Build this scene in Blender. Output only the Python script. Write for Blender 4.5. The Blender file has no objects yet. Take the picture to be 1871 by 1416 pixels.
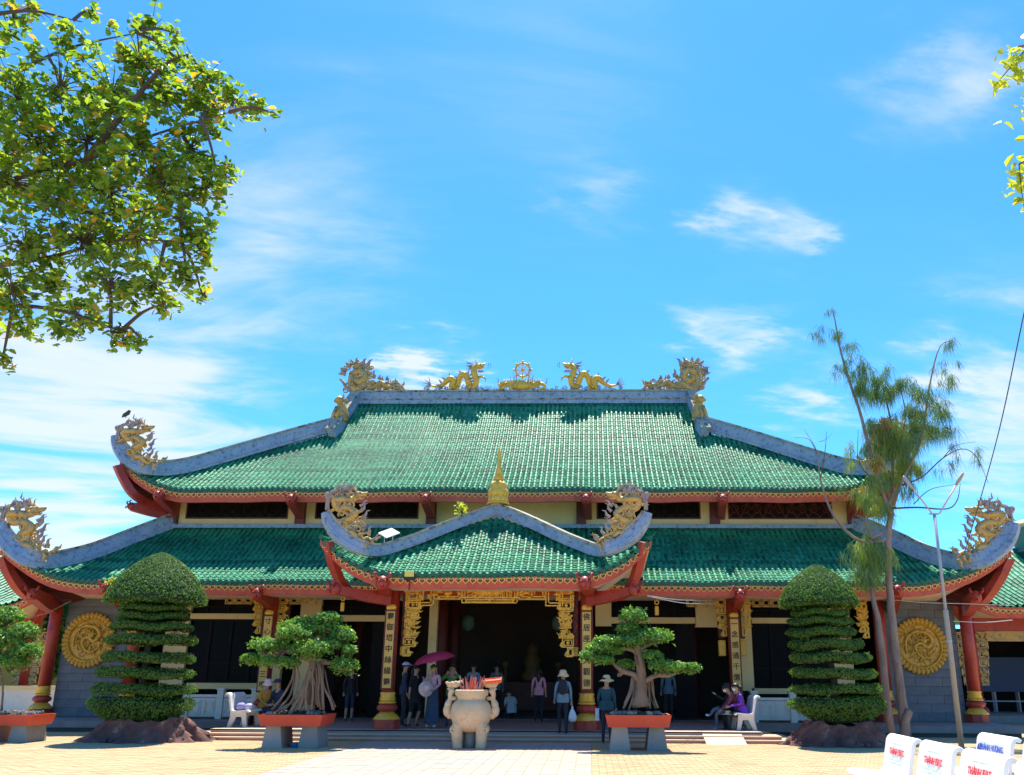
import bpy, bmesh, math, random
import numpy as np
from mathutils import Vector, Matrix, Euler
random.seed(7)
rng = np.random.default_rng(7)
SC = bpy.context.scene
COL = SC.collection
PI = math.pi

# ------------------------------------------------------------------ camera
FPX, PPX, PPY = 1540.0, 1040.0, 790.0
IW, IH = 1871.0, 1416.0
PITCH, YAW, ROLL, HC = math.atan(445 / 1540), math.atan(38 / 1540), 0.005, 1.65
cam_rot = Matrix.Rotation(YAW, 3, 'Z') @ Matrix.Rotation(PI / 2 + PITCH, 3, 'X') @ Matrix.Rotation(ROLL, 3, 'Z')
cam_pos = Vector((0, 0, HC))
cd = bpy.data.cameras.new('camera')
cam = bpy.data.objects.new('camera', cd)
COL.objects.link(cam)
cam.location = cam_pos
cam.rotation_euler = cam_rot.to_euler()
cd.sensor_fit = 'HORIZONTAL'
cd.sensor_width = 36
cd.lens = FPX / IW * 36
cd.shift_x = (IW / 2 - PPX) / IW
cd.shift_y = (PPY - IH / 2) / IW
cd.clip_end = 2000
SC.camera = cam

# ------------------------------------------------------------------ light
SUN_EL, SUN_AZ = math.radians(69), math.radians(2)
sund = Vector((math.sin(SUN_AZ) * math.cos(SUN_EL), math.cos(SUN_AZ) * math.cos(SUN_EL), math.sin(SUN_EL)))
sl = bpy.data.lights.new('sun', 'SUN')
sl.energy = 5.0
sl.angle = math.radians(0.5)
sl.color = (1.0, 0.93, 0.80)
so = bpy.data.objects.new('sun', sl)
COL.objects.link(so)
so.rotation_euler = (-sund).to_track_quat('-Z', 'Y').to_euler()
so.location = (0, 10, 60)
SC.view_settings.view_transform = 'Standard'
SC.view_settings.look = 'None'
SC.view_settings.gamma = 1
SC.view_settings.use_curve_mapping = False
SC.view_settings.exposure = 1.0


# pixel of the photograph -> point of the place
def ray(u, v):
    return cam_rot @ Vector(((u - PPX) / FPX, (PPY - v) / FPX, -1))


def P(u, v, Y):
    d = ray(u, v)
    return cam_pos + d * (Y / d.y)


def G(u, v, z=0.0):
    d = ray(u, v)
    return cam_pos + d * ((z - HC) / d.z)


# sky with thin cirrus
wd = bpy.data.worlds.new('World')
SC.world = wd
wd.use_nodes = True
wn, wl = wd.node_tree.nodes, wd.node_tree.links
bg = wn['Background']
bg.inputs['Strength'].default_value = 0.11
sky = wn.new('ShaderNodeTexSky')
sky.sky_type = 'NISHITA'
sky.sun_disc = False
sky.sun_elevation = SUN_EL
sky.sun_rotation = SUN_AZ
sky.air_density = 1.0
sky.dust_density = 0.3
sky.ozone_density = 2.2


def wmath(op, a, b=None, c=None):
    n = wn.new('ShaderNodeMath')
    n.operation = op
    for i, x in enumerate((a, b, c)):
        if x is None:
            continue
        if isinstance(x, (int, float)):
            n.inputs[i].default_value = x
        else:
            wl.new(x, n.inputs[i])
    return n.outputs[0]


tint = wn.new('ShaderNodeMix')
tint.data_type = 'RGBA'
tint.blend_type = 'MULTIPLY'
tint.inputs['Factor'].default_value = 1.0
tint.inputs['B'].default_value = (0.31, 0.86, 1.31, 1)
wl.new(sky.outputs[0], tint.inputs['A'])
tc = wn.new('ShaderNodeTexCoord')
nrm = wn.new('ShaderNodeVectorMath')
nrm.operation = 'NORMALIZE'
wl.new(tc.outputs['Generated'], nrm.inputs[0])
sep = wn.new('ShaderNodeSeparateXYZ')
wl.new(nrm.outputs[0], sep.inputs[0])
zz = wmath('MAXIMUM', wmath('ADD', sep.outputs[2], 0.12), 0.05)
px_ = wmath('DIVIDE', sep.outputs[0], zz)
py_ = wmath('DIVIDE', sep.outputs[1], zz)
comb = wn.new('ShaderNodeCombineXYZ')
wl.new(wmath('ADD', wmath('MULTIPLY', px_, 0.75), wmath('MULTIPLY', py_, 0.25)), comb.inputs[0])
wl.new(wmath('SUBTRACT', wmath('MULTIPLY', py_, 1.5), wmath('MULTIPLY', px_, 0.35)), comb.inputs[1])
n1 = wn.new('ShaderNodeTexNoise')
n1.inputs['Scale'].default_value = 1.6
n1.inputs['Detail'].default_value = 8
n1.inputs['Roughness'].default_value = 0.58
n1.inputs['Distortion'].default_value = 0.9
wl.new(comb.outputs[0], n1.inputs['Vector'])
# frayed edges: the banks are looked up through a small warp
wn2 = wn.new('ShaderNodeTexNoise')
wn2.inputs['Scale'].default_value = 5.0
wn2.inputs['Detail'].default_value = 6
wn2.inputs['Roughness'].default_value = 0.6
wl.new(comb.outputs[0], wn2.inputs['Vector'])
wsub = wn.new('ShaderNodeVectorMath')
wsub.operation = 'SUBTRACT'
wsub.inputs[1].default_value = (0.5, 0.5, 0.5)
wl.new(wn2.outputs['Color'], wsub.inputs[0])
wmul = wn.new('ShaderNodeVectorMath')
wmul.operation = 'MULTIPLY'
wmul.inputs[1].default_value = (0.30, 0.14, 0.14)
wl.new(wsub.outputs[0], wmul.inputs[0])
wadd = wn.new('ShaderNodeVectorMath')
wadd.operation = 'ADD'
wl.new(nrm.outputs[0], wadd.inputs[0])
wl.new(wmul.outputs[0], wadd.inputs[1])
wnr = wn.new('ShaderNodeVectorMath')
wnr.operation = 'NORMALIZE'
wl.new(wadd.outputs[0], wnr.inputs[0])
# cloud banks: (pixel they stand at, angular width, weight)
cover = None
for u, v, wdt, wt in [(80, 760, 0.16, 0.34), (330, 640, 0.11, 0.24), (430, 770, 0.09, 0.26), (-250, 900, 0.28, 0.24), (1850, 670, 0.070, 0.75), (1345, 395, 0.034, 0.52), (1450, 428, 0.03, 0.28), (1310, 622, 0.036, 0.62), (1400, 595, 0.03, 0.4), (1480, 720, 0.040, 0.55),
                      (770, 685, 0.030, 0.85), (1075, 365, 0.040, 0.42), (1780, 130, 0.05, 0.40), (1660, 210, 0.05, 0.22), (1000, 110, 0.14, 0.16), (640, 430, 0.08, 0.20), (1850, 870, 0.07, 0.34), (450, 400, 0.07, 0.26), (60, 980, 0.1, 0.36), (560, 230, 0.09, 0.16)]:
    d = ray(u, v).normalized()
    dt = wn.new('ShaderNodeVectorMath')
    dt.operation = 'DOT_PRODUCT'
    dt.inputs[1].default_value = d
    wl.new(wnr.outputs[0], dt.inputs[0])
    lobe = wmath('MULTIPLY', wmath('EXPONENT', wmath('MULTIPLY', wmath('SUBTRACT', dt.outputs['Value'], 1.0), 2.0 / (wdt * wdt))), wt)
    cover = lobe if cover is None else wmath('ADD', cover, lobe)
nz = wmath('MULTIPLY', wmath('MAXIMUM', wmath('SUBTRACT', n1.outputs[0], 0.34), 0.0), 4.0)
cl = wmath('ADD', wmath('MULTIPLY', cover, wmath('ADD', nz, 0.16)), wmath('MULTIPLY', nz, 0.035))
mr = wn.new('ShaderNodeMapRange')
mr.interpolation_type = 'SMOOTHSTEP'
mr.inputs['From Min'].default_value = 0.0
mr.inputs['From Max'].default_value = 0.78
mr.inputs['To Max'].default_value = 0.90
wl.new(cl, mr.inputs['Value'])
mixc = wn.new('ShaderNodeMix')
mixc.data_type = 'RGBA'
mixc.inputs['B'].default_value = (4.1, 4.5, 4.85, 1)
wl.new(mr.outputs[0], mixc.inputs['Factor'])
wl.new(tint.outputs['Result'], mixc.inputs['A'])
wl.new(mixc.outputs['Result'], bg.inputs['Color'])


# ------------------------------------------------------------------ materials
def srgb(r, g, b):
    f = lambda c: c / 12.92 if c <= 0.04045 else ((c + 0.055) / 1.055) ** 2.4
    return (f(r / 255), f(g / 255), f(b / 255), 1)


def mat(name, col, rough=0.6, col2=None, scale=4.0, amount=0.5, bump=0.0, bscale=40.0, metal=0.0, spec=0.5, island=0.0, dirt=None, dirt_lo=0.52, dirt_hi=0.7, dscale=3.0, trans=0.0, stretch=None, coat=0.0, ramp=None, objrand=False):
    m = bpy.data.materials.new(name)
    m.use_nodes = True
    N, L = m.node_tree.nodes, m.node_tree.links
    b = N['Principled BSDF']
    b.inputs['Roughness'].default_value = rough
    b.inputs['Metallic'].default_value = metal
    b.inputs['Specular IOR Level'].default_value = spec
    b.inputs['Coat Weight'].default_value = coat
    b.inputs['Coat Roughness'].default_value = 0.30
    tc = N.new('ShaderNodeTexCoord')
    vec = tc.outputs['Object']
    if stretch:
        mp = N.new('ShaderNodeMapping')
        mp.inputs['Scale'].default_value = stretch
        L.new(vec, mp.inputs[0])
        vec = mp.outputs[0]
    c1 = tuple(col[:3]) + (1,)
    out = None
    if col2 is not None:
        n = N.new('ShaderNodeTexNoise')
        n.inputs['Scale'].default_value = scale
        n.inputs['Detail'].default_value = 5
        L.new(vec, n.inputs['Vector'])
        fac = n.outputs[0]
        mrn = N.new('ShaderNodeMapRange')
        mrn.inputs['From Min'].default_value = 0.5 - 0.25 / max(amount, 0.05) * 0.5
        mrn.inputs['From Max'].default_value = 0.5 + 0.25 / max(amount, 0.05) * 0.5
        L.new(fac, mrn.inputs['Value'])
        fac = mrn.outputs[0]
        if island:
            g = N.new('ShaderNodeNewGeometry')
            mx = N.new('ShaderNodeMix')
            mx.data_type = 'FLOAT'
            mx.inputs['Factor'].default_value = island
            L.new(fac, mx.inputs['A'])
            L.new(g.outputs['Random Per Island'], mx.inputs['B'])
            fac = mx.outputs['Result']
        mix = N.new('ShaderNodeMix')
        mix.data_type = 'RGBA'
        mix.inputs['A'].default_value = c1
        mix.inputs['B'].default_value = tuple(col2[:3]) + (1,)
        L.new(fac, mix.inputs['Factor'])
        out = mix.outputs['Result']
    if ramp is not None:
        g = N.new('ShaderNodeNewGeometry')
        src = g.outputs['Random Per Island']
        if objrand:
            oi = N.new('ShaderNodeObjectInfo')
            src = oi.outputs['Random']
        n = N.new('ShaderNodeTexNoise')
        n.inputs['Scale'].default_value = scale
        n.inputs['Detail'].default_value = 4
        L.new(vec, n.inputs['Vector'])
        mrn = N.new('ShaderNodeMapRange')
        mrn.inputs['From Min'].default_value = 0.3
        mrn.inputs['From Max'].default_value = 0.7
        L.new(n.outputs[0], mrn.inputs['Value'])
        mx = N.new('ShaderNodeMix')
        mx.data_type = 'FLOAT'
        mx.inputs['Factor'].default_value = amount
        L.new(mrn.outputs[0], mx.inputs['A'])
        L.new(src, mx.inputs['B'])
        rm = N.new('ShaderNodeValToRGB')
        el = rm.color_ramp.elements
        for i, (p_, c_) in enumerate(ramp):
            e = el[i] if i < 2 else el.new(p_)
            e.position = p_
            e.color = tuple(c_) + (1,)
        L.new(mx.outputs['Result'], rm.inputs[0])
        out = rm.outputs['Color']
    if dirt is not None:
        n = N.new('ShaderNodeTexNoise')
        n.inputs['Scale'].default_value = dscale
        n.inputs['Detail'].default_value = 9
        n.inputs['Roughness'].default_value = 0.68
        L.new(vec, n.inputs['Vector'])
        mrn = N.new('ShaderNodeMapRange')
        mrn.inputs['From Min'].default_value = dirt_lo
        mrn.inputs['From Max'].default_value = dirt_hi
        L.new(n.outputs[0], mrn.inputs['Value'])
        mix = N.new('ShaderNodeMix')
        mix.data_type = 'RGBA'
        if out is None:
            mix.inputs['A'].default_value = c1
        else:
            L.new(out, mix.inputs['A'])
        mix.inputs['B'].default_value = tuple(dirt[:3]) + (1,)
        L.new(mrn.outputs[0], mix.inputs['Factor'])
        out = mix.outputs['Result']
    if out is None:
        b.inputs['Base Color'].default_value = c1
    else:
        L.new(out, b.inputs['Base Color'])
    if bump:
        n = N.new('ShaderNodeTexNoise')
        n.inputs['Scale'].default_value = bscale
        n.inputs['Detail'].default_value = 4
        L.new(vec, n.inputs['Vector'])
        bp = N.new('ShaderNodeBump')
        bp.inputs['Strength'].default_value = bump
        bp.inputs['Distance'].default_value = 0.02
        L.new(n.outputs[0], bp.inputs['Height'])
        L.new(bp.outputs[0], b.inputs['Normal'])
    if trans:
        t = N.new('ShaderNodeBsdfTranslucent')
        if out is None:
            t.inputs['Color'].default_value = c1
        else:
            br = N.new('ShaderNodeMix')
            br.data_type = 'RGBA'
            br.blend_type = 'MULTIPLY'
            br.inputs['Factor'].default_value = 1
            br.inputs['B'].default_value = (3.0, 2.6, 1.1, 1)
            L.new(out, br.inputs['A'])
            L.new(br.outputs['Result'], t.inputs['Color'])
        ms = N.new('ShaderNodeMixShader')
        ms.inputs[0].default_value = trans
        L.new(b.outputs[0], ms.inputs[1])
        L.new(t.outputs[0], ms.inputs[2])
        L.new(ms.outputs[0], N['Material Output'].inputs['Surface'])
    return m


M = {}
M['tile'] = mat('green_glaze', (0.02, 0.13, 0.06), 0.50, ramp=[(0.0, (0.003, 0.045, 0.026)), (1.0, (0.085, 0.36, 0.32)), (0.3, (0.007, 0.115, 0.058)), (0.6, (0.024, 0.23, 0.115)), (0.82, (0.045, 0.31, 0.175))], scale=0.7, amount=0.62, dirt=(0.018, 0.03, 0.018), dirt_lo=0.55, dirt_hi=0.70, dscale=1.5, spec=0.15, bump=0.4, bscale=18)
M['tile_roll'] = mat('green_glaze_roll', (0.02, 0.15, 0.07), 0.50, ramp=[(0.0, (0.005, 0.07, 0.042)), (1.0, (0.085, 0.36, 0.29)), (0.3, (0.010, 0.135, 0.075)), (0.6, (0.032, 0.25, 0.125)), (0.85, (0.06, 0.32, 0.155))], scale=0.9, amount=0.6, dirt=(0.022, 0.04, 0.018), dirt_lo=0.56, dirt_hi=0.72, dscale=1.8, spec=0.17, bump=0.3, bscale=18)
M['tile_edge'] = mat('green_glaze_edge', (0.012, 0.085, 0.045), 0.35, (0.03, 0.15, 0.06), 3.0, 0.6, island=0.5)
M['roof_back'] = mat('roof_mortar', (0.03, 0.07, 0.05), 0.8)
M['ridge'] = mat('weathered_ridge_plaster', (0.23, 0.33, 0.46), 0.85, (0.36, 0.43, 0.51), 2.2, 0.6, bump=0.3, bscale=18, dirt=(0.04, 0.045, 0.055), dirt_lo=0.52, dirt_hi=0.74, dscale=8.0)
M['cap'] = mat('ridge_cap_plaster', (0.34, 0.31, 0.26), 0.9, (0.46, 0.41, 0.32), 3, 0.6, dirt=(0.05, 0.045, 0.04), dirt_lo=0.50, dirt_hi=0.63, dscale=5)
M['red'] = mat('red_lacquer', (0.34, 0.030, 0.020), 0.45, (0.44, 0.050, 0.028), 2.0, 0.6, dirt=(0.17, 0.026, 0.018), dirt_lo=0.52, dirt_hi=0.72, dscale=6, bump=0.08, bscale=20)
M['fascia'] = mat('fascia_red_paint', (0.56, 0.070, 0.022), 0.5, (0.64, 0.10, 0.032), 2.5, 0.6, dirt=(0.34, 0.045, 0.022), dirt_lo=0.52, dirt_hi=0.74, dscale=4)
M['darkred'] = mat('dark_red_wood', (0.10, 0.018, 0.016), 0.55, (0.16, 0.03, 0.022), 3, 0.5, bump=0.1)
M['gold'] = mat('gold_paint', (0.74, 0.40, 0.035), 0.42, (0.82, 0.50, 0.07), 5, 0.6, dirt=(0.16, 0.08, 0.03), dirt_lo=0.55, dirt_hi=0.75, dscale=7, bump=0.12, bscale=25, metal=0.15)
M['goldold'] = mat('weathered_gold', (0.62, 0.36, 0.06), 0.5, (0.48, 0.33, 0.14), 5, 0.7, dirt=(0.16, 0.14, 0.12), dirt_lo=0.50, dirt_hi=0.68, dscale=6, bump=0.25, bscale=25, metal=0.1)
M['flame'] = mat('weathered_violet_stone', (0.30, 0.24, 0.26), 0.8, (0.42, 0.32, 0.24), 5, 0.7, dirt=(0.09, 0.08, 0.09), dirt_lo=0.5, dirt_hi=0.7, dscale=7, bump=0.2)
M['heart'] = mat('heart_gold', (0.85, 0.50, 0.10), 0.45)
M['heartin'] = mat('heart_brown', (0.17, 0.045, 0.02), 0.6)
M['cream'] = mat('cream_wall', (0.74, 0.55, 0.25), 0.85, (0.80, 0.62, 0.31), 1.5, 0.6, dirt=(0.42, 0.31, 0.16), dirt_lo=0.58, dirt_hi=0.8, dscale=2)
M['soffit'] = mat('pale_soffit', (0.72, 0.56, 0.40), 0.85, (0.78, 0.63, 0.46), 1.5, 0.6)
M['dark'] = mat('dark_wood_panel', (0.007, 0.006, 0.007), 0.6, (0.013, 0.009, 0.009), 4, 0.6, spec=0.12)
M['glass'] = mat('dark_door_glass', (0.004, 0.005, 0.007), 0.45, spec=0.08)
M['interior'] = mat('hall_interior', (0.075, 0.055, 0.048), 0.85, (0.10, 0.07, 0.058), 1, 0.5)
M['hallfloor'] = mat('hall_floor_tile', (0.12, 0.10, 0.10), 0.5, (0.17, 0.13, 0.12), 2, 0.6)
M['slate'] = mat('slate_slab', (0.13, 0.145, 0.165), 0.75, ramp=[(0.0, (0.10, 0.115, 0.135)), (1.0, (0.19, 0.195, 0.195)), (0.5, (0.14, 0.15, 0.165))], objrand=True, scale=3, amount=0.4, bump=0.35, bscale=14, dirt=(0.26, 0.25, 0.22), dirt_lo=0.6, dirt_hi=0.8, dscale=2)
M['slatedark'] = mat('slate_joint', (0.10, 0.108, 0.118), 0.9)
M['stone'] = mat('grey_plinth_stone', (0.19, 0.175, 0.17), 0.85, (0.25, 0.23, 0.21), 2, 0.6, bump=0.2, bscale=10)
M['step'] = mat('red_step_tile', (0.40, 0.17, 0.12), 0.6, (0.50, 0.25, 0.17), 2.5, 0.6, dirt=(0.30, 0.24, 0.17), dirt_lo=0.55, dirt_hi=0.75, dscale=3)
M['tread'] = mat('pale_tread', (0.52, 0.39, 0.27), 0.7, (0.58, 0.44, 0.30), 2.5, 0.6)
M['platform'] = mat('platform_tile', (0.30, 0.23, 0.22), 0.55, (0.36, 0.26, 0.23), 1.5, 0.6)
M['paver'] = mat('yellow_paver', (0.42, 0.295, 0.15), 0.9, (0.49, 0.355, 0.195), 0.6, 0.6, island=0.45, bump=0.2, bscale=50, dirt=(0.30, 0.195, 0.11), dirt_lo=0.53, dirt_hi=0.8, dscale=0.8)
M['sand'] = mat('paver_joint_sand', (0.38, 0.265, 0.14), 0.95, (0.45, 0.32, 0.175), 0.8, 0.6, bump=0.2, bscale=30)
M['redtile'] = mat('pink_floor_tile', (0.44, 0.31, 0.25), 0.75, (0.50, 0.36, 0.285), 1.2, 0.6, dirt=(0.32, 0.21, 0.155), dirt_lo=0.50, dirt_hi=0.75, dscale=1.5)
M['white'] = mat('white_concrete', (0.78, 0.77, 0.74), 0.7, (0.82, 0.80, 0.77), 3, 0.5, bump=0.05)
M['white_old'] = mat('white_stained_concrete', (0.70, 0.65, 0.56), 0.8, (0.76, 0.71, 0.62), 2, 0.6, dirt=(0.50, 0.44, 0.37), dirt_lo=0.56, dirt_hi=0.8, dscale=4)
M['printred'] = mat('red_print', (0.70, 0.03, 0.05), 0.6)
M['printblue'] = mat('blue_print', (0.05, 0.12, 0.50), 0.6)
M['printgreen'] = mat('green_print', (0.25, 0.55, 0.45), 0.6)
M['ink'] = mat('black_letter', (0.012, 0.010, 0.010), 0.6)
M['board'] = mat('yellow_couplet_board', (0.70, 0.42, 0.09), 0.55, (0.76, 0.48, 0.13), 2, 0.6)
M['rock'] = mat('brown_rockery', (0.085, 0.036, 0.032), 0.85, (0.19, 0.09, 0.07), 3, 0.7, bump=0.7, bscale=9, dirt=(0.40, 0.27, 0.20), dirt_lo=0.60, dirt_hi=0.72, dscale=3)
M['potred'] = mat('red_tray_paint', (0.70, 0.075, 0.028), 0.5, (0.62, 0.06, 0.025), 3, 0.5, dirt=(0.30, 0.09, 0.05), dirt_lo=0.55, dirt_hi=0.72, dscale=7)
M['leggrey'] = mat('grey_cement_leg', (0.20, 0.21, 0.195), 0.85, (0.27, 0.265, 0.24), 3, 0.6, bump=0.2)
M['legpale'] = mat('pale_cement_leg', (0.36, 0.31, 0.27), 0.85, (0.42, 0.36, 0.30), 3, 0.6, bump=0.2)
M['soil'] = mat('pot_soil', (0.035, 0.03, 0.022), 0.95, (0.06, 0.05, 0.03), 8, 0.6, bump=0.6, bscale=25)
M['pebble'] = mat('pot_stone', (0.16, 0.15, 0.14), 0.8, (0.26, 0.24, 0.21), 6, 0.6)
M['bark'] = mat('pale_bonsai_bark', (0.14, 0.092, 0.06), 0.9, (0.28, 0.19, 0.125), 6, 0.7, bump=0.9, bscale=14, dirt=(0.12, 0.085, 0.06), dirt_lo=0.55, dirt_hi=0.72, dscale=6, stretch=(1, 1, 0.35))
M['casbark'] = mat('grey_pink_bark', (0.22, 0.145, 0.115), 0.9, (0.34, 0.24, 0.19), 6, 0.7, bump=0.5, bscale=16, dirt=(0.14, 0.10, 0.085), dirt_lo=0.55, dirt_hi=0.7, dscale=8, stretch=(1, 1, 0.3))
M['twig'] = mat('dark_twig', (0.075, 0.055, 0.045), 0.9, (0.12, 0.09, 0.07), 5, 0.6)
M['leaf_top'] = mat('topiary_leaf', (0.020, 0.075, 0.012), 0.62, (0.11, 0.23, 0.024), 3, 0.6, island=0.7, trans=0.22)
M['core'] = mat('topiary_light_block', (0.014, 0.035, 0.010), 0.9)  # dark solid filling added inside the foliage to block light
M['leaf_bon'] = mat('bonsai_leaf', (0.05, 0.165, 0.026), 0.42, (0.18, 0.34, 0.05), 2, 0.6, island=0.7, trans=0.25)
M['leaf_big'] = mat('glossy_tree_leaf', (0.034, 0.105, 0.015), 0.32, (0.22, 0.33, 0.033), 2, 0.7, island=0.75, trans=0.43)
M['leaf_yel'] = mat('yellowing_leaf', (0.50, 0.24, 0.03), 0.4, (0.40, 0.32, 0.05), 2, 0.6, island=0.7, trans=0.35)
M['leaf_lime'] = mat('lime_leaf', (0.24, 0.33, 0.035), 0.4, (0.36, 0.40, 0.05), 2, 0.6, island=0.7, trans=0.4)
M['needle'] = mat('casuarina_needle', (0.06, 0.14, 0.06), 0.6, (0.14, 0.25, 0.085), 1.5, 0.8, island=0.6, trans=0.2)
M['needle_yel'] = mat('yellowing_needle', (0.28, 0.26, 0.06), 0.6, (0.32, 0.19, 0.06), 2, 0.8, island=0.6, trans=0.2)
M['urn'] = mat('sandstone', (0.60, 0.41, 0.22), 0.85, (0.70, 0.53, 0.32), 3, 0.7, bump=0.3, bscale=22, dirt=(0.38, 0.24, 0.13), dirt_lo=0.54, dirt_hi=0.74, dscale=6)
M['incense'] = mat('incense_red', (0.75, 0.06, 0.025), 0.6, (0.80, 0.20, 0.05), 10, 0.6, island=0.9)
M['incense_grey'] = mat('incense_grey', (0.30, 0.32, 0.40), 0.7)
M['ash'] = mat('ash', (0.35, 0.30, 0.26), 0.95)
M['metalpost'] = mat('painted_post', (0.30, 0.32, 0.38), 0.5, (0.36, 0.38, 0.43), 4, 0.5)
M['postwood'] = mat('tan_post', (0.40, 0.31, 0.21), 0.7, (0.47, 0.37, 0.26), 5, 0.6)
M['whitemetal'] = mat('white_lamp_body', (0.75, 0.73, 0.72), 0.4)
M['pinkpipe'] = mat('pink_pipe', (0.60, 0.36, 0.33), 0.5)
M['wire'] = mat('cable_black', (0.035, 0.04, 0.05), 0.6)
M['wirewhite'] = mat('cable_white', (0.55, 0.53, 0.52), 0.6)
M['lampyellow'] = mat('flood_lamp_lens', (0.75, 0.62, 0.10), 0.3)
M['black'] = mat('black_plastic', (0.02, 0.02, 0.022), 0.5)
M['panel'] = mat('solar_panel_white', (0.66, 0.67, 0.72), 0.25)
M['bluecloth'] = mat('blue_plastic', (0.03, 0.25, 0.60), 0.5)
M['pavilionblue'] = mat('dark_blue_board', (0.03, 0.06, 0.13), 0.6)
M['yellowwall'] = mat('yellow_wall', (0.62, 0.42, 0.10), 0.85, (0.68, 0.48, 0.15), 1.5, 0.6)
M['greenwall'] = mat('teal_wall', (0.10, 0.22, 0.18), 0.8, (0.14, 0.27, 0.21), 2, 0.6)


# ------------------------------------------------------------------ mesh builder
class MB:
    def __init__(s):
        s.v, s.f, s.m = [], [], []
        s.mi = 0

    def add(s, vs, fs):
        o = len(s.v)
        s.v.extend([tuple(x) for x in vs])
        s.f.extend([tuple(i + o for i in f) for f in fs])
        s.m.extend([s.mi] * len(fs))
        return s

    def box(s, c, d, rot=None):
        hx, hy, hz = d[0] / 2, d[1] / 2, d[2] / 2
        vs = [Vector((x, y, z)) for x in (-hx, hx) for y in (-hy, hy) for z in (-hz, hz)]
        if rot is not None:
            vs = [rot @ q for q in vs]
        c = Vector(c)
        return s.add([q + c for q in vs], [(0, 1, 3, 2), (4, 6, 7, 5), (0, 4, 5, 1), (2, 3, 7, 6), (0, 2, 6, 4), (1, 5, 7, 3)])

    def box2(s, a, b):
        return s.box([(a[i] + b[i]) / 2 for i in range(3)], [abs(a[i] - b[i]) for i in range(3)])

    def bev(s, c, d, b=0.01):
        x, y, z = d[0] / 2, d[1] / 2, d[2] / 2
        vs = []
        for dx, dy, dz in [(0, b, b), (b, 0, b), (b, b, 0)]:
            for sx in (-1, 1):
                for sy in (-1, 1):
                    for sz in (-1, 1):
                        vs.append((c[0] + sx * (x - dx), c[1] + sy * (y - dy), c[2] + sz * (z - dz)))
        i = lambda g, sx, sy, sz: g * 8 + (sx > 0) * 4 + (sy > 0) * 2 + (sz > 0)
        fs = []
        for q in (-1, 1):
            fs.append((i(0, q, -1, -1), i(0, q, 1, -1), i(0, q, 1, 1), i(0, q, -1, 1)))
            fs.append((i(1, -1, q, -1), i(1, 1, q, -1), i(1, 1, q, 1), i(1, -1, q, 1)))
            fs.append((i(2, -1, -1, q), i(2, 1, -1, q), i(2, 1, 1, q), i(2, -1, 1, q)))
        for a in (-1, 1):
            for b_ in (-1, 1):
                fs.append((i(0, a, b_, -1), i(0, a, b_, 1), i(1, a, b_, 1), i(1, a, b_, -1)))
                fs.append((i(0, a, -1, b_), i(0, a, 1, b_), i(2, a, 1, b_), i(2, a, -1, b_)))
                fs.append((i(1, -1, a, b_), i(1, 1, a, b_), i(2, 1, a, b_), i(2, -1, a, b_)))
                for c_ in (-1, 1):
                    fs.append((i(0, a, b_, c_), i(1, a, b_, c_), i(2, a, b_, c_)))
        return s.add(vs, fs)

    def tube(s, pts, rad, n=6, cap=True, flat=1.0, up=None):
        pts = [Vector(p) for p in pts]
        k = len(pts)
        if isinstance(rad, (int, float)):
            rad = [rad] * k
        vs, fs = [], []
        ref = Vector(up) if up is not None else Vector((0, 1, 0.01))
        for i in range(k):
            t = (pts[min(i + 1, k - 1)] - pts[max(i - 1, 0)])
            if t.length < 1e-9:
                t = Vector((0, 0, 1))
            t.normalize()
            a = ref - t * ref.dot(t)
            if a.length < 0.05:
                a = Vector((1, 0, 0)) - t * t.x
            a.normalize()
            b = t.cross(a)
            for j in range(n):
                w = 2 * PI * j / n
                vs.append(pts[i] + (a * math.cos(w) * flat + b * math.sin(w)) * rad[i])
        for i in range(k - 1):
            for j in range(n):
                fs.append((i * n + j, i * n + (j + 1) % n, (i + 1) * n + (j + 1) % n, (i + 1) * n + j))
        if cap:
            fs.append(tuple(range(n))[::-1])
            fs.append(tuple((k - 1) * n + j for j in range(n)))
        return s.add(vs, fs)

    def lathe(s, prof, c, n=20, sx=1.0, sy=1.0, cap=True):
        vs, fs = [], []
        for r, z in prof:
            for j in range(n):
                w = 2 * PI * j / n
                vs.append((c[0] + r * math.cos(w) * sx, c[1] + r * math.sin(w) * sy, c[2] + z))
        for i in range(len(prof) - 1):
            for j in range(n):
                fs.append((i * n + j, i * n + (j + 1) % n, (i + 1) * n + (j + 1) % n, (i + 1) * n + j))
        if cap:
            fs.append(tuple(range(n))[::-1])
            fs.append(tuple((len(prof) - 1) * n + j for j in range(n)))
        return s.add(vs, fs)

    def blob(s, c, r, n=10, k=7, jit=0.0, rot=None):
        if isinstance(r, (int, float)):
            r = (r, r, r)
        vs, fs = [], []
        for i in range(k + 1):
            th = PI * i / k
            for j in range(n):
                ph = 2 * PI * j / n
                q = 1 + (random.uniform(-jit, jit) if jit else 0)
                w = Vector((r[0] * math.sin(th) * math.cos(ph) * q, r[1] * math.sin(th) * math.sin(ph) * q, r[2] * math.cos(th) * q))
                if rot is not None:
                    w = rot @ w
                vs.append(w + Vector(c))
        for i in range(k):
            for j in range(n):
                fs.append((i * n + j, (i + 1) * n + j, (i + 1) * n + (j + 1) % n, i * n + (j + 1) % n))
        return s.add(vs, fs)

    def prism(s, poly, fr, depth):
        # poly: 2D points; fr(a, b) -> 3D ; depth vector
        k = len(poly)
        a = [Vector(fr(*p)) for p in poly]
        d = Vector(depth)
        vs = a + [q + d for q in a]
        fs = [tuple(range(k)), tuple(range(k, 2 * k))[::-1]]
        fs += [(i, i + k, (i + 1) % k + k, (i + 1) % k) for i in range(k)]
        return s.add(vs, fs)

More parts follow.
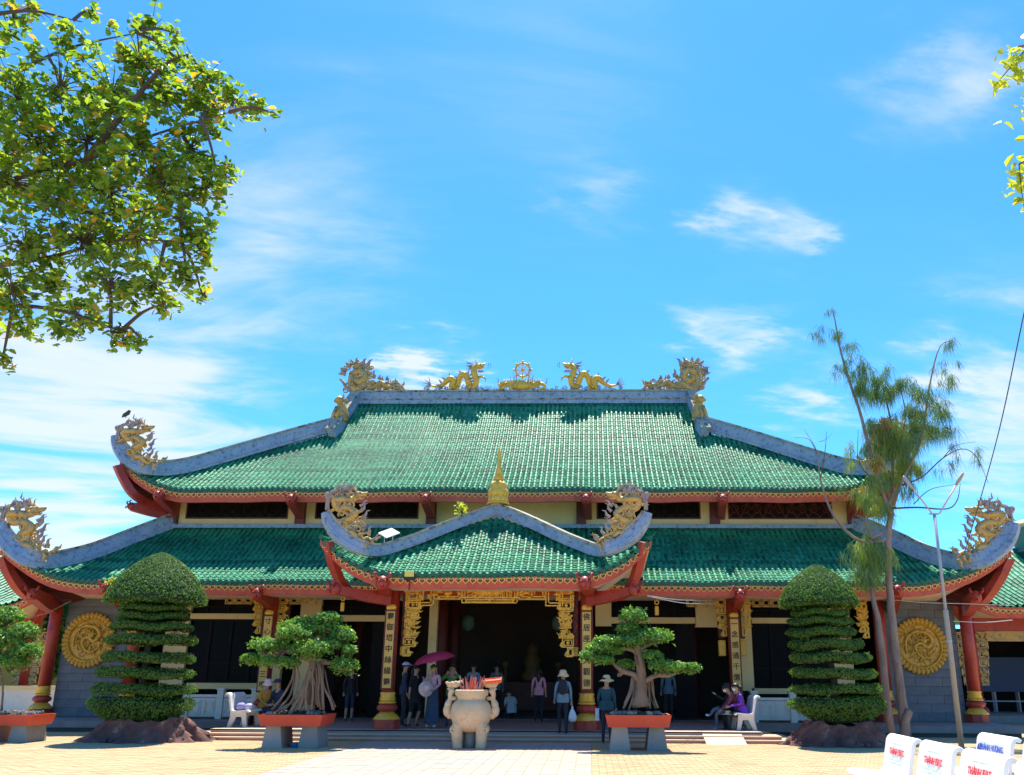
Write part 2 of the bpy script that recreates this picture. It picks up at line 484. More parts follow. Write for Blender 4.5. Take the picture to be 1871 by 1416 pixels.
    def band(s, pts, hh, wd, up=(0, 0, 1), side=None):
        # rectangular band swept along pts; hh half heights, wd half width; height direction lies in the vertical plane of the path
        pts = [Vector(p) for p in pts]
        k = len(pts)
        if isinstance(hh, (int, float)):
            hh = [hh] * k
        if isinstance(wd, (int, float)):
            wd = [wd] * k
        vs, fs = [], []
        chord = (pts[-1] - pts[0])
        sd = Vector(side) if side else Vector((0, 0, 1)).cross(Vector((chord.x, chord.y, 0))).normalized()
        for i in range(k):
            t = (pts[min(i + 1, k - 1)] - pts[max(i - 1, 0)]).normalized()
            n = t.cross(sd).normalized()
            w = wd[i]
            for a, b in ((-1, -1), (-1, 1), (1, 1), (1, -1)):
                vs.append(pts[i] + n * hh[i] * a + sd * w * b)
        for i in range(k - 1):
            for j in range(4):
                fs.append((i * 4 + j, i * 4 + (j + 1) % 4, i * 4 + 4 + (j + 1) % 4, i * 4 + 4 + j))
        fs.append((3, 2, 1, 0))
        fs.append(tuple((k - 1) * 4 + j for j in range(4)))
        return s.add(vs, fs)

    def mirror(s, xc):
        o = MB()
        o.v = [(2 * xc - a, b, c) for a, b, c in s.v]
        o.f = [tuple(reversed(f)) for f in s.f]
        o.m = list(s.m)
        return o

    def build(s, name, mats, parent=None, smooth=False, kind=None):
        if not isinstance(mats, (list, tuple)):
            mats = [mats]
        off = Vector((0, 0, 0))
        q = parent
        while q is not None:
            off += q.location
            q = q.parent
        me = bpy.data.meshes.new(name)
        v = [(a - off.x, b - off.y, c - off.z) for a, b, c in s.v]
        me.from_pydata(v, [], s.f)
        for m in mats:
            me.materials.append(m)
        if len(mats) > 1:
            me.polygons.foreach_set('material_index', s.m)
        if smooth:
            me.polygons.foreach_set('use_smooth', [True] * len(s.f))
        me.update()
        ob = bpy.data.objects.new(name, me)
        COL.objects.link(ob)
        if parent is not None:
            ob.parent = parent
        if kind:
            ob['kind'] = kind
        return ob


def recalc(ob):
    bm = bmesh.new()
    bm.from_mesh(ob.data)
    bmesh.ops.recalc_face_normals(bm, faces=bm.faces)
    bm.to_mesh(ob.data)
    bm.free()
    return ob


def tag(o, label=None, cat=None, group=None, kind=None):
    if label:
        o['label'] = label
    if cat:
        o['category'] = cat
    if group:
        o['group'] = group
    if kind:
        o['kind'] = kind
    return o


def thing(name, loc, label, cat, group=None):
    o = bpy.data.objects.new(name, None)
    COL.objects.link(o)
    o.location = loc
    o.empty_display_size = 0.2
    return tag(o, label, cat, group)


def copy_tree(o, parent=None):
    c = o.copy()
    COL.objects.link(c)
    if parent is not None:
        c.parent = parent
    for ch in list(o.children):
        copy_tree(ch, c)
    return c


def inst(name, mesh, parent, loc, rot=None, scale=None):
    o = bpy.data.objects.new(name, mesh)
    COL.objects.link(o)
    o.parent = parent
    off = Vector((0, 0, 0))
    q = parent
    while q is not None:
        off += q.location
        q = q.parent
    o.location = Vector(loc) - off
    if rot is not None:
        o.rotation_euler = rot
    if scale is not None:
        o.scale = scale
    return o


def spline(pts, n=24):
    # Catmull-Rom through points (any dimension)
    pts = [np.array(p, float) for p in pts]
    q = [2 * pts[0] - pts[1]] + pts + [2 * pts[-1] - pts[-2]]
    out = []
    segs = len(pts) - 1
    for i in range(n + 1):
        t = i / n * segs
        k = min(int(t), segs - 1)
        t -= k
        a, b, c, d = q[k], q[k + 1], q[k + 2], q[k + 3]
        out.append(0.5 * ((2 * b) + (c - a) * t + (2 * a - 5 * b + 4 * c - d) * t * t + (3 * b - a - 3 * c + d) * t ** 3))
    return out


def text_mesh(txt, size, mat_, name, extrude=0.004, offset=0.0):
    cu = bpy.data.curves.new('lettering', 'FONT')
    cu.body = txt
    cu.size = size
    cu.extrude = extrude
    cu.offset = offset
    cu.align_x = 'CENTER'
    cu.align_y = 'CENTER'
    cu.resolution_u = 3
    ob = bpy.data.objects.new('lettering', cu)
    COL.objects.link(ob)
    bpy.context.view_layer.update()
    me = bpy.data.meshes.new_from_object(ob.evaluated_get(bpy.context.evaluated_depsgraph_get()))
    bpy.data.objects.remove(ob)
    me.name = name
    me.materials.clear()
    me.materials.append(mat_)
    return me


def curl(m, c, r, a0, turns, y, th, d=1):
    pts = []
    for q in range(14):
        g = q / 13
        w = a0 + d * g * turns * 2 * PI
        rr = r * (1 - g * .8)
        pts.append((c[0] + rr * math.cos(w), y, c[1] + rr * math.sin(w)))
    m.tube(pts, [th * (1 - .5 * q / 13) for q in range(14)], 5)


def flame(m, p, ang, ln, y, th, bend=.5):
    a = Vector((p[0], y, p[1]))
    d1 = Vector((math.cos(ang), 0, math.sin(ang)))
    d2 = Vector((math.cos(ang + bend), 0, math.sin(ang + bend)))
    d3 = Vector((math.cos(ang - bend * .6), 0, math.sin(ang - bend * .6)))
    m.tube([a, a + d1 * ln * .4, a + d1 * ln * .4 + d2 * ln * .35, a + d1 * ln * .4 + d2 * ln * .35 + d3 * ln * .3], [th, th * .85, th * .5, th * .12], 5)


def leaves(mb, pts, nrm, size, asp=0.5, jit=0.6, fold=0.15):
    """leaf-sized folded diamonds at points with rough normals (numpy)"""
    n = len(pts)
    nr = nrm + rng.normal(0, jit, (n, 3))
    nr /= np.linalg.norm(nr, axis=1)[:, None] + 1e-9
    t = rng.normal(0, 1, (n, 3))
    t -= nr * (t * nr).sum(1)[:, None]
    t /= np.linalg.norm(t, axis=1)[:, None] + 1e-9
    b = np.cross(nr, t)
    s = (size * rng.uniform(0.65, 1.3, n))[:, None]
    a0 = pts - t * s * 0.5
    a1 = pts + b * s * asp * 0.5 + nr * s * fold
    a2 = pts + t * s * 0.5
    a3 = pts - b * s * asp * 0.5 + nr * s * fold
    V = np.stack([a0, a1, a2, a3], 1).reshape(-1, 3)
    o = len(mb.v)
    mb.v.extend(map(tuple, V.tolist()))
    mb.f.extend([(o + 4 * i, o + 4 * i + 1, o + 4 * i + 2, o + 4 * i + 3) for i in range(n)])
    mb.m.extend([mb.mi] * n)

# ================================================================== SETTING
XC = -2.79
WX0, WX1 = -5.70, 0.03           # pink walkway
STEP_Y = 23.05

mb = MB()
mb.add([(-160, -30, -0.012), (160, -30, -0.012), (160, 320, -0.012), (-160, 320, -0.012)], [(0, 1, 2, 3)])
tag(mb.build('ground', M['sand']), kind='structure')


def paver(mb, x0, y0, x1, y1, z, b, lo):
    mb.add([(x0, y0, z - lo), (x1, y0, z - lo), (x1, y1, z - lo), (x0, y1, z - lo),
            (x0 + b, y0 + b, z), (x1 - b, y0 + b, z), (x1 - b, y1 - b, z), (x0 + b, y1 - b, z)],
           [(4, 5, 6, 7), (0, 1, 5, 4), (1, 2, 6, 5), (2, 3, 7, 6), (3, 0, 4, 7)])


mb = MB()
pw, pl = 0.27, 0.135
r = 0
y = 11.0
while y < 25.9:
    x = -19.0 + (pw / 2 if r % 2 else 0)
    while x < 15.5:
        if not (x + pw > WX0 + 0.02 and x < WX1 - 0.02) and (y < STEP_Y - pl - 0.01 or x + pw < -11.1 or x > 5.5):
            paver(mb, x + .002, y + .002, x + pw - .002, y + pl - .002, random.uniform(-.0035, .0025), .007, .014)
        elif x < WX0 - 0.06 < x + pw and y < STEP_Y - pl:
            paver(mb, x + .002, y + .002, WX0 - .004, y + pl - .002, random.uniform(-.003, .002), .006, .014)
        elif x < WX1 + 0.06 < x + pw and y < STEP_Y - pl:
            paver(mb, WX1 + .004, y + .002, x + pw - .002, y + pl - .002, random.uniform(-.003, .002), .006, .014)
        x += pw
    y += pl
    r += 1
tag(mb.build('paving_stones', M['paver'], kind='stuff'), 'yellow sandy paving stones covering the temple forecourt on both sides of the pink walkway')

mb = MB()
mb.box2((WX0, 10, -0.05), (WX1, STEP_Y - .003, -0.008))
walk = tag(mb.build('walkway', M['sand']), kind='structure')
ncol = 19
tw = (WX1 - WX0) / ncol
tl = 0.43
tmesh = []
for k in range(4):
    t = MB()
    paver(t, -tw / 2 + .003, -tl / 2 + .003, tw / 2 - .003, tl / 2 - .003, 0.0, .006, .012)
    mm = M['redtile'].copy()
    o = t.build('floor_tile', M['redtile'])
    tmesh.append(o.data)
    bpy.data.objects.remove(o)
y = STEP_Y - .01 - tl / 2
cnt = 0
far = MB()
rows = []
while y > 10.4:
    rows.append(y)
    y -= tl
near = [q for q in rows if q > 15.2]
for y in rows:
    for c in range(ncol):
        x = WX0 + (c + .5) * tw
        z = 0.001 + random.uniform(-.002, .002)
        if y in near[2:17]:
            o = inst('floor_tile', random.choice(tmesh), walk, (x, y, z), rot=(random.uniform(-.003, .003), random.uniform(-.003, .003), 0))
        else:
            paver(far, x - tw / 2 + .003, y - tl / 2 + .003, x + tw / 2 - .003, y + tl / 2 - .003, z, .006, .012)
far.build('floor_tiles', M['redtile'], walk, kind='stuff')

# ================================================================== TEMPLE
T = thing('temple_hall', (XC, 27, 0), 'wide two-tiered temple hall with green glazed tile roofs, red eaves and a front porch', 'temple')


# ---- platform, steps, plinths
def px_x(u, v, y):
    return P(u, v, y).x


plat = MB()
plat.box2((-10.1, 23.55, 0.02), (4.5, 29.4, 0.25))
plat = plat.build('platform', M['platform'], T)
for k, (ins, z0, z1, yy) in enumerate([(0.0, 0.0, 0.083, 23.05), (0.46, 0.083, 0.167, 23.30), (0.92, 0.167, 0.25, 23.55)]):
    m = MB()
    m.box2((-11.02 + ins, yy + .02, z0), (5.44 - ins, 25.9 if k < 2 else 23.9, z1 - .03))
    st = m.build('step', M['step'], T)
    m = MB()
    x0, x1 = -11.03 + ins, 5.45 - ins
    n = 28
    for i in range(n):
        a, b_ = x0 + (x1 - x0) * i / n, x0 + (x1 - x0) * (i + 1) / n
        m.box2((a + .002, yy, z1 - .0299), (b_ - .002, 25.9 if k < 2 else 23.92, z1 + (.003 if k == 2 else 0)))
    m.build('tread', M['tread'], st)
m = MB()
rx0, rx1 = G(1277, 1345, .1).x, G(1345, 1345, .1).x
m.add([(rx0, 22.72, 0.0), (rx1, 22.72, 0.0), (rx1, 23.75, 0.262), (rx0, 23.75, 0.262), (rx0, 22.72, -.01), (rx1, 22.72, -.01), (rx1, 23.75, 0.02), (rx0, 23.75, 0.02)],
      [(0, 1, 2, 3), (0, 4, 5, 1), (0, 3, 7, 4), (1, 5, 6, 2)])
m.build('ramp', M['tread'], T)
for s in (-1, 1):
    m = MB()
    xa, xb = XC + s * 7.32, XC + s * 15.4
    m.box2((xa, 25.9, 0.12), (xb, 31, 0.30))
    pt = m.build('plinth', M['stone'], T)
    m = MB()
    m.box2((xa, 26.08, 0.0), (xb - s * .15, 30.9, 0.119))
    m.build('plinth_foot', M['slatedark'], pt)


# ---- roof machinery
class Front:
    """front slope of a roof: eave along x, rising towards +y, corners swept up"""

    def __init__(s, y0, z0, y1, z1, half, sag, ux0, uh, up=2.1):
        s.y0, s.z0, s.y1, s.z1, s.half, s.sag, s.ux0, s.uh, s.up = y0, z0, y1, z1, half, sag, ux0, uh, up

    def lift(s, x):
        u = (abs(x - XC) - s.ux0) / (s.half - s.ux0)
        return s.uh * max(u, 0.0) ** s.up

    def S(s, x, t, off=0.0):
        y = s.y0 + (s.y1 - s.y0) * t
        z = s.z0 + (s.z1 - s.z0) * t - s.sag * math.sin(PI * min(max(t, 0), 1)) + s.lift(x) * max(1 - t, 0) ** 1.5
        z += .014 * math.sin(x * 1.3 + y) + .010 * math.sin(x * 3.1 + y * 1.7)
        return Vector((x, y, z + off))

    def hit(s, u, v):
        d = ray(u, v)
        lo = None
        for i in range(-30, 801):
            t = i / 800
            y = s.y0 + (s.y1 - s.y0) * t
            p = cam_pos + d * (y / d.y)
            if p.z <= s.S(p.x, t).z:
                return p.x, max(t, 0)
        return p.x, 1.0


def rolls_and_pans(fr, tmax, pitch, row, seg, holes=None, r0=0.058):
    """returns list of (x, MB) for the barrel rows, MB of pans, MB of drip edge"""
    n = int(fr.half / pitch)
    rolls, pans, drip = [], MB(), MB()
    L = math.hypot(fr.y1 - fr.y0, fr.z1 - fr.z0)
    for j in range(-n, n + 1):
        x = XC + j * pitch
        tm = tmax(abs(x - XC))
        t0 = 0.0
        if tm > t0 + 0.02 and not (holes and holes(x)):
            m = MB()
            k = max(1, int(round(L * (tm - t0) / seg)))
            jx = random.uniform(-.008, .008)
            for i in range(k):
                ta, tb = t0 + (tm - t0) * i / k, t0 + (tm - t0) * (i + 1.04) / k
                pa, pb = fr.S(x + jx, ta), fr.S(x + jx, tb)
                tg = (pb - pa).normalized()
                sx = (fr.S(x + .05, ta) - fr.S(x - .05, ta)).normalized()
                nn = sx.cross(tg).normalized()
                vs = []
                ra, rb = r0 * random.uniform(.97, 1.05), r0 * .84
                for p, rr, lift in ((pa, ra, .018), (pb, rb, .012)):
                    for q in range(6):
                        w = PI * q / 5
                        vs.append(p + sx * (-math.cos(w) * rr) + nn * (math.sin(w) * rr + lift))
                m.add(vs, [(q, q + 1, q + 7, q + 6) for q in range(5)] + [(0, 5, 4, 3, 2, 1)])
            rolls.append((x, m))
        # drip disc + pan
        p = fr.S(x, 0.0)
        sl = (fr.S(x + .05, 0).z - fr.S(x - .05, 0).z) / .1
        an = math.atan(sl)
        R = Matrix.Rotation(-an, 3, 'Y')
        for (cx, rad, dn, kk) in ((0, .066, 0.02, 8), (pitch / 2, .078, -.045, 5)):
            if cx and abs(x + cx - XC) > fr.half:
                continue
            q0 = fr.S(x + cx, 0.0) + Vector((0, -.035 if not cx else -.02, dn))
            vs = []
            for yy in (0, .05):
                for q in range(kk):
                    w = -PI / 2 + 2 * PI * q / kk
                    vs.append(q0 + R @ Vector((math.cos(w) * rad, yy, math.sin(w) * rad)))
            drip.add(vs, [tuple(range(kk))] + [(q, q + kk, (q + 1) % kk + kk, (q + 1) % kk) for q in range(kk)])
        xm = x + pitch / 2
        tm = min(tmax(abs(xm - XC)) + .01, 1.0)
        if tm > 0.03 and not (holes and holes(xm)):
            k = max(1, int(round(L * tm / row)))
            hw = pitch / 2 - .03
            for i in range(k):
                ta, tb = tm * i / k, tm * (i + 1.0) / k
                h = .030 * random.uniform(.8, 1.2)
                vs = []
                for t, hh in ((ta, 0.0), (ta, h), (tb, .004)):
                    for dx, dz in ((-hw, .012), (0, -.004), (hw, .012)):
                        vs.append(fr.S(xm + dx, t, hh + dz))
                pans.add(vs, [(0, 1, 4, 3), (1, 2, 5, 4), (3, 4, 7, 6), (4, 5, 8, 7)])
    return rolls, pans, drip


def deck(fr, tmax, off=-.03, nx=60, nt=8):
    m = MB()
    for i in range(nx + 1):
        x = XC + fr.half * (2 * i / nx - 1)
        tm = max(tmax(abs(x - XC)), .001)
        for k in range(nt + 1):
            m.v.append(tuple(fr.S(x, tm * k / nt, off)))
    for i in range(nx):
        for k in range(nt):
            a = i * (nt + 1) + k
            m.f.append((a, a + nt + 1, a + nt + 2, a + 1))
            m.m.append(0)
    return m


def hip_limit(pts):
    pts = sorted(pts)
    xs = [p[0] for p in pts]
    ts = [p[1] for p in pts]
    return lambda d: float(np.interp(d, xs, ts))


# heart ornament
m = MB()
hp = []
for i in range(18):
    w = 2 * PI * i / 18
    hx = 16 * math.sin(w) ** 3
    hz = 13 * math.cos(w) - 5 * math.cos(2 * w) - 2 * math.cos(3 * w) - math.cos(4 * w)
    hp.append((hx / 16 * .094, (hz + 2) / 15 * .086))
o_, i_ = hp, [(a * .66, b * .64) for a, b in hp]
vs = [(a, -.018, b) for a, b in o_] + [(a, -.018, b) for a, b in i_] + [(a, 0.004, b) for a, b in o_] + [(a, -.006, b) for a, b in i_]
k = 18
fs = []
for i in range(k):
    j = (i + 1) % k
    fs += [(i, j, j + k, i + k), (i, i + 2 * k, j + 2 * k, j), (i + k, j + k, j + 3 * k, i + 3 * k)]
m.add(vs, fs)
m.mi = 1
m.add([(a, -.006, b) for a, b in i_], [tuple(range(k))])
ho = m.build('heart_ornament', [M['heart'], M['heartin']])
recalc(ho)
heart_mesh = ho.data
bpy.data.objects.remove(ho)


def fascia(fr, top, bot, parent, holes=None, hz=None, step=.192, lim=None):
    m = MB()
    n = 90
    lim = lim or fr.half
    for i in range(n + 1):
        x = XC + lim * (2 * i / n - 1)
        p = fr.S(x, 0)
        tp = fr.lift(x) / fr.uh
        h = (bot - top) * (1 - .45 * min(tp, 1))
        for yy, zz_ in ((.02, -top), (.02, -top - h), (.12, -top - h), (.12, -top)):
            m.v.append((x, p.y + yy, p.z + zz_))
    for i in range(n):
        for q in range(4):
            a, b_ = i * 4 + q, i * 4 + (q + 1) % 4
            m.f.append((a, b_, b_ + 4, a + 4))
            m.m.append(0)
    m.f += [(0, 3, 2, 1), (n * 4, n * 4 + 1, n * 4 + 2, n * 4 + 3)]
    m.m += [0, 0]
    # thin moulding along the lower edge
    fb = recalc(m.build('fascia_board', M['fascia'], parent))
    d = step / 2
    while d < lim - .06:
        for s in (-1, 1):
            x = XC + s * d
            if holes and holes(x):
                continue
            p = fr.S(x, 0)
            tp = min(fr.lift(x) / fr.uh, 1)
            sl_ = math.atan((fr.S(x + .03, 0).z - fr.S(x - .03, 0).z) / .06)
            sc = 1 - .35 * tp
            inst('heart_ornament', heart_mesh, fb, (x, p.y + .02, p.z - top - (hz or .13) * sc), rot=(0, -sl_, 0), scale=(sc, 1, sc))
        d += step * (1 - .25 * min(fr.lift(XC + d) / fr.uh, 1)) * math.cos(math.atan((fr.S(XC + d + .03, 0).z - fr.S(XC + d - .03, 0).z) / .06))
    return fb


def ridge_band(name, pts, hh, wd, parent, mirrored=True, side=None):
    out = []
    for s in ((0, 1) if mirrored else (0,)):
        m = MB()
        m.band(pts, hh, wd, side=side)
        c = MB()
        up = []
        k = len(pts)
        P3 = [Vector(p) for p in pts]
        chord = P3[-1] - P3[0]
        sd = Vector(side) if side else Vector((0, 0, 1)).cross(Vector((chord.x, chord.y, 0))).normalized()
        hl = hh if isinstance(hh, list) else [hh] * k
        for i in range(k):
            t = (P3[min(i + 1, k - 1)] - P3[max(i - 1, 0)]).normalized()
            n = t.cross(sd).normalized()
            up.append(P3[i] + n * (hl[i] + .03) * (1 if n.z > 0 or True else -1))
        wl_ = [w + .05 for w in (wd if isinstance(wd, list) else [wd] * k)]
        c.band(up, .032, wl_, side=side)
        # raised lower bead
        lo = []
        for i in range(k):
            t = (P3[min(i + 1, k - 1)] - P3[max(i - 1, 0)]).normalized()
            n = t.cross(sd).normalized()
            lo.append(P3[i] - n * hl[i] * .42)
        m.band(lo, .028, [w + .028 for w in (wd if isinstance(wd, list) else [wd] * k)], side=side)
        if s:
            m, c = m.mirror(XC), c.mirror(XC)
        rb = recalc(m.build(name, M['ridge'], parent))
        recalc(c.build('ridge_cap', M['cap'], rb))
        out.append(rb)
    return out


ROLLS = []          # (distance rank, x, MB, parent)


def make_roof(name, fr, hip_px, pitch, row, seg, holes=None, lim_extra=None):
    root = MB()
    hits = []
    for u, v in hip_px:
        x, t = fr.hit(u, v)
        hits.append((abs(x - XC), t))
    # inside of the innermost hip point the slope runs to the top
    hl = hip_limit(hits)
    dk = deck(fr, hl).build(name, M['roof_back'], T)
    rolls, pans, drip = rolls_and_pans(fr, hl, pitch, row, seg, holes)
    pans.build('pan_tiles', M['tile'], dk, kind='stuff')
    drip.build('drip_tiles', M['tile_edge'], dk, kind='stuff')
    for x, mm in rolls:
        ROLLS.append((x, mm, dk))
    return dk, hl


# ---- upper roof
UE_Y, RIDGE_Y = 27.8, 33.5
ue_z = P(909, 894, UE_Y).z
ur_z = P(955, 735, RIDGE_Y).z
ufr = Front(UE_Y, ue_z, RIDGE_Y, ur_z, 13.38, 0.42, 11.0, 1.08, 2.0)
hipU = [(654, 737), (640, 752), (624, 775), (596, 797), (560, 806), (500, 821), (450, 834), (393, 850), (347, 863), (303, 869), (264, 868), (237, 852), (213, 838)]
upper_roof, hlU = make_roof('upper_roof', ufr, hipU, .185, .135, .30)
fU = fascia(ufr, .06, .43, upper_roof, hz=.125)

# ---- lower roof
LE_Y, LW_Y = 25.8, 29.2
le_z = P(560, 1063, LE_Y).z
lt_z = P(900, 965, LW_Y).z
lfr = Front(LE_Y, le_z, LW_Y, lt_z, 15.55, 0.16, 12.4, 1.08, 2.0)
hipL = [(318, 962), (241, 990), (174, 1019), (121, 1032), (80, 1039), (40, 1030), (16, 1012), (0, 1000)]


def behind_porch(x):
    return abs(x - XC) < 3.3


lower_roof, hlL = make_roof('lower_roof', lfr, hipL, .185, .15, .26)
fL = fascia(lfr, .06, .40, lower_roof, holes=behind_porch, hz=.12)

# ---- porch roof
PE_Y, PA_Y = 22.4, 25.2
pe_z = P(888, 1049, PE_Y).z
pa_z = P(907, 946, PA_Y).z
pfr = Front(PE_Y, pe_z, PA_Y, pa_z, 4.44, 0.14, 2.45, 0.98, 2.0)
hipP = [(908, 946), (835, 969), (772, 993), (729, 1011), (687, 1022), (655, 1014), (630, 1003), (613, 990), (600, 978)]
porch_roof, hlP = make_roof('porch_roof', pfr, hipP, .192, .155, .23)
fP = fascia(pfr, .06, .37, porch_roof, hz=.115)

# barrel rows: the 300 that show largest are parts, the rest one mesh per roof
rest = {}
n_up = 0
for x, mm, dk in ROLLS:
    d = abs(x - XC)
    if dk is porch_roof:
        own = True
    elif dk is upper_roof:
        own = d < 13.0
    else:
        own = 4.6 < d < 14.6
    if own and n_up < 300:
        n_up += 1
        o = mm.build('tile_row', M['tile_roll'], dk, smooth=False)
    else:
        q = rest.setdefault(dk.name, (dk, MB()))[1]
        q.add(mm.v, mm.f)
for dk, q in rest.values():
    q.build('tile_rows', M['tile_roll'], dk, kind='stuff')


# ---- side and back slopes (ruled along y) for each roof
def side_slopes(fr, hl, yback, parent, n=26, both=True):
    for s in (-1, 1):
        m = MB()
        ds = np.linspace(max(d for d in np.linspace(0, fr.half, 400) if hl(d) > .985), fr.half, n)
        for d in ds:
            t = hl(d)
            p = fr.S(XC + s * d, t)
            zf = p.z - fr.lift(p.x) * max(1 - t, 0) ** 1.5
            yb = max(2 * yback - p.y, p.y + .05)
            for q in range(7):
                g = q / 6
                y = p.y + (yb - p.y) * (0, .07, .14, .22, .78, .9, 1)[q]
                e = (1, .45, .15, 0, 0, .3, 1)[q]
                m.v.append((p.x, y, zf + (p.z - zf) * e))
        for i in range(n - 1):
            for q in range(6):
                m.f.append((7 * i + q, 7 * i + q + 1, 7 * i + q + 8, 7 * i + q + 7))
                m.m.append(0)
        m.build('side_slope', M['tile_edge'], parent)
    if both:
        b = deck(fr, hl)
        b.v = [(x, 2 * yback - y, z) for x, y, z in b.v]
        b.build('back_slope', M['tile_edge'], parent)


side_slopes(ufr, hlU, RIDGE_Y, upper_roof)
side_slopes(lfr, hlL, RIDGE_Y, lower_roof)
# porch: its two flanks run back into the lower roof
for s in (-1, 1):
    m = MB()
    n = 20
    for i in range(n + 1):
        d = 4.44 * i / n
        p = pfr.S(XC + s * d, hlP(d))
        zb = p.z
        m.v.append(tuple(p))
        m.v.append((p.x, 27.6 - .25 * (1 - i / n) + .4, zb))
    for i in range(n):
        m.f.append((2 * i, 2 * i + 1, 2 * i + 3, 2 * i + 2))
        m.m.append(0)
    m.build('side_slope', M['tile_edge'], porch_roof)


# ---- soffits
def soffit(fr, zdrop, yw, xw, zw, parent, lim):
    m = MB()
    n = 60
    for i in range(n + 1):
        d = lim * (2 * i / n - 1)
        p = fr.S(XC + d, 0)
        x2 = max(-xw, min(xw, d))
        m.v.append((XC + d, p.y + .13, p.z - zdrop * (1 - .4 * min(fr.lift(XC + d) / fr.uh, 1))))
        m.v.append((XC + x2, yw, zw))
    for i in range(n):
        m.f.append((2 * i, 2 * i + 1, 2 * i + 3, 2 * i + 2))
        m.m.append(0)
    so_ = m.build('soffit', M['soffit'], parent)
    for s in (-1, 1):
        m = MB()
        p = fr.S(XC + s * lim, 0)
        m.add([(p.x, p.y + .13, p.z - zdrop * .6), (p.x, fr.y0 + 6, p.z - .9), (XC + s * xw, yw + 6, zw), (XC + s * xw, yw, zw)], [(0, 1, 2, 3)])
        m.build('side_soffit', M['soffit'], parent)
    return so_


soffit(ufr, .41, 29.2, 12.05, ue_z + .06, upper_roof, 13.36)
soffit(lfr, .38, 28.6, 14.2, le_z - .30, lower_roof, 15.5)
soffit(pfr, .35, 23.9, 3.0, pe_z - .30, porch_roof, 4.40)

# ---- ridges
Hm = ur_z + .28
x_r = (px_x(1250, 725, RIDGE_Y) - px_x(655, 725, RIDGE_Y)) / 2
m = MB()
hgt = P(955, 715, RIDGE_Y).z - ur_z
nseg = 16
for i in range(nseg):
    a, b_ = XC - x_r + 2 * x_r * i / nseg, XC - x_r + 2 * x_r * (i + 1) / nseg
    m.box2((a + .004, RIDGE_Y - .17, ur_z - .1), (b_ - .004, RIDGE_Y + .17, ur_z + hgt - .06 + random.uniform(-.004, .004)))
mr_ = m.build('main_ridge', M['ridge'], upper_roof)
m = MB()
m.box2((XC - x_r - .02, RIDGE_Y - .23, ur_z + hgt - .065), (XC + x_r + .02, RIDGE_Y + .23, ur_z + hgt))
m.box2((XC - x_r, RIDGE_Y - .20, ur_z + .07), (XC + x_r, RIDGE_Y + .20, ur_z + .12))
m.build('ridge_cap', M['cap'], mr_)


def on_front(fr, u, v, lift=0.0, dy=0.0):
    x, t = fr.hit(u, v)
    p = fr.S(x, t)
    return Vector((p.x, p.y + dy, p.z + lift))


# gable ridges running down the front slope from the ridge ends
gp = []
for u, v in [(651, 726), (640, 741), (626, 762), (616, 782), (604, 794)]:
    x, t = ufr.hit(u + 4, v + 9)
    gp.append(ufr.S(x, min(t, 1)) + Vector((-.06, 0, .2)))
ridge_band('gable_ridge', gp, [.26, .26, .26, .27, .25], .15, upper_roof)


def tip_path(fr, inner_px, tip_px, ytip):
    """ridge centre line: hip points lie on the slope, the curling tip rises above the eave corner"""
    pts = [on_front(fr, u, v, 0.0) for u, v in inner_px]
    k = len(tip_px)
    for i, (u, v) in enumerate(tip_px):
        pts.append(P(u, v, ytip[i] if isinstance(ytip, list) else ytip))
    return [Vector(p) for p in spline(pts, 34)]


def seat(fr, pts, dv, tips):
    out = []
    for u, v in pts:
        x, t = fr.hit(u, v + dv)
        out.append(P(u, v, fr.S(x, t).y - .02))
    for u, v in tips:
        out.append(P(u, v, fr.y0 - .05))
    return out


hU = seat(ufr, [(612, 777), (560, 791), (500, 808), (445, 824), (393, 839), (345, 852), (303, 858)], 12, [(264, 854), (238, 840), (221, 822), (213, 806), (210, 796)])
hU = [Vector(p) for p in spline(hU, 40)]
hh = [.245 if i < 30 else .245 - .012 * (i - 30) for i in range(41)]
ridge_band('hip_ridge', hU, hh, [.17 if i < 30 else .17 - .006 * (i - 30) for i in range(41)], upper_roof)

hL = seat(lfr, [(315, 953), (241, 981), (174, 1007), (121, 1021), (82, 1026)], 12, [(50, 1020), (25, 1003), (8, 983), (-1, 964), (-3, 954)])
hL = [Vector(p) for p in spline(hL, 36)]
hh = [.24 if i < 26 else .24 - .011 * (i - 26) for i in range(37)]
ridge_band('hip_ridge', hL, hh, [.17 if i < 26 else .17 - .006 * (i - 26) for i in range(37)], lower_roof)

hP = seat(pfr, [(908, 931), (872, 943), (835, 957), (772, 982), (729, 997), (692, 1007)], 13, [(660, 1003), (632, 989), (610, 969), (598, 950), (593, 936)])
hP = [Vector(p) for p in spline(hP, 40)]
hh = [.14 if i < 22 else (.14 + .004 * (i - 22) if i < 30 else .172 - .010 * (i - 30)) for i in range(41)]
ridge_band('hip_ridge', hP, hh, [.14 if i < 30 else .14 - .005 * (i - 30) for i in range(41)], porch_roof)
# porch top ridge running back to the hall
m = MB()
m.box2((XC - .14, 25.1, pa_z - .1), (XC + .14, 28.4, pa_z + .30))
m.build('top_ridge', M['ridge'], porch_roof)
# flashing strip where the lower roof meets the upper wall
m = MB()
m.box2((XC - 12.05, 29.02, lt_z - .02), (XC + 12.05, 29.2, lt_z + .11))
m.build('flashing', M['ridge'], lower_roof)


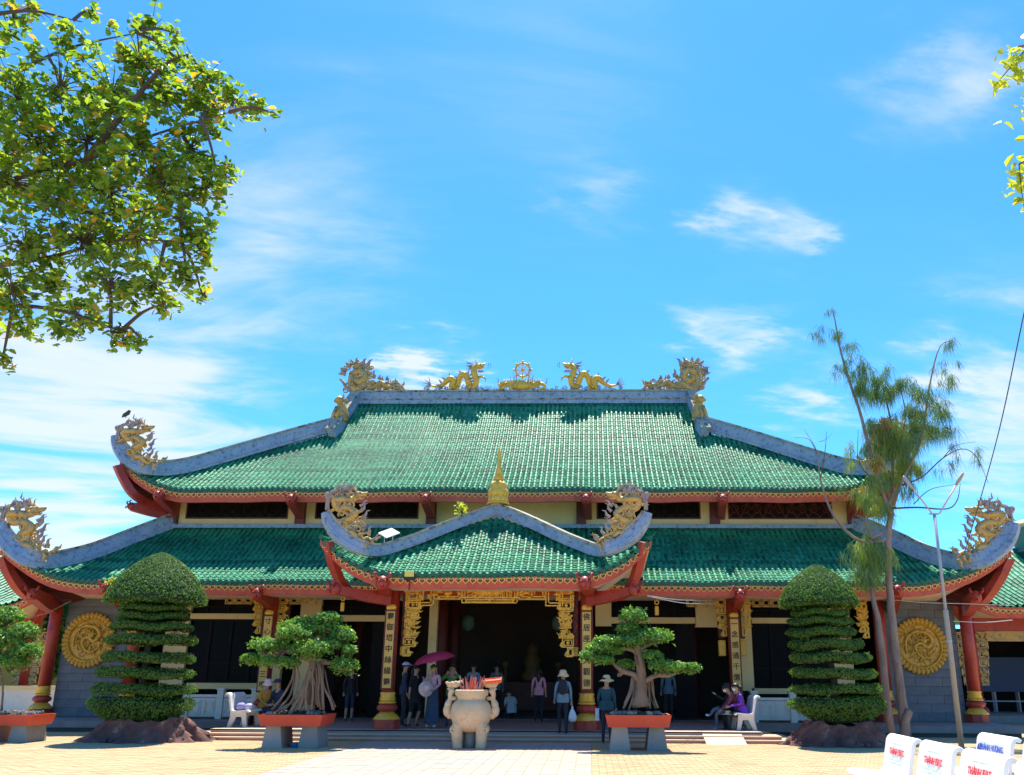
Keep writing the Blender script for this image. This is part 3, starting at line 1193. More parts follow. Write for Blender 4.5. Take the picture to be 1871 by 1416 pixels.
# ---- red corner rafters
def rafter(pts, hh_, wd_, parent, fr, drop, inner):
    q = [Vector(p) for p in spline(pts, 18)]
    tip = fr.S(XC - fr.half + .05, 0) + Vector((0, .1, -drop))
    inner = Vector(inner)
    for s in (0, 1):
        m = MB()
        m.band(q, hh_, wd_)
        w = MB()
        for i, p in enumerate(q):
            g = i / 18
            t = tip.lerp(inner, g ** 1.15)
            t.z = max(t.z, p.z)
            for dx in (-.05, .05):
                w.v.append((p.x + dx, p.y, p.z))
                w.v.append((t.x + dx, t.y, t.z))
        for i in range(18):
            for a in (0, 2):
                w.f.append((4 * i + a, 4 * i + a + 1, 4 * i + a + 5, 4 * i + a + 4))
                w.m.append(0)
        if s:
            m, w = m.mirror(XC), w.mirror(XC)
        o = recalc(m.build('corner_rafter', M['red'], parent))
        if parent is not porch_roof:
            w.build('rafter_web', M['darkred'], o)


rafter([P(599, 990, 22.45), P(606, 1020, 22.55), P(616, 1050, 22.8), P(632, 1076, 23.2), P(660, 1090, 23.7)], .10, .11, porch_roof, pfr, .3, (XC - 3.0, 23.9, pe_z - .32))
rafter([P(214, 850, 27.65), P(226, 876, 27.7), P(243, 902, 27.9), P(272, 920, 28.5), P(320, 932, 29.2)], .12, .11, upper_roof, ufr, .3, (XC - 12.05, 29.2, ue_z - .37))
rafter([P(5, 1018, 25.9), P(18, 1048, 25.95), P(38, 1076, 26.2), P(62, 1094, 26.9), P(96, 1106, 28.3)], .14, .13, lower_roof, lfr, .3, (XC - 14.2, 28.6, le_z - .32))

# small curled heads on the beam ends
head_bm = MB()
head_bm.lathe([(0.0, -.17), (.10, -.16), (.155, -.06), (.15, .05), (.10, .13), (0.02, .17)], (0, 0, 0), 10)
for s in (-1, 1):
    head_bm.tube([(s * .10, -.10, .08), (s * .17, -.16, .14), (s * .19, -.13, .22), (s * .13, -.08, .22)], [.04, .035, .028, .015], 5)
    head_bm.blob((s * .075, -.145, .03), .035, 6, 4)
head_bm.tube([(0, -.12, -.06), (0, -.22, -.05), (0, -.23, -.12)], [.07, .05, .03], 6)
ho = head_bm.build('beam_head', M['red'], smooth=True)
head_mesh = ho.data
bpy.data.objects.remove(ho)


def beam(pa, pb, ha, hb, wd, parent, head=True, hs=1.0, sag=.0, name='bracket_beam'):
    pa, pb = Vector(pa), Vector(pb)
    mid = (pa + pb) / 2 - Vector((0, 0, sag))
    m = MB()
    pts = [Vector(p) for p in spline([pa, mid, pb], 8)]
    k = len(pts)
    m.band(pts, [ha + (hb - ha) * i / (k - 1) for i in range(k)], wd)
    o = recalc(m.build(name, M['red'], parent))
    if head:
        dx = math.atan2(pb.x - pa.x, -(pb.y - pa.y))
        inst('beam_head', head_mesh, o, pb + Vector((0, -.02, .02)), rot=(0, 0, dx), scale=(hs,) * 3)
    return o


# porch: beams from the columns to the corners and straight out to the front
for s in (0, 1):
    f = (lambda p: p) if not s else (lambda p: Vector((2 * XC - p.x, p.y, p.z)))
    beam(f(P(712, 1093, 23.6)), f(P(614, 1077, 22.6)), .20, .10, .10, porch_roof, hs=1.0, sag=.04)
    beam(f(P(708, 1080, 23.9)), f(P(699, 1066, 22.36)), .22, .15, .14, porch_roof, hs=1.1)
    # lower roof
    beam(f(P(497, 1098, 27.4)), f(P(470, 1086, 25.76)), .26, .14, .13, lower_roof, hs=1.1)
    beam(f(P(105, 1106, 28.4)), f(P(60, 1086, 26.1)), .30, .16, .15, lower_roof, hs=1.0, sag=.05)
    beam(f(P(232, 1104, 28.4)), f(P(193, 1076, 25.78)), .24, .14, .13, lower_roof, hs=1.0)
    # upper roof
    for ua, va, ub, vb in ((551, 934, 531, 913), (789, 934, 777, 913)):
        beam(f(P(ua, va, 29.15)), f(P(ub, vb, 27.5)), .30, .14, .13, upper_roof, hs=1.0)
    beam(f(P(322, 933, 29.2)), f(P(241, 926, 28.1)), .32, .13, .12, upper_roof, hs=.8, sag=.05)
    beam(f(P(322, 930, 29.15)), f(P(288, 906, 27.5)), .26, .13, .12, upper_roof, hs=.9)

# ---- upper storey wall
UW = 29.2
zu0, zu1 = lt_z + .02, ue_z - .12
core = MB()
core.box2((XC - 12.0, UW + .12, zu0 - 1.2), (XC + 12.0, 37.8, zu1 + .3))
upper_wall = core.build('upper_wall', M['cream'], T)
wz0, wz1 = P(430, 948, UW).z, ue_z + .02
lat = []
m = MB()
wins = [(340, 527), (576, 765), (1090, 1280), (1330, 1521)]
xs = [(P(a, 935, UW).x, P(b, 935, UW).x) for a, b in wins]
edges = [XC - 12.0]
for a, b_ in xs:
    edges += [a, b_]
edges.append(XC + 12.0)
for i in range(0, len(edges), 2):
    m = MB()
    m.box2((edges[i], UW, wz0), (edges[i + 1], UW + .119, wz1))
    m.build('wall_pier', M['cream'], upper_wall)
m = MB()
m.box2((XC - 12.0, UW, zu0), (XC + 12.0, UW + .119, wz0 - .002))
m.build('wall_sill', M['cream'], upper_wall)
for k, (a, b_) in enumerate(xs):
    m = MB()
    m.box2((a, UW + .06, wz0), (b_, UW + .118, wz1))
    w = m.build('window', M['dark'], T)
    m = MB()
    t = .045
    for (x0, z0, x1, z1) in ((a, wz0, b_, wz0 + t), (a, wz0 + t, a + t, wz1), (b_ - t, wz0 + t, b_, wz1)):
        m.box2((x0, UW - .015, z0), (x1, UW + .06, z1))
    m.build('window_frame', M['darkred'], w)
    m = MB()
    # scroll lattice
    nn = 9
    for i in range(nn):
        cx = a + t + (b_ - a - 2 * t) * (i + .5) / nn
        cz = (wz0 + wz1) / 2 - .03
        s = 1 if i % 2 else -1
        pts = []
        for q in range(16):
            w_ = q / 15 * 3.6 * PI
            rr = .20 * (1 - q / 17)
            pts.append((cx + s * rr * math.cos(w_) * .9, UW + .045, cz + rr * math.sin(w_)))
        m.tube(pts, .020, 4)
        m.tube([(cx - s * .2, UW + .045, wz0 + .05), (cx - s * .05, UW + .045, cz), (cx + s * .16, UW + .045, wz1 - .02)], .022, 4)
        m.tube([(cx + s * .22, UW + .045, wz0 + .05), (cx + s * .1, UW + .045, wz0 + .2), (cx - s * .12, UW + .045, wz0 + .28)], .02, 4)
    m.build('lattice', M['darkred'] if k == 3 else M['dark'], w)
for u in (551, 789, 1062, 1305):
    c = P(u, 935, UW)
    m = MB()
    m.box2((c.x - .17, UW - .16, zu0 - .03), (c.x + .17, UW - .001, wz1 - .05))
    m.build('upper_post', M['darkred'], T)
for s in (-1, 1):
    m = MB()
    m.box((XC + s * 12.0, UW + .02, (zu0 + wz1) / 2), (.5, .36, wz1 - zu0 + .1))
    m.build('upper_post', M['darkred'], T)

# ---- hall: facade and dark interior
FY = 29.0
m = MB()
zc = 5.2
m.box2((XC - 14.0, 29.5, 0.0), (XC + 14.0, 38.0, 0.27))
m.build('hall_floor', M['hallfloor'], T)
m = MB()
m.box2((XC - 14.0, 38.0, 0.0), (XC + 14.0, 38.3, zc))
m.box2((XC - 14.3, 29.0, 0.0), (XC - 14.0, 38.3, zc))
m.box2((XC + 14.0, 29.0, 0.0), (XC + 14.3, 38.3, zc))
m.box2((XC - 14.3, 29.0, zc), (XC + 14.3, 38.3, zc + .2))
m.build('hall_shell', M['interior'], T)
for s in (-1, 1):
    for yy in (31.5, 34.5):
        for xx in (2.6, 6.5):
            m = MB()
            m.lathe([(.24, .27), (.24, zc)], (XC + s * xx, yy, 0), 14)
            m.build('hall_pillar', M['darkred'], T, smooth=True)


def frect(name, u0, v0, u1, v1, mt, parent, y=FY, d=.24, zfix=None):
    a, b_ = P(u0, v1, y), P(u1, v0, y)
    um, vm = (u0 + u1) / 2, (v0 + v1) / 2
    x0, x1 = P(u0, vm, y).x, P(u1, vm, y).x
    z0, z1 = P(um, v1, y).z, P(um, v0, y).z
    m = MB()
    m.box2((x0, y, z0), (x1, y + d, z1))
    return m.build(name, M[mt], parent)


facade = MB()
z_top = P(450, 1080, FY).z
facade.box2((XC - 14.0, FY + .02, z_top + .0), (XC + 14.0, FY + .22, zc - .002))
facade = facade.build('facade', M['cream'], T)
for (u0, v0, u1, v1) in [(300, 1078, 342, 1262), (542, 1078, 580, 1312), (1271, 1083, 1310, 1143), (1349, 1083, 1374, 1262), (1514, 1083, 1556, 1262), (497, 1124, 512, 1312),
                         (781, 1080, 796, 1312), (1088, 1083, 1117, 1144)]:
    frect('pier', u0, v0, u1, v1, 'cream', facade)
for (u0, v0, u1, v1) in [(342, 1121, 497, 1131), (580, 1124, 706, 1135), (1117, 1128, 1271, 1139), (1374, 1129, 1514, 1139), (796, 1080, 836, 1090), (960, 1080, 1088, 1090), (340, 1248, 497, 1259), (1374, 1258, 1514, 1268), (1271, 1143.2, 1349, 1146)]:
    frect('beam', u0, v0, u1, v1, 'cream', facade, d=.26)


def window(u0, v0, u1, v1, kind='window', n=4):
    w = frect(kind, u0, v0, u1, v1, 'glass', T, y=FY + .16, d=.03)
    um, vm = (u0 + u1) / 2, (v0 + v1) / 2
    x0, x1, z0, z1 = P(u0, vm, FY + .16).x, P(u1, vm, FY + .16).x, P(um, v1, FY + .16).z, P(um, v0, FY + .16).z
    for i in range(n + 1):
        x = x0 + (x1 - x0) * i / n
        m = MB()
        m.box2((x - .035, FY + .11, z0), (x + .035, FY + .159, z1))
        m.build('mullion', M['dark'], w)
    for z in (z0 + .03, z1 - .03, z0 + (z1 - z0) * .3):
        for i in range(n):
            m = MB()
            m.box2((x0 + (x1 - x0) * i / n + .036, FY + .112, z - .03), (x0 + (x1 - x0) * (i + 1) / n - .036, FY + .158, z + .03))
            m.build('window_rail', M['dark'], w)
    return w


window(343, 1078, 497, 1120.5)
window(343, 1131.5, 497, 1247.5)
window(581, 1078, 705, 1123.5)
window(1118, 1083, 1270, 1127.5)
window(1375, 1083, 1513, 1128.5)
window(1375, 1139.5, 1513, 1257.5)
# open door leaves folded in the entrances
for (u0, u1) in ((582, 612), (676, 706), (1118, 1148), (1236, 1271)):
    frect('door', u0, 1136 if u0 < 1000 else 1140, u1, 1311, 'dark', T, y=FY + .3, d=.05)


# ---- columns
def column(x, y, zb, ztop, rs, name='column', pedestal=1.0, square=False):
    m = MB()
    k = pedestal
    m.lathe([(rs, zb + .93 * k), (rs * .97, ztop)], (x, y, 0), 16)
    c = m.build(name, M['red'], T, smooth=True)
    for nm, mt, prof in [('base_block', 'red', [(.36, 0), (.36, .25)]),
                         ('base_bell', 'gold', [(.365, .251), (.35, .29), (.27, .37), (.20, .43), (.18, .445)]),
                         ('base_ring', 'red', [(.19, .446), (.27, .50), (.285, .56), (.25, .62), (.18, .65)]),
                         ('base_bead', 'gold', [(.19, .651), (.24, .67), (.24, .70), (.19, .72)]),
                         ('base_collar', 'gold', [(.20, .721), (.22, .76), (.19, .88), (.215, .931), (.18, .96)])]:
        m = MB()
        m.lathe([(r_ * k, zb + z_ * k) for r_, z_ in prof], (x, y, 0), 8 if nm == 'base_block' else 18)
        m.build(nm, M[mt], c, smooth=nm != 'base_block')
    return c


def couplet(x, y, z0, z1, txt, w):
    m = MB()
    m.bev((x, y, (z0 + z1) / 2), (w + .09, .05, z1 - z0 + .1), .012)
    fr_ = m.build('couplet_frame', M['darkred'], T)
    m = MB()
    m.bev((x, y - .028, (z0 + z1) / 2), (w, .02, z1 - z0), .006)
    m.build('couplet_board', M['board'], fr_)
    m = MB()
    m.lathe([(w * .50, 0), (w * .62, .05), (w * .52, .12), (w * .3, .15)], (x, y - .01, z1 + .05), 10, sy=.35)
    m.build('couplet_crest', M['gold'], fr_, smooth=True)
    n = len(txt)
    st = (z1 - z0) / n
    for i, ch in enumerate(txt):
        if ch == ' ':
            continue
        me = text_mesh(ch, min(w * .86, st * .80), M['ink'], 'character', .004, .0025)
        inst('character', me, fr_, (x, y - .041, z1 - st * (i + .5)), rot=(PI / 2, 0, 0))
    return fr_


for s, u, txt in ((0, 705, '靈御塔中絲緣靈'), (1, 1072, '佛居座上人觀德')):
    cx = XC + (-2.71 if not s else 2.71)
    column(cx, 23.95, .25, pe_z - .1, .175, 'porch_column')
    couplet(cx, 23.73, P(715, 1257, 23.7).z, P(715, 1117, 23.7).z, txt, .235)
for u, v, txt, tv, bv in ((490, 1190, '寸心常照重三界', 1126, 1262), (1342, 1200, '一念感通千億佛', 1131, 1268)):
    cx = P(u, v, 27.4).x
    column(cx, 27.4, .25, le_z - .1, .18, 'front_column')
    couplet(cx, 27.17, P(u, bv, 27.15).z, P(u, tv, 27.15).z, txt, .25)
for s in (-1, 1):
    column(XC + s * 15.0, 28.3, .30, le_z - .05, .19, 'corner_column')
    column(XC + s * 12.2, 28.25, .30, le_z - .05, .19, 'corner_column')


# ---- grey slate wall panels with dragon medallions
M['bronze'] = mat('bronze_gold_paint', (0.56, 0.29, 0.022), 0.45, (0.64, 0.37, 0.045), 5, 0.6, dirt=(0.18, 0.09, 0.02), dirt_lo=0.50, dirt_hi=0.72, dscale=7, bump=0.12, metal=0.1)
M['medback'] = mat('medallion_ground', (0.07, 0.035, 0.012), 0.7)


def medallion(c, R):
    d = thing('dragon_medallion', c, '', 'medallion', 'gold dragon medallions on the grey slate walls')
    m = MB()
    n = 36
    m.lathe([(R * .95, 0), (R * .95, .02), (R * .80, .03), (R * .80, .06), (R * .75, .085), (R * .72, .05), (R * .70, .012)], (0, 0, 0), n)
    o = m.build('disc', M['bronze'], None, smooth=False)
    o.data.transform(Matrix.Rotation(PI / 2, 4, 'X'))
    o.parent = d
    m = MB()
    m.lathe([(R * .71, .0), (R * .71, .01)], (0, 0, 0), n)
    o = m.build('backing', M['medback'], None)
    o.data.transform(Matrix.Rotation(PI / 2, 4, 'X'))
    o.parent = d
    m = MB()
    for i in range(46):
        w, rr = random.uniform(0, 6.28), R * math.sqrt(random.random()) * .56
        flame(m, (rr * math.cos(w), rr * math.sin(w)), random.uniform(0, 6.28), R * random.uniform(.16, .3), -.05, R * .035, random.choice((-.7, .7)))
        if i % 2:
            curl(m, (rr * math.sin(w), rr * math.cos(w)), R * .09, w, 1.2, -.05, R * .026)
    o = m.build('relief_scrolls', M['bronze'], None, kind='stuff')
    o.parent = d
    pm = MB()
    pm.blob((0, 0, 0), (R * .092, .055, R * .12), 8, 5)
    po = pm.build('petal', M['bronze'], smooth=True)
    pme = po.data
    bpy.data.objects.remove(po)
    for i in range(n):
        w = 2 * PI * i / n
        p = bpy.data.objects.new('petal', pme)
        COL.objects.link(p)
        p.parent = d
        p.location = (math.cos(w) * R * .89, -.03, math.sin(w) * R * .89)
        p.rotation_euler = (0, -w + PI / 2, 0)
    # coiled relief dragon
    f = lambda a, b: Vector((a * R, -.07, b * R))
    m = MB()
    body = spline([(-.52, -.25), (-.5, .2), (-.2, .48), (.2, .46), (.42, .2), (.25, -.05), (0, .1), (-.2, -.05), (-.05, -.35), (.25, -.42), (.5, -.2)], 50)
    m.tube([f(*p) for p in body], [R * (.035 + .04 * math.sin(PI * min(i / 44, 1))) for i in range(51)], 7)
    for i in range(3, 49, 2):
        p, q = body[i], body[i + 1]
        t = np.array(q) - np.array(p)
        t /= np.linalg.norm(t) + 1e-9
        nn = np.array((-t[1], t[0])) * (1 if i % 4 == 3 else -1)
        m.tube([f(*p), f(*(p + nn * .13 + t * .02)), f(*(p + nn * .19 - t * .05))], [R * .03, R * .022, .004], 5)
    db = m.build('relief_dragon', M['bronze'], d, smooth=True)
    db.location = (0, 0, 0)
    db.data.transform(Matrix.Translation(Vector(d.location)))
    m = MB()
    m.blob((.12 * R, -.10, .17 * R), (R * .13, .06, R * .11), 8, 6)
    for w in (0.3, 1.2, 2.0, 2.8, 3.7, 4.6):
        m.tube([(.12 * R, -.1, .17 * R), (.12 * R + math.cos(w) * R * .18, -.1, .17 * R + math.sin(w) * R * .18), (.12 * R + math.cos(w + .4) * R * .26, -.08, .17 * R + math.sin(w + .4) * R * .26)], [R * .045, R * .03, .004], 5)
    for (a, b) in ((-.35, -.05), (.0, -.15), (.3, -.25), (-.1, .3)):
        for w in np.linspace(0, 2 * PI, 6)[:-1]:
            m.tube([(a * R, -.05, b * R), ((a + .11 * math.cos(w)) * R, -.08, (b + .11 * math.sin(w)) * R)], [R * .03, R * .012], 5)
    h = m.build('relief_head', M['bronze'], None, smooth=True)
    h.parent = d
    m = MB()
    for i in range(60):
        w, rr = random.uniform(0, 2 * PI), R * math.sqrt(random.random()) * .62
        m.blob((math.cos(w) * rr, -.02, math.sin(w) * rr), (random.uniform(.02, .06), .035, random.uniform(.015, .03)), 6, 4, rot=Matrix.Rotation(random.uniform(0, PI), 3, 'Y'))
    h = m.build('cloud_relief', M['bronze'], None, smooth=True, kind='stuff')
    h.parent = d
    return d


for s in (-1, 1):
    x0, x1 = XC + s * 12.4, XC + s * 14.75
    xa, xb = min(x0, x1), max(x0, x1)
    m = MB()
    m.box2((xa, 28.55, .30), (xb, 28.8, le_z + .1))
    w = m.build('slate_wall', M['slatedark'], T)
    sw, sh = .86, .27
    r = 0
    z = .305
    zt_ = le_z + .05
    mesh_full = None
    while z < zt_:
        x = xa - (sw / 2 if r % 2 else 0)
        while x < xb - .02:
            a, b_ = max(x, xa), min(x + sw, xb)
            if b_ - a > .05:
                if mesh_full is None:
                    q = MB()
                    q.bev((0, 0, 0), (sw - .007, .06, sh - .007), .004)
                    o = q.build('slab', M['slate'])
                    mesh_full = o.data
                    bpy.data.objects.remove(o)
                inst('slab', mesh_full, w, ((a + b_) / 2, 28.545 - random.uniform(0, .012), z + sh / 2), scale=((b_ - a - .007) / (sw - .007), 1, 1))
            x += sw
        z += sh
        r += 1
c = P(162, 1169, 28.42)
md = medallion((c.x, 28.44, c.z), .90)
md['label'] = 'round gold dragon medallion with petal rim on the grey wall beside the left spiral topiary'
c = P(1681, 1180, 28.42)
md = medallion((c.x, 28.44, c.z), .90)
md['label'] = 'round gold dragon medallion with petal rim on the grey wall behind the casuarina trunks'


# ---- white balustrades
def fret(mb, x0, z0, w, h, y, t, d, turns=2, fx=1, fz=1):
    """square meander spiral of bars"""
    pts = []
    a, b_, c_, e = 0, 0, w, h
    st = min(w, h) / (2 * turns + 1)
    pts = [(0, 0)]
    for k in range(turns):
        pts += [(c_, b_), (c_, e), (a, e), (a, b_ + st)]
        a += st
        b_ += st
        c_ -= st
        e -= st
        if c_ - a < st * .6 or e - b_ < st * .6:
            break
        pts += [(a, b_)] if False else []
    pts2 = []
    for (p, q) in pts:
        X = x0 + (p if fx > 0 else w - p)
        Z = z0 + (q if fz > 0 else h - q)
        pts2.append((X, Z))
    for i in range(len(pts2) - 1):
        (xa_, za_), (xb_, zb_) = pts2[i], pts2[i + 1]
        mb.box2((min(xa_, xb_) - t / 2, y - d / 2, min(za_, zb_) - t / 2), (max(xa_, xb_) + t / 2, y + d / 2 + random.uniform(0, .003), max(za_, zb_) + t / 2))


def balustrade(xa, xb, y, z0, label):
    b = thing('balustrade', ((xa + xb) / 2, y, z0), label, 'balustrade', 'white fretwork balustrades in front of the hall windows')
    n = max(1, int(round((xb - xa) / 1.0)))
    w = (xb - xa) / n
    for i in range(n + 1):
        m = MB()
        m.bev((xa + i * w, y, z0 + .45), (.2, .22, .90), .012)
        m.bev((xa + i * w, y, z0 + .93), (.25, .27, .07), .012)
        m.build('post', M['white_old'], b)
    for i in range(n):
        x = xa + i * w
        m = MB()
        m.box2((x + .102, y - .05, z0 + .10), (x + w - .102, y + .05, z0 + .66))
        p = m.build('panel', M['white_old'], b)
        m = MB()
        for fx in (1, -1):
            fret(m, x + .17 if fx > 0 else x + w / 2 + .06, z0 + .18, w / 2 - .23, .40, y - .062, .025, .02, 2, fx)
        m.build('fret_relief', M['white_old'], p)
        m = MB()
        m.bev((x + w / 2, y, z0 + .72), (w - .204, .16, .09), .012)
        m.build('rail', M['white_old'], b)
    return b


balustrade(P(340, 1290, 27.6).x, P(465, 1290, 27.6).x, 27.6, .27, 'white fretwork balustrade left of the steps behind the bench with purple bags')
balustrade(P(1378, 1290, 27.6).x, P(1520, 1290, 27.6).x, 27.6, .27, 'white fretwork balustrade behind the bench where the purple-shirted woman sits')


# ---- gilded fretwork hanging in the porch and beside the columns
def gilt_side(xa, w, z1, z0, y, s, parent, rich=True):
    """vertical bracket, wide at the top and narrowing down; s=+1 when the column is on its left"""
    m = MB()
    H = z1 - z0
    k = 7 if rich else 5
    for i in range(k):
        f0 = i / k
        ww = w * (1 - .45 * f0 ** 1.5) * (1.0 if i < k - 1 else .6)
        hh_ = H / k * .92
        zb_ = z1 - H * (i + 1) / k
        x0 = xa if s > 0 else xa - ww
        if rich and 1.5 < i < 4.6:
            for q in range(9):   # leafy blobs
                a = random.uniform(.1, .9) * ww
                b_ = random.uniform(.0, 1.0) * hh_
                m.blob((x0 + a, y - .03, zb_ + b_), (random.uniform(.04, .08), .045, random.uniform(.025, .05)), 6, 4, rot=Matrix.Rotation(random.uniform(0, PI), 3, 'Y'))
                m.tube([(x0 + a, y, zb_ + b_), (x0 + a + s * random.uniform(.05, .14), y - .03, zb_ + b_ - .03), (x0 + a + s * random.uniform(.1, .2), y - .02, zb_ + b_ + random.uniform(-.02, .09))], [.035, .026, .005], 5)
            fret(m, x0, zb_, ww * .7, hh_ * .8, y + .02, .022, .04, 2, s)
            for q in range(3):
                curl(m, (x0 + random.uniform(.2, .9) * ww, zb_ + random.uniform(.1, .9) * hh_), .075, random.uniform(0, 6), 1.3, y - .04, .024, random.choice((-1, 1)))
        else:
            fret(m, x0, zb_, ww, hh_, y, .026, .05, 2, s, 1 if i % 2 else -1)
            curl(m, (x0 + ww * (.95 if s > 0 else .05), zb_ + hh_ * .2), .07, PI / 2, 1.2, y - .01, .026, -s)
            flame(m, (x0 + ww * (.9 if s > 0 else .1), zb_ + hh_ * .6), (-.6 if s > 0 else PI + .6), .16, y - .01, .03, .6)
            if i % 2:
                m.blob((x0 + ww * .5, y - .01, zb_ + hh_ * .5), (.05, .03, .05), 6, 4)
    return m.build('gilt_bracket', M['gold'], parent)


zf1 = P(888, 1072, 23.85).z
gz = lambda v: P(888, v, 23.85).z
gx = lambda u, v=1090: P(u, v, 23.85).x
gilt_side(gx(742), gx(769) - gx(742), gz(1080), gz(1199), 23.86, 1, T)
gilt_side(2 * XC - gx(742), gx(769) - gx(742), gz(1080), gz(1199), 23.86, -1, T)
m = MB()
n = 12
xa, xb = gx(742), 2 * XC - gx(742)
for i in range(n):
    w = (xb - xa) / n
    q = abs(i + .5 - n / 2) / (n / 2)
    hh_ = .34 if .35 < q < .62 else (.44 if q < .35 else .40 + .9 * (q - .62))
    fret(m, xa + i * w + .01, zf1 - hh_, w - .02, hh_, 23.87, .032, .05, 2, 1 if i % 2 else -1)
for i in range(70):
    q = random.uniform(-1, 1)
    m.blob((XC + q * 2.4, 23.83, zf1 - random.uniform(.06, .32)), (random.uniform(.05, .10), .04, random.uniform(.025, .04)), 6, 4, rot=Matrix.Rotation(random.uniform(-.6, .6), 3, 'Y'))
m.build('gilt_frieze', M['gold'], T)
m = MB()
for (hw, z0, z1) in ((.86, gz(1093), gz(1090.5)), (.68, gz(1097), gz(1094.5)), (.68, gz(1102), gz(1099))):
    m.box2((XC - hw, 23.82, z0), (XC + hw, 23.90, z1))
for s in (-1, 1):
    m.box2((XC + s * .66 - .02, 23.821, gz(1099)), (XC + s * .66 + .02, 23.899, gz(1097)))
    m.tube([(XC + s * .15, 23.83, gz(1088)), (XC + s * .4, 23.8, gz(1078)), (XC + s * .62, 23.8, gz(1082)), (XC + s * .6, 23.8, gz(1089)), (XC + s * .48, 23.8, gz(1086))], [.05, .045, .04, .03, .01], 6)
    for i in range(6):
        m.box2((XC + s * (.1 + i * .13) - .012, 23.84, gz(1090.6)), (XC + s * (.1 + i * .13) + .012, 23.88, gz(1084)))
for i in range(11):
    w = PI * (i + .5) / 11
    m.tube([(XC, 23.82, gz(1086)), (XC + math.cos(w) * .26, 23.79, gz(1086) + math.sin(w) * .17), (XC + math.cos(w + .2) * .40, 23.8, gz(1086) + math.sin(w) * .24)], [.05, .04, .006], 5)
m.blob((XC, 23.78, gz(1082)), (.10, .08, .09), 10, 7)
m.build('gilt_pendant', M['gold'], T)
# dark red hanging posts with gilded feet beside the porch brackets
for s in (-1, 1):
    x = XC + s * 2.40
    m = MB()
    m.bev((x, 24.15, (gz(1078) + gz(1180)) / 2), (.15, .15, gz(1078) - gz(1180)), .015)
    hp_ = m.build('hanging_post', M['darkred'], T)
    m = MB()
    m.tube([(x + .05 * math.sin(i * .9), 24.06, gz(1080) - (gz(1080) - gz(1178)) * i / 24) for i in range(25)], .03, 5)
    m.build('carved_dragon', M['red'], hp_, smooth=True)
    m = MB()
    m.bev((x, 24.15, (gz(1180.5) + gz(1198)) / 2), (.165, .165, gz(1180.5) - gz(1198)), .02)
    m.build('post_foot', M['gold'], hp_)
for (u, v) in ((490, 1130), (1342, 1135)):
    cx = P(u, v, 27.4).x
    for s in (-1, 1):
        z1, z0 = P(u, v - 42, 27.45).z, P(u, v + 42, 27.45).z
        gilt_side(cx + s * .25, .26, z1, z0 + .25, 27.5, s, T, rich=False)
        m = MB()
        for i in range(3):
            fret(m, cx + s * (.62 + .3 * i) - (0 if s > 0 else .26), z1 - .26, .26, .24, 27.5, .03, .05, 2, s)
        m.build('gilt_spandrel', M['goldold'], T)
        m = MB()
        m.bev((cx + s * .33, 28.1, (z1 + z0) / 2 + .2), (.2, .2, z1 - z0), .02)
        hp_ = m.build('hanging_post', M['darkred'], T)
        m = MB()
        m.bev((cx + s * .33, 28.1, z0 - .1), (.22, .22, .5), .02)
        m.build('post_foot', M['gold'], hp_)
for u in (1588, 232):
    x = P(u, 1150, 28.0).x
    s = 1 if u < 900 else -1
    gilt_side(x, .34, P(u, 1092, 28).z, P(u, 1165, 28).z, 28.05, s, T, rich=True)

# ================================================================== ROOF SCULPTURES
def dragon_head(m, c, f, sc, y, tilt=.1):
    """open-mouthed dragon head looking towards f (+1/-1 along x)"""
    def q(a, b, dy=0):
        ca, sa = math.cos(tilt), math.sin(tilt)
        return (c[0] + f * (a * ca - b * sa) * sc, y + dy * sc, c[1] + (a * sa + b * ca) * sc)
    m.tube([q(-.2, 0), q(.0, .06), (q(.25, .08)), q(.5, .16), q(.62, .28)], [.2 * sc, .24 * sc, .18 * sc, .13 * sc, .05 * sc], 8)     # skull, snout
    m.tube([q(-.05, -.1), q(.15, -.17), q(.36, -.16), q(.46, -.08)], [.13 * sc, .11 * sc, .08 * sc, .03 * sc], 7)                      # lower jaw
    m.tube([q(.1, -.05), q(.35, .0), q(.5, .02)], [.06 * sc, .04 * sc, .02 * sc], 5)                                                   # tongue
    for s in (-1, 1):
        m.blob(q(.16, .2, s * .16), .075 * sc, 7, 5)
        m.tube([q(-.05, .2, s * .1), q(-.25, .38, s * .16), q(-.35, .62, s * .2), q(-.22, .74, s * .2)], [.06 * sc, .05 * sc, .035 * sc, .01 * sc], 5)   # horn
        m.tube([q(-.15, .05, s * .18), q(-.35, .1, s * .3), q(-.45, .02, s * .32)], [.07 * sc, .05 * sc, .01 * sc], 5)                   # ear
    for k in range(4):
        m.tube([q(.28 + .07 * k, .03), q(.29 + .07 * k, -.05)], [.02 * sc, .004], 4)


def set_thing(name, c, label, cat, group=None):
    return thing(name, c, label, cat, group)


# --- long ridge dragons (traced on the ridge plane, real depth from the tubes)
def rd(cu, cv):
    p = P(590 + cu / 4.797, 630 + cv / 4.797, RIDGE_Y)
    return (p.x, p.z)


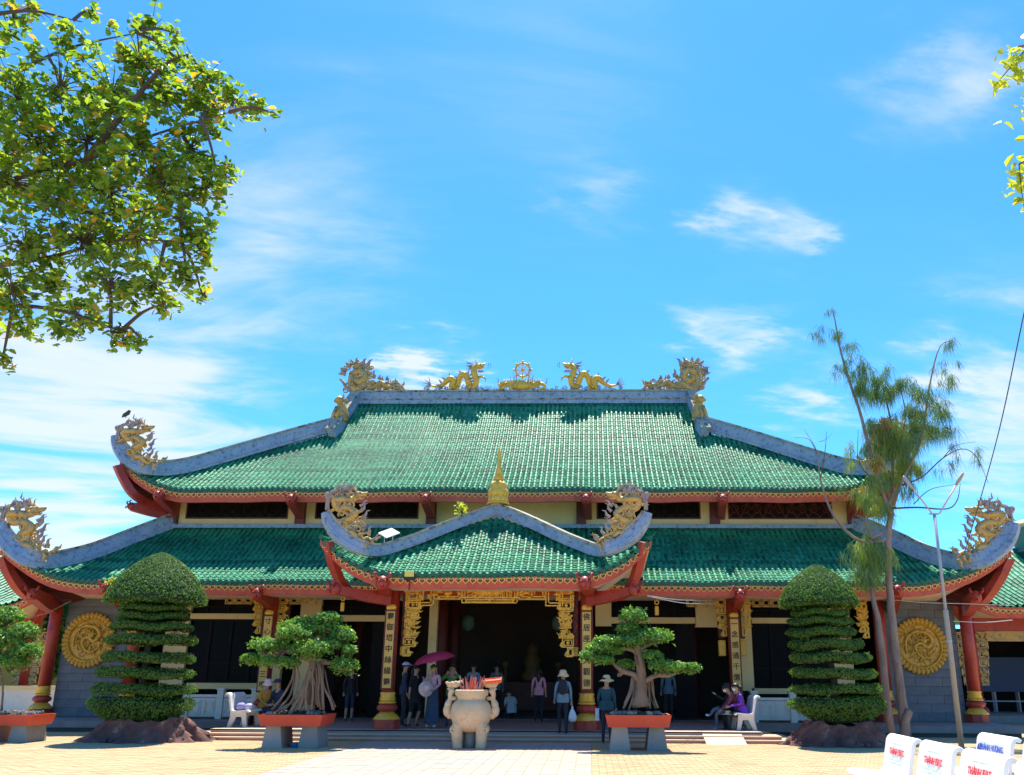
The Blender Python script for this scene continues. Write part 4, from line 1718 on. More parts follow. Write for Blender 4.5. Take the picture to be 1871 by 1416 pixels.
def ridge_dragon(flip, label):
    fx = (lambda x: x) if not flip else (lambda x: 2 * XC - x + .06)
    pts = [rd(*p) for p in [(930, 352), (990, 362), (1050, 345), (1085, 318), (1120, 300), (1145, 325), (1130, 365), (1165, 372), (1185, 320), (1205, 280), (1235, 262), (1262, 285), (1278, 335), (1290, 372), (1322, 365), (1345, 318), (1330, 262), (1325, 215), (1350, 190), (1385, 185)]]
    sp = spline(pts, 80)
    y0 = RIDGE_Y
    base = rd(1180, 405)
    d = thing('ridge_dragon', (fx(base[0]), y0, base[1]), label, 'dragon statue', 'gold dragons on the roof ridges')
    f = -1 if flip else 1
    m = MB()
    rad = [.035 + .10 * min(1, i / 14) for i in range(81)]
    m.tube([(fx(p[0]), y0 + .07 * math.sin(i * .25), p[1]) for i, p in enumerate(sp)], rad, 8)
    m.build('body', M['gold'], d, smooth=True)
    m = MB()
    h = rd(1370, 190)
    dragon_head(m, (fx(h[0]), h[1]), f, .44, y0)
    m.build('head', M['gold'], d, smooth=True)
    m = MB()
    for k in range(9):
        b = rd(1335 - k * 2, 200 - 3 * k)
        flame(m, (fx(b[0]), b[1]), (PI * .98 - .12 * k + .35) if f > 0 else (.02 + .12 * k - .35), .38, y0 + (k % 3 - 1) * .05, .022, .4 * f)
    for k in range(5):
        b = rd(1360, 225)
        flame(m, (fx(b[0] + .04 * k), b[1]), -PI / 2 + f * (.2 + .2 * k), .16, y0, .025, .3)
    o = m.build('mane', M['flame'], d, kind='stuff')
    m = MB()
    for i in range(8, 74, 4):
        p, q = np.array(sp[i]), np.array(sp[i + 1])
        t = (q - p) / (np.linalg.norm(q - p) + 1e-9)
        nn = np.array((-t[1], t[0]))
        a = math.atan2(nn[1], nn[0])
        b = p + nn * .09
        flame(m, (fx(b[0]), b[1]), a if f > 0 else PI - a, .20, y0, .05, .5 * f)
    m.build('crest', M['flame'], d, kind='stuff')
    m = MB()
    for k in range(7):
        b = rd(950, 352)
        flame(m, (fx(b[0]), b[1]), (PI - .55 + .22 * k - .5) if f > 0 else (.55 - .22 * k + .5), .42, y0 + (k % 3 - 1) * .04, .02, .5 * (1 if k % 2 else -1))
    m.build('tail_fan', M['flame'], d, kind='stuff')
    m = MB()
    for cu, cv in ((1120, 385), (1285, 375), (1180, 385)):
        b = rd(cu, cv)
        m.tube([(fx(b[0]), y0 - .06, b[1] + .06), (fx(b[0] + .05), y0 - .14, b[1] - .02), (fx(b[0] - .03), y0 - .16, b[1] - .07)], [.07, .06, .04], 6)
        for k in (-1, 0, 1):
            m.tube([(fx(b[0] - .03), y0 - .16, b[1] - .07), (fx(b[0] - .03 + .06 * k), y0 - .2, b[1] - .11)], [.03, .008], 4)
    b = rd(1365, 290)
    m.tube([(fx(b[0]), y0 - .05, b[1]), (fx(b[0] + .15), y0 - .12, b[1] + .02), (fx(b[0] + .3), y0 - .1, b[1] - .07), (fx(b[0] + .32), y0 - .1, b[1] - .22)], [.07, .05, .04, .015], 6)
    m.build('claws', M['gold'], d, kind='stuff', smooth=True)
    m = MB()
    for k in range(60):
        b = rd(random.uniform(900, 1480), random.uniform(362, 408))
        curl(m, (fx(b[0]), b[1] - .02), random.uniform(.06, .11), random.uniform(0, 6), 1.1, y0 + random.uniform(-.06, .06), .022, random.choice((-1, 1)))
    m.build('cloud_base', M['ridge'], d, kind='stuff')
    m = MB()
    b = rd(1440, 155)
    m.tube([(fx(b[0]), y0, b[1]), (fx(b[0] + .06), y0 - .05, b[1] - .05), (fx(b[0] + .05), y0 - .06, b[1] - .3)], .008, 4)
    m.tube([(fx(b[0]), y0, b[1]), (fx(b[0] + .12), y0 + .05, b[1] - .02), (fx(b[0] + .15), y0 + .06, b[1] - .2)], .008, 4)
    m.build('whisker', M['wire'], d, kind='stuff')
    return d


ridge_dragon(False, 'long gold dragon on the ridge left of the wheel, head raised towards the wheel')
ridge_dragon(True, 'long gold dragon on the ridge right of the wheel, head raised towards the wheel')


def end_dragon(flip, label):
    fx = (lambda x: x) if not flip else (lambda x: 2 * XC - x + .04)
    f = -1 if flip else 1
    base = rd(320, 405)
    y0 = RIDGE_Y
    d = thing('ridge_end_dragon', (fx(base[0]), y0, base[1]), label, 'dragon statue', 'gold dragons on the roof ridges')
    m = MB()
    pts = [rd(*p) for p in [(715, 398), (690, 365), (650, 350), (600, 372), (550, 362), (510, 330), (465, 352), (425, 380), (380, 350), (350, 372), (300, 395), (245, 350), (260, 265), (330, 235), (375, 280), (330, 330), (285, 300), (310, 268)]]
    sp = spline(pts, 70)
    m.tube([(fx(p[0]), y0 + .06 * math.sin(i * .3), p[1]) for i, p in enumerate(sp)], [.05 + .105 * min(1, i / 40) for i in range(71)], 8)
    m.build('body', M['goldold'], d, smooth=True)
    m = MB()
    for i in range(2, 70, 2):
        p, q = np.array(sp[i]), np.array(sp[i + 1])
        t = (q - p) / (np.linalg.norm(q - p) + 1e-9)
        nn = np.array((-t[1], t[0])) * (1 if i % 4 else -1)
        a = math.atan2(nn[1], nn[0])
        b = p + nn * .07
        flame(m, (fx(b[0]), b[1]), a if f > 0 else PI - a, random.uniform(.16, .28), y0, .06, .6 * f)
    for k in range(70):
        t = random.random()
        cu, cv = (random.uniform(190, 430), random.uniform(170, 395)) if k < 40 else (random.uniform(380, 680), random.uniform(325, 400))
        b = rd(cu, cv)
        curl(m, (fx(b[0]), b[1]), random.uniform(.07, .13), random.uniform(0, 6), 1.3, y0 + random.uniform(-.12, .08), .042, random.choice((-1, 1)))
    m.build('scrolls', M['goldold'], d, kind='stuff')
    m = MB()
    h = rd(300, 195)
    dragon_head(m, (fx(h[0]), h[1]), f, .60, y0, .45)
    m.build('head', M['goldold'], d, smooth=True)
    m = MB()
    for (cu, cv, a, l) in [(350, 200, .6, .5), (370, 190, .75, .55), (340, 180, .95, .45), (300, 160, 1.5, .3), (265, 170, 1.9, .34), (235, 190, 2.2, .36), (210, 230, 2.6, .42), (200, 260, 2.9, .4), (440, 290, 1.4, .45), (490, 300, 1.2, .25), (560, 310, 1.3, .25), (170, 250, 1.5, .35)]:
        b = rd(cu, cv)
        flame(m, (fx(b[0]), b[1]), a if f > 0 else PI - a, l * .8, y0 + random.uniform(-.05, .05), .10, .45 * f)
    m.build('flames', M['flame'], d, kind='stuff')
    m = MB()
    q = [rd(*p) for p in [(150, 300), (180, 330), (205, 375), (250, 408), (310, 412)]]
    m.tube([(fx(p[0]), y0, p[1]) for p in spline(q, 14)], [.05 + .05 * i / 14 for i in range(15)], 7)
    m.build('spine', M['flame'], d, smooth=True)
    return d


end_dragon(False, 'weathered gold curled dragon biting the left end of the top ridge')
end_dragon(True, 'weathered gold curled dragon biting the right end of the top ridge')


# --- wheel on its cloud base
wc = P(955, 676, RIDGE_Y)
wd_ = thing('dharma_wheel', (wc.x, RIDGE_Y, P(955, 714, RIDGE_Y).z), 'gold eight-spoked wheel on a flaming lotus at the middle of the top ridge', 'wheel emblem')
m = MB()
R = .30
m.tube([(wc.x + R * math.cos(w), RIDGE_Y, wc.z + R * math.sin(w)) for w in np.linspace(0, 2 * PI, 33)], .045, 7)
m.build('rim', M['gold'], wd_, smooth=True)
m = MB()
m.blob((wc.x, RIDGE_Y, wc.z), (.07, .07, .07), 8, 6)
m.build('hub', M['gold'], wd_, smooth=True)
for k in range(8):
    w = 2 * PI * k / 8
    m = MB()
    m.tube([(wc.x + .06 * math.cos(w), RIDGE_Y, wc.z + .06 * math.sin(w)), (wc.x + R * math.cos(w), RIDGE_Y, wc.z + R * math.sin(w))], .022, 5)
    m.build('spoke', M['gold'], wd_)
    m = MB()
    m.blob((wc.x + (R + .08) * math.cos(w), RIDGE_Y, wc.z + (R + .08) * math.sin(w)), (.05, .05, .05), 6, 5)
    m.build('knob', M['gold'], wd_, smooth=True)
m = MB()
bz = P(955, 714, RIDGE_Y).z
for s in (-1, 1):
    pts = spline([(0, bz + .22), (s * .25, bz + .20), (s * .55, bz + .30), (s * .85, bz + .28), (s * .95, bz + .12), (s * .75, bz + .06)], 24)
    m.tube([(wc.x + p[0], RIDGE_Y - .03, p[1]) for p in pts], [.12 - .07 * i / 24 for i in range(25)], 7)
    for k in range(7):
        flame(m, (wc.x + s * (.15 + .09 * k), bz + .3), PI / 2 - s * (.1 + .06 * k), .22, RIDGE_Y - .05, .045, .5 * s)
    m.tube([(wc.x + s * .1, RIDGE_Y, bz), (wc.x + s * .22, RIDGE_Y, bz + .25), (wc.x + s * .12, RIDGE_Y, bz + .42)], [.09, .08, .03], 6)
m.blob((wc.x, RIDGE_Y - .08, bz + .2), (.40, .2, .24), 12, 8)
for k in range(40):
    curl(m, (wc.x + random.uniform(-.9, .9), bz + random.uniform(.08, .36)), random.uniform(.07, .12), random.uniform(0, 6), 1.2, RIDGE_Y - .12, .04, random.choice((-1, 1)))
m.build('lotus_base', M['gold'], wd_, kind='stuff', smooth=True)
m = MB()
for s in (-1, 1):
    for k in range(5):
        flame(m, (wc.x + s * (.26 + .055 * k), bz + .35), PI / 2 - s * .05 * k, .62 - .09 * k, RIDGE_Y, .018, .5 * (1 if k % 2 else -1))
    flame(m, (wc.x + s * .9, bz + .25), PI / 2 - s * .8, .45, RIDGE_Y, .03, .9 * s)
m.build('flames', M['flame'], wd_, kind='stuff')
m = MB()
for k in range(44):
    q = random.uniform(-1.6, 1.6)
    curl(m, (wc.x + q, bz + .04), random.uniform(.05, .09), random.uniform(0, 6), 1.1, RIDGE_Y + random.uniform(-.06, .06), .022, random.choice((-1, 1)))
m.build('cloud_base', M['ridge'], wd_, kind='stuff')


# --- corner dragons standing on the swept-up hips
def corner_dragon(map2, y, label, flip=False, th=.05, name='corner_dragon', old=True):
    """map2(a, b): a in 0..1 outer->inner, b in 0..1 low->high, gives a pixel"""
    def g(a, b):
        p = P(*map2(a, b), y)
        return (2 * XC - p.x if flip else p.x, p.z)
    f = -1 if flip else 1
    base = g(.45, .15)
    d = thing(name, (base[0], y, base[1]), label, 'dragon statue', 'openwork dragons on the roof corners')
    sc = abs(g(1, 0)[0] - g(0, 0)[0])
    pts = [(.98, .02), (.85, .10), (.70, .05), (.58, .16), (.45, .14), (.36, .30), (.52, .40), (.62, .52), (.42, .58), (.22, .50), (.18, .66), (.36, .72), (.52, .74), (.62, .80)]
    sp = [np.array(g(*p)) for p in spline(pts, 60)]
    m = MB()
    m.tube([(p[0], y + .05 * math.sin(i * .35), p[1]) for i, p in enumerate(sp)], [sc * (.02 + .045 * min(1, i / 20)) for i in range(61)], 7)
    m.build('body', M['goldold'], d, smooth=True)
    m = MB()
    h = g(.66, .82)
    dragon_head(m, h, f, sc * .30, y, -.1)
    m.build('head', M['goldold'], d, smooth=True)
    m = MB()
    for i in range(0, 56, 2):
        p, q = sp[i], sp[i + 1]
        t = (q - p) / (np.linalg.norm(q - p) + 1e-9)
        nn = np.array((-t[1], t[0])) * (1 if i % 4 else -1)
        a = math.atan2(nn[1], nn[0])
        b = p + nn * sc * .05
        flame(m, b, a, sc * random.uniform(.13, .2), y + random.uniform(-.03, .03), sc * .036, .6 * (1 if i % 3 else -1))
    for k in range(16):
        a = random.uniform(.2, .75)
        b = random.uniform(.12, .7)
        if b < .9 - a * .5:
            c = g(a, b)
            curl(m, c, sc * random.uniform(.06, .10), random.uniform(0, 6), 1.3, y + random.uniform(-.05, .05), sc * .026, random.choice((-1, 1)))
    m.build('scrolls', M['goldold'], d, kind='stuff')
    m = MB()
    for (a, b, w, l) in [(.95, .06, .5, .16), (.84, .16, .9, .16), (.74, .22, .8, .17), (.70, .32, .7, .18), (.74, .45, .6, .18), (.72, .55, .8, .18), (.70, .64, .5, .16), (.50, .86, 1.9, .26), (.42, .88, 2.2, .2), (.60, .92, 2.3, .2)]:
        c = g(a, b)
        flame(m, c, w if f > 0 else PI - w, sc * l * 1.25, y, sc * .035, .7 * f)
    q = [g(*p) for p in [(.02, .30), (.03, .5), (.06, .66), (.10, .74), (.12, .84), (.22, .90), (.28, 1.0), (.36, .94), (.44, .90)]]
    m.tube([(p[0], y, p[1]) for p in spline(q, 24)], [sc * (.045 - .02 * i / 24) for i in range(25)], 6)
    m.tube([(p[0], y, p[1]) for p in spline([g(*p) for p in [(.05, .62), (.0, .72), (.06, .78)]], 8)], sc * .04, 6)
    for k in range(7):
        c = g(.30 + .04 * k, .80 + .02 * k)
        flame(m, c, (2.2 - .1 * k) if f > 0 else PI - (2.2 - .1 * k), sc * .14, y, sc * .03, .5)
    m.build('flames', M['flame'], d, kind='stuff')
    return d


def boxmap(u0, u1, vlow_outer, vlow_inner, vtop, lean=0.0):
    def f(a, b):
        base = vlow_outer + (vlow_inner - vlow_outer) * min(1, a * 1.6) ** .6
        return (u0 + (u1 - u0) * a + lean * b, base + (vtop - base) * b)
    return f


mp = boxmap(213, 293, 815, 850, 768)
corner_dragon(mp, 27.6, 'openwork gold dragon on the left upper roof corner below a small bird')
corner_dragon(mp, 27.6, 'openwork gold dragon on the right corner of the upper roof behind the casuarina crown', True)
mp = boxmap(2, 96, 965, 1016, 915)
corner_dragon(mp, 25.8, 'openwork gold dragon on the left corner of the lower roof at the photo edge')
corner_dragon(mp, 25.8, 'openwork gold dragon on the right corner of the lower roof beside the lamp post', True)
mp = boxmap(596, 684, 945, 993, 886)
corner_dragon(mp, 22.35, 'openwork gold dragon on the left corner of the porch roof near the small solar panel')
corner_dragon(mp, 22.35, 'openwork gold dragon on the right corner of the porch roof', True)


# --- small lions where the gable ridges end
def lion(flip, label):
    p = P(626, 765, 32.1)
    x = 2 * XC - p.x if flip else p.x
    f = -1 if not flip else 1
    d = thing('roof_lion', (x, 32.1, p.z), label, 'lion statue', 'gold lions on the gable ridges')
    m = MB()
    z = p.z
    m.tube([(x, 32.1, z - .1), (x + .02 * f, 32.05, z + .2), (x + .05 * f, 32.0, z + .5), (x + .06 * f, 31.95, z + .62)], [.24, .25, .19, .13], 10)
    m.build('body', M['goldold'], d, smooth=True)
    m = MB()
    m.blob((x + .12 * f, 31.9, z + .72), (.19, .18, .17), 10, 8, jit=.05)
    m.blob((x + .25 * f, 31.85, z + .67), (.09, .10, .08), 8, 6)
    m.build('head', M['goldold'], d, smooth=True)
    m = MB()
    for k in range(14):
        w = random.uniform(0, 2 * PI)
        curl(m, (x + .02 * f + .17 * math.cos(w), z + .70 + .15 * math.sin(w)), .06, w, 1.0, 31.9 + random.uniform(-.1, .1), .03)
    flame(m, (x - .05 * f, z + .55), PI / 2 - .1 * f, .55, 32.1, .05, .4)
    m.build('mane', M['goldold'], d, kind='stuff')
    for s in (-1, 1):
        m = MB()
        m.tube([(x + .12 * f + .08 * s, 31.9, z + .42), (x + .2 * f + .08 * s, 31.8, z + .15), (x + .24 * f + .08 * s, 31.78, z - .12)], [.09, .07, .08], 7)
        m.build('leg', M['goldold'], d, smooth=True)
    m = MB()
    for k in range(12):
        flame(m, (x + random.uniform(-.2, .2), z + random.uniform(-.2, .3)), random.uniform(0, PI), .18, 31.85, .04, .5)
    m.build('fur_scrolls', M['goldold'], d, kind='stuff')


lion(False, 'small gold lion on the left gable ridge below the top ridge')
lion(True, 'small gold lion on the right gable ridge below the top ridge')

# --- finial on the porch roof
fp = P(910, 921, 25.15)
fd = thing('lotus_finial', (fp.x, 25.15, fp.z), 'gold lotus bud finial with a spire at the peak of the porch roof', 'finial')
fz = lambda v: P(910, v, 25.15).z
m = MB()
m.lathe([(.34, fz(922)), (.36, fz(921)), (.33, fz(919)), (.30, fz(917))], (fp.x, 25.15, 0), 24)
m.build('plinth', M['gold'], fd, smooth=True)
pm = MB()
pm.blob((0, 0, 0), (.13, .07, .14), 10, 7)
for v, r_, n, sc, up in ((912, .24, 10, 1.0, 0), (900, .25, 10, 1.05, .5), (888, .20, 8, .9, 0)):
    for k in range(n):
        w = 2 * PI * (k + up) / n + .3
        m = MB()
        m.blob((fp.x + r_ * math.cos(w), 25.15 + r_ * math.sin(w), fz(v)), (.12 * sc, .07, .15 * sc), 9, 6, rot=Matrix.Rotation(w + PI / 2, 3, 'Z') @ Matrix.Rotation(-.2, 3, 'X'))
        m.build('petal', M['gold'], fd, smooth=True)
m = MB()
m.lathe([(.28, fz(918)), (.27, fz(905)), (.29, fz(895)), (.22, fz(884)), (.15, fz(879))], (fp.x, 25.15, 0), 20)
m.build('bud', M['gold'], fd, smooth=True)
m = MB()
m.lathe([(.13, fz(879)), (.16, fz(876)), (.15, fz(871)), (.10, fz(868)), (.115, fz(866)), (.075, fz(855)), (.055, fz(840)), (.045, fz(830)), (.065, fz(828)), (.05, fz(825)), (.015, fz(822)), (.008, fz(812))], (fp.x, 25.15, 0), 18)
m.build('spire', M['gold'], fd, smooth=True)

# --- bird
bp_ = P(231, 758, 27.6)
bd = thing('bird', (bp_.x, 27.6, bp_.z - .05), 'small dark bird above the dragon on the left corner of the upper roof', 'bird')
m = MB()
m.tube([(bp_.x - .14, 27.6, bp_.z - .09), (bp_.x - .06, 27.6, bp_.z - .02), (bp_.x + .04, 27.6, bp_.z + .06), (bp_.x + .10, 27.58, bp_.z + .14), (bp_.x + .15, 27.58, bp_.z + .14)], [.015, .06, .075, .05, .008], 8)
m.build('body', M['wire'], bd, smooth=True)
m = MB()
for s in (-1, 1):
    m.tube([(bp_.x + .0, 27.6 + .03 * s, bp_.z), (bp_.x - .02, 27.6 + .03 * s, bp_.z - .12)], .008, 4)
m.build('legs', M['wire'], bd, kind='stuff')
m = MB()
for s in (-1, 1):
    m.tube([(bp_.x + .05, 27.6 + .06 * s, bp_.z + .08), (bp_.x - .05, 27.6 + .07 * s, bp_.z - .0), (bp_.x - .13, 27.6 + .04 * s, bp_.z - .07)], [.03, .035, .006], 6)
m.build('wings', M['wire'], bd, kind='stuff')

# --- small things on the roofs
sp_ = P(711, 974, 23.4)
sd_ = thing('solar_lamp_panel', (sp_.x, 23.4, sp_.z - .25), 'small white solar panel on thin legs above the left slope of the porch roof', 'solar panel')
m = MB()
m.box((sp_.x, 23.4, sp_.z), (.44, .44, .025), rot=Matrix.Rotation(.62, 3, 'X') @ Matrix.Rotation(.785, 3, 'Z'))
m.build('panel', M['panel'], sd_)
for dx in (-.13, .1):
    m = MB()
    m.tube([(sp_.x + dx, 23.42, sp_.z - .02), (sp_.x + dx, 23.45, sp_.z - .45)], .012, 5)
    m.build('leg', M['whitemetal'], sd_)
lp = P(748, 1050, 22.3)
ld = thing('flood_lamp', (lp.x, 22.3, lp.z), 'flat flood lamp with a yellow lens on the left part of the porch eave', 'lamp')
m = MB()
m.bev((lp.x, 22.32, lp.z - .02), (.29, .07, .24), .015)
m.build('housing', M['black'], ld)
m = MB()
m.bev((lp.x, 22.28, lp.z + .02), (.25, .012, .15), .004)
m.build('lens', M['lampyellow'], ld)
m = MB()
m.tube([(lp.x, 22.34, lp.z - .14), (lp.x, 22.36, lp.z - .4)], .015, 5)
m.build('bracket', M['black'], ld)


def sprig(u, v, y, n, r, label, mt='leaf_lime'):
    p = P(u, v, y)
    d = thing('roof_weed', (p.x, y, p.z - .15), label, 'plant')
    m = MB()
    for k in range(5):
        m.tube([(p.x, y, p.z - .15), (p.x + random.uniform(-r, r) * .8, y - .05, p.z + random.uniform(0, r))], .012, 4)
    m.build('stem', M['twig'], d, kind='stuff')
    m = MB()
    pts = rng.normal(0, 1, (n, 3)) * r * .45 + np.array((p.x, y - .03, p.z + .05))
    leaves(m, pts, np.tile((0, -.5, .8), (n, 1)), .14, .6)
    m.build('foliage', M[mt], d, kind='stuff')


sprig(845, 931, 24.5, 60, .22, 'small bright green weed growing behind the left slope of the porch roof')
sprig(203, 1066, 25.7, 40, .16, 'small yellow-green weed at the lower eave above the left spiral topiary')

for u, v in ((626, 1104), (1200, 1111)):
    p = P(u, v, 26.6)
    d = thing('hanging_charm', (p.x, 26.6, p.z), 'small gold charm hanging under the eave left of the porch' if u < 900 else 'small gold charm hanging under the eave right of the porch', 'hanging ornament', 'gold charms under the lower eave')
    m = MB()
    m.tube([(p.x + .06 * math.cos(w), 26.6, p.z + .17 + .06 * math.sin(w)) for w in np.linspace(0, 2 * PI, 13)], .02, 5)
    m.build('ring', M['gold'], d)
    m = MB()
    m.bev((p.x, 26.6, p.z - .08), (.12, .04, .28), .015)
    m.build('plate', M['gold'], d)
    m = MB()
    m.tube([(p.x, 26.6, p.z + .24), (p.x, 26.6, le_z - .4)], .006, 4)
    m.build('cord', M['gold'], d)


def cable(name, pts, r, mt, label, cat='cable', group=None):
    m = MB()
    m.tube([Vector(p) for p in spline(pts, 30)], r, 5)
    return tag(m.build(name, M[mt]), label, cat, group)


cable('eave_cable', [P(1183, 1088, 22.6), P(1240, 1096, 24.5), P(1308, 1097, 27.1)], .012, 'wirewhite', 'white cable sagging from the right porch beam to the couplet column, upper one')
cable('eave_cable', [P(1183, 1089, 22.6), P(1250, 1102, 24.5), P(1315, 1103, 27.1)], .012, 'wirewhite', 'white cable sagging from the right porch beam to the couplet column, lower one')
cable('eave_cable', [P(40, 1129, 26.5), P(80, 1122, 27.2), P(130, 1098, 28)], .012, 'wirewhite', 'pale cable crossing the red bracket above the left corner column')
cable('eave_cable', [P(1630, 1096, 26.2), P(1690, 1101, 26), P(1760, 1103, 26), P(1850, 1106, 27)], .010, 'wirewhite', 'pale cable under the eave right of the casuarina trunks')
cable('eave_cable', [P(1742, 1135, 27), P(1800, 1137, 28), P(1850, 1133, 29)], .012, 'wirewhite', 'white cable running from the right corner column to the side pavilion')
cable('overhead_cable', [P(2140, -900, 8.5), P(1990, 40, 12), P(1875, 555, 16), P(1822, 800, 19.5), P(1762, 1012, 24.8)], .013, 'wire', 'dark cable slanting down from the sky to the right corner dragon')

# ================================================================== PLANTS
def leaves6(mb, pts, nrm, size, asp=0.55, jit=0.6, fold=0.10):
    """rounder six-sided leaves"""
    n = len(pts)
    nr = nrm + rng.normal(0, jit, (n, 3))
    nr /= np.linalg.norm(nr, axis=1)[:, None] + 1e-9
    t = rng.normal(0, 1, (n, 3))
    t -= nr * (t * nr).sum(1)[:, None]
    t /= np.linalg.norm(t, axis=1)[:, None] + 1e-9
    b = np.cross(nr, t)
    s = (size * rng.uniform(0.6, 1.25, n))[:, None]
    prof = [(-.5, 0, 0), (-.1, .42, fold), (.28, .44, fold), (.5, 0, -.03), (.28, -.44, fold), (-.1, -.42, fold)]
    V = np.stack([pts + t * s * a + b * s * asp * c + nr * s * f for a, c, f in prof], 1).reshape(-1, 3)
    o = len(mb.v)
    mb.v.extend(map(tuple, V.tolist()))
    for i in range(n):
        k = o + 6 * i
        mb.f.append((k, k + 1, k + 2, k + 3))
        mb.f.append((k, k + 3, k + 4, k + 5))
    mb.m.extend([mb.mi] * (2 * n))


def ring_pad(mb, core, cx, cy, z0, z1, rx, ry, n, tilt=0.0, size=.075):
    """clipped disc of foliage: flat top, rounded rim"""
    th = rng.uniform(0, 2 * PI, n)
    kind = rng.random(n)
    h = z1 - z0
    s = rng.uniform(-1, 1, n)
    rim = kind < .62
    rr = np.where(rim, 1 - .16 * np.abs(s) ** 3 + rng.normal(0, .022, n), np.sqrt(rng.random(n)) * .98)
    zz_ = np.where(rim, s * h / 2, np.where(kind < .88, h / 2 + rng.normal(0, .025, n), -h / 2))
    wob = 1 + .045 * np.sin(th * 3 + cx) + .035 * np.sin(th * 7 + z0 * 5)
    zz_ = zz_ * .70
    p = np.stack([cx + rx * rr * wob * np.cos(th), cy + ry * rr * wob * np.sin(th), (z0 + z1) / 2 + zz_ + tilt * rr * np.cos(th) * rx + .03 * np.sin(th * 4 + z0)], 1)
    nv = np.stack([np.cos(th) * rim, np.sin(th) * rim, np.where(rim, s * .5, np.sign(zz_))], 1)
    leaves(mb, p, nv, size, .6, .55)
    zm_, hq_ = (z0 + z1) / 2, (z1 - z0) * .24
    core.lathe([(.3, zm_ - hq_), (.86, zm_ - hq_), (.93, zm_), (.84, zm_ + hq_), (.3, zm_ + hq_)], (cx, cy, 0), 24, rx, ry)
    k = len(core.v)


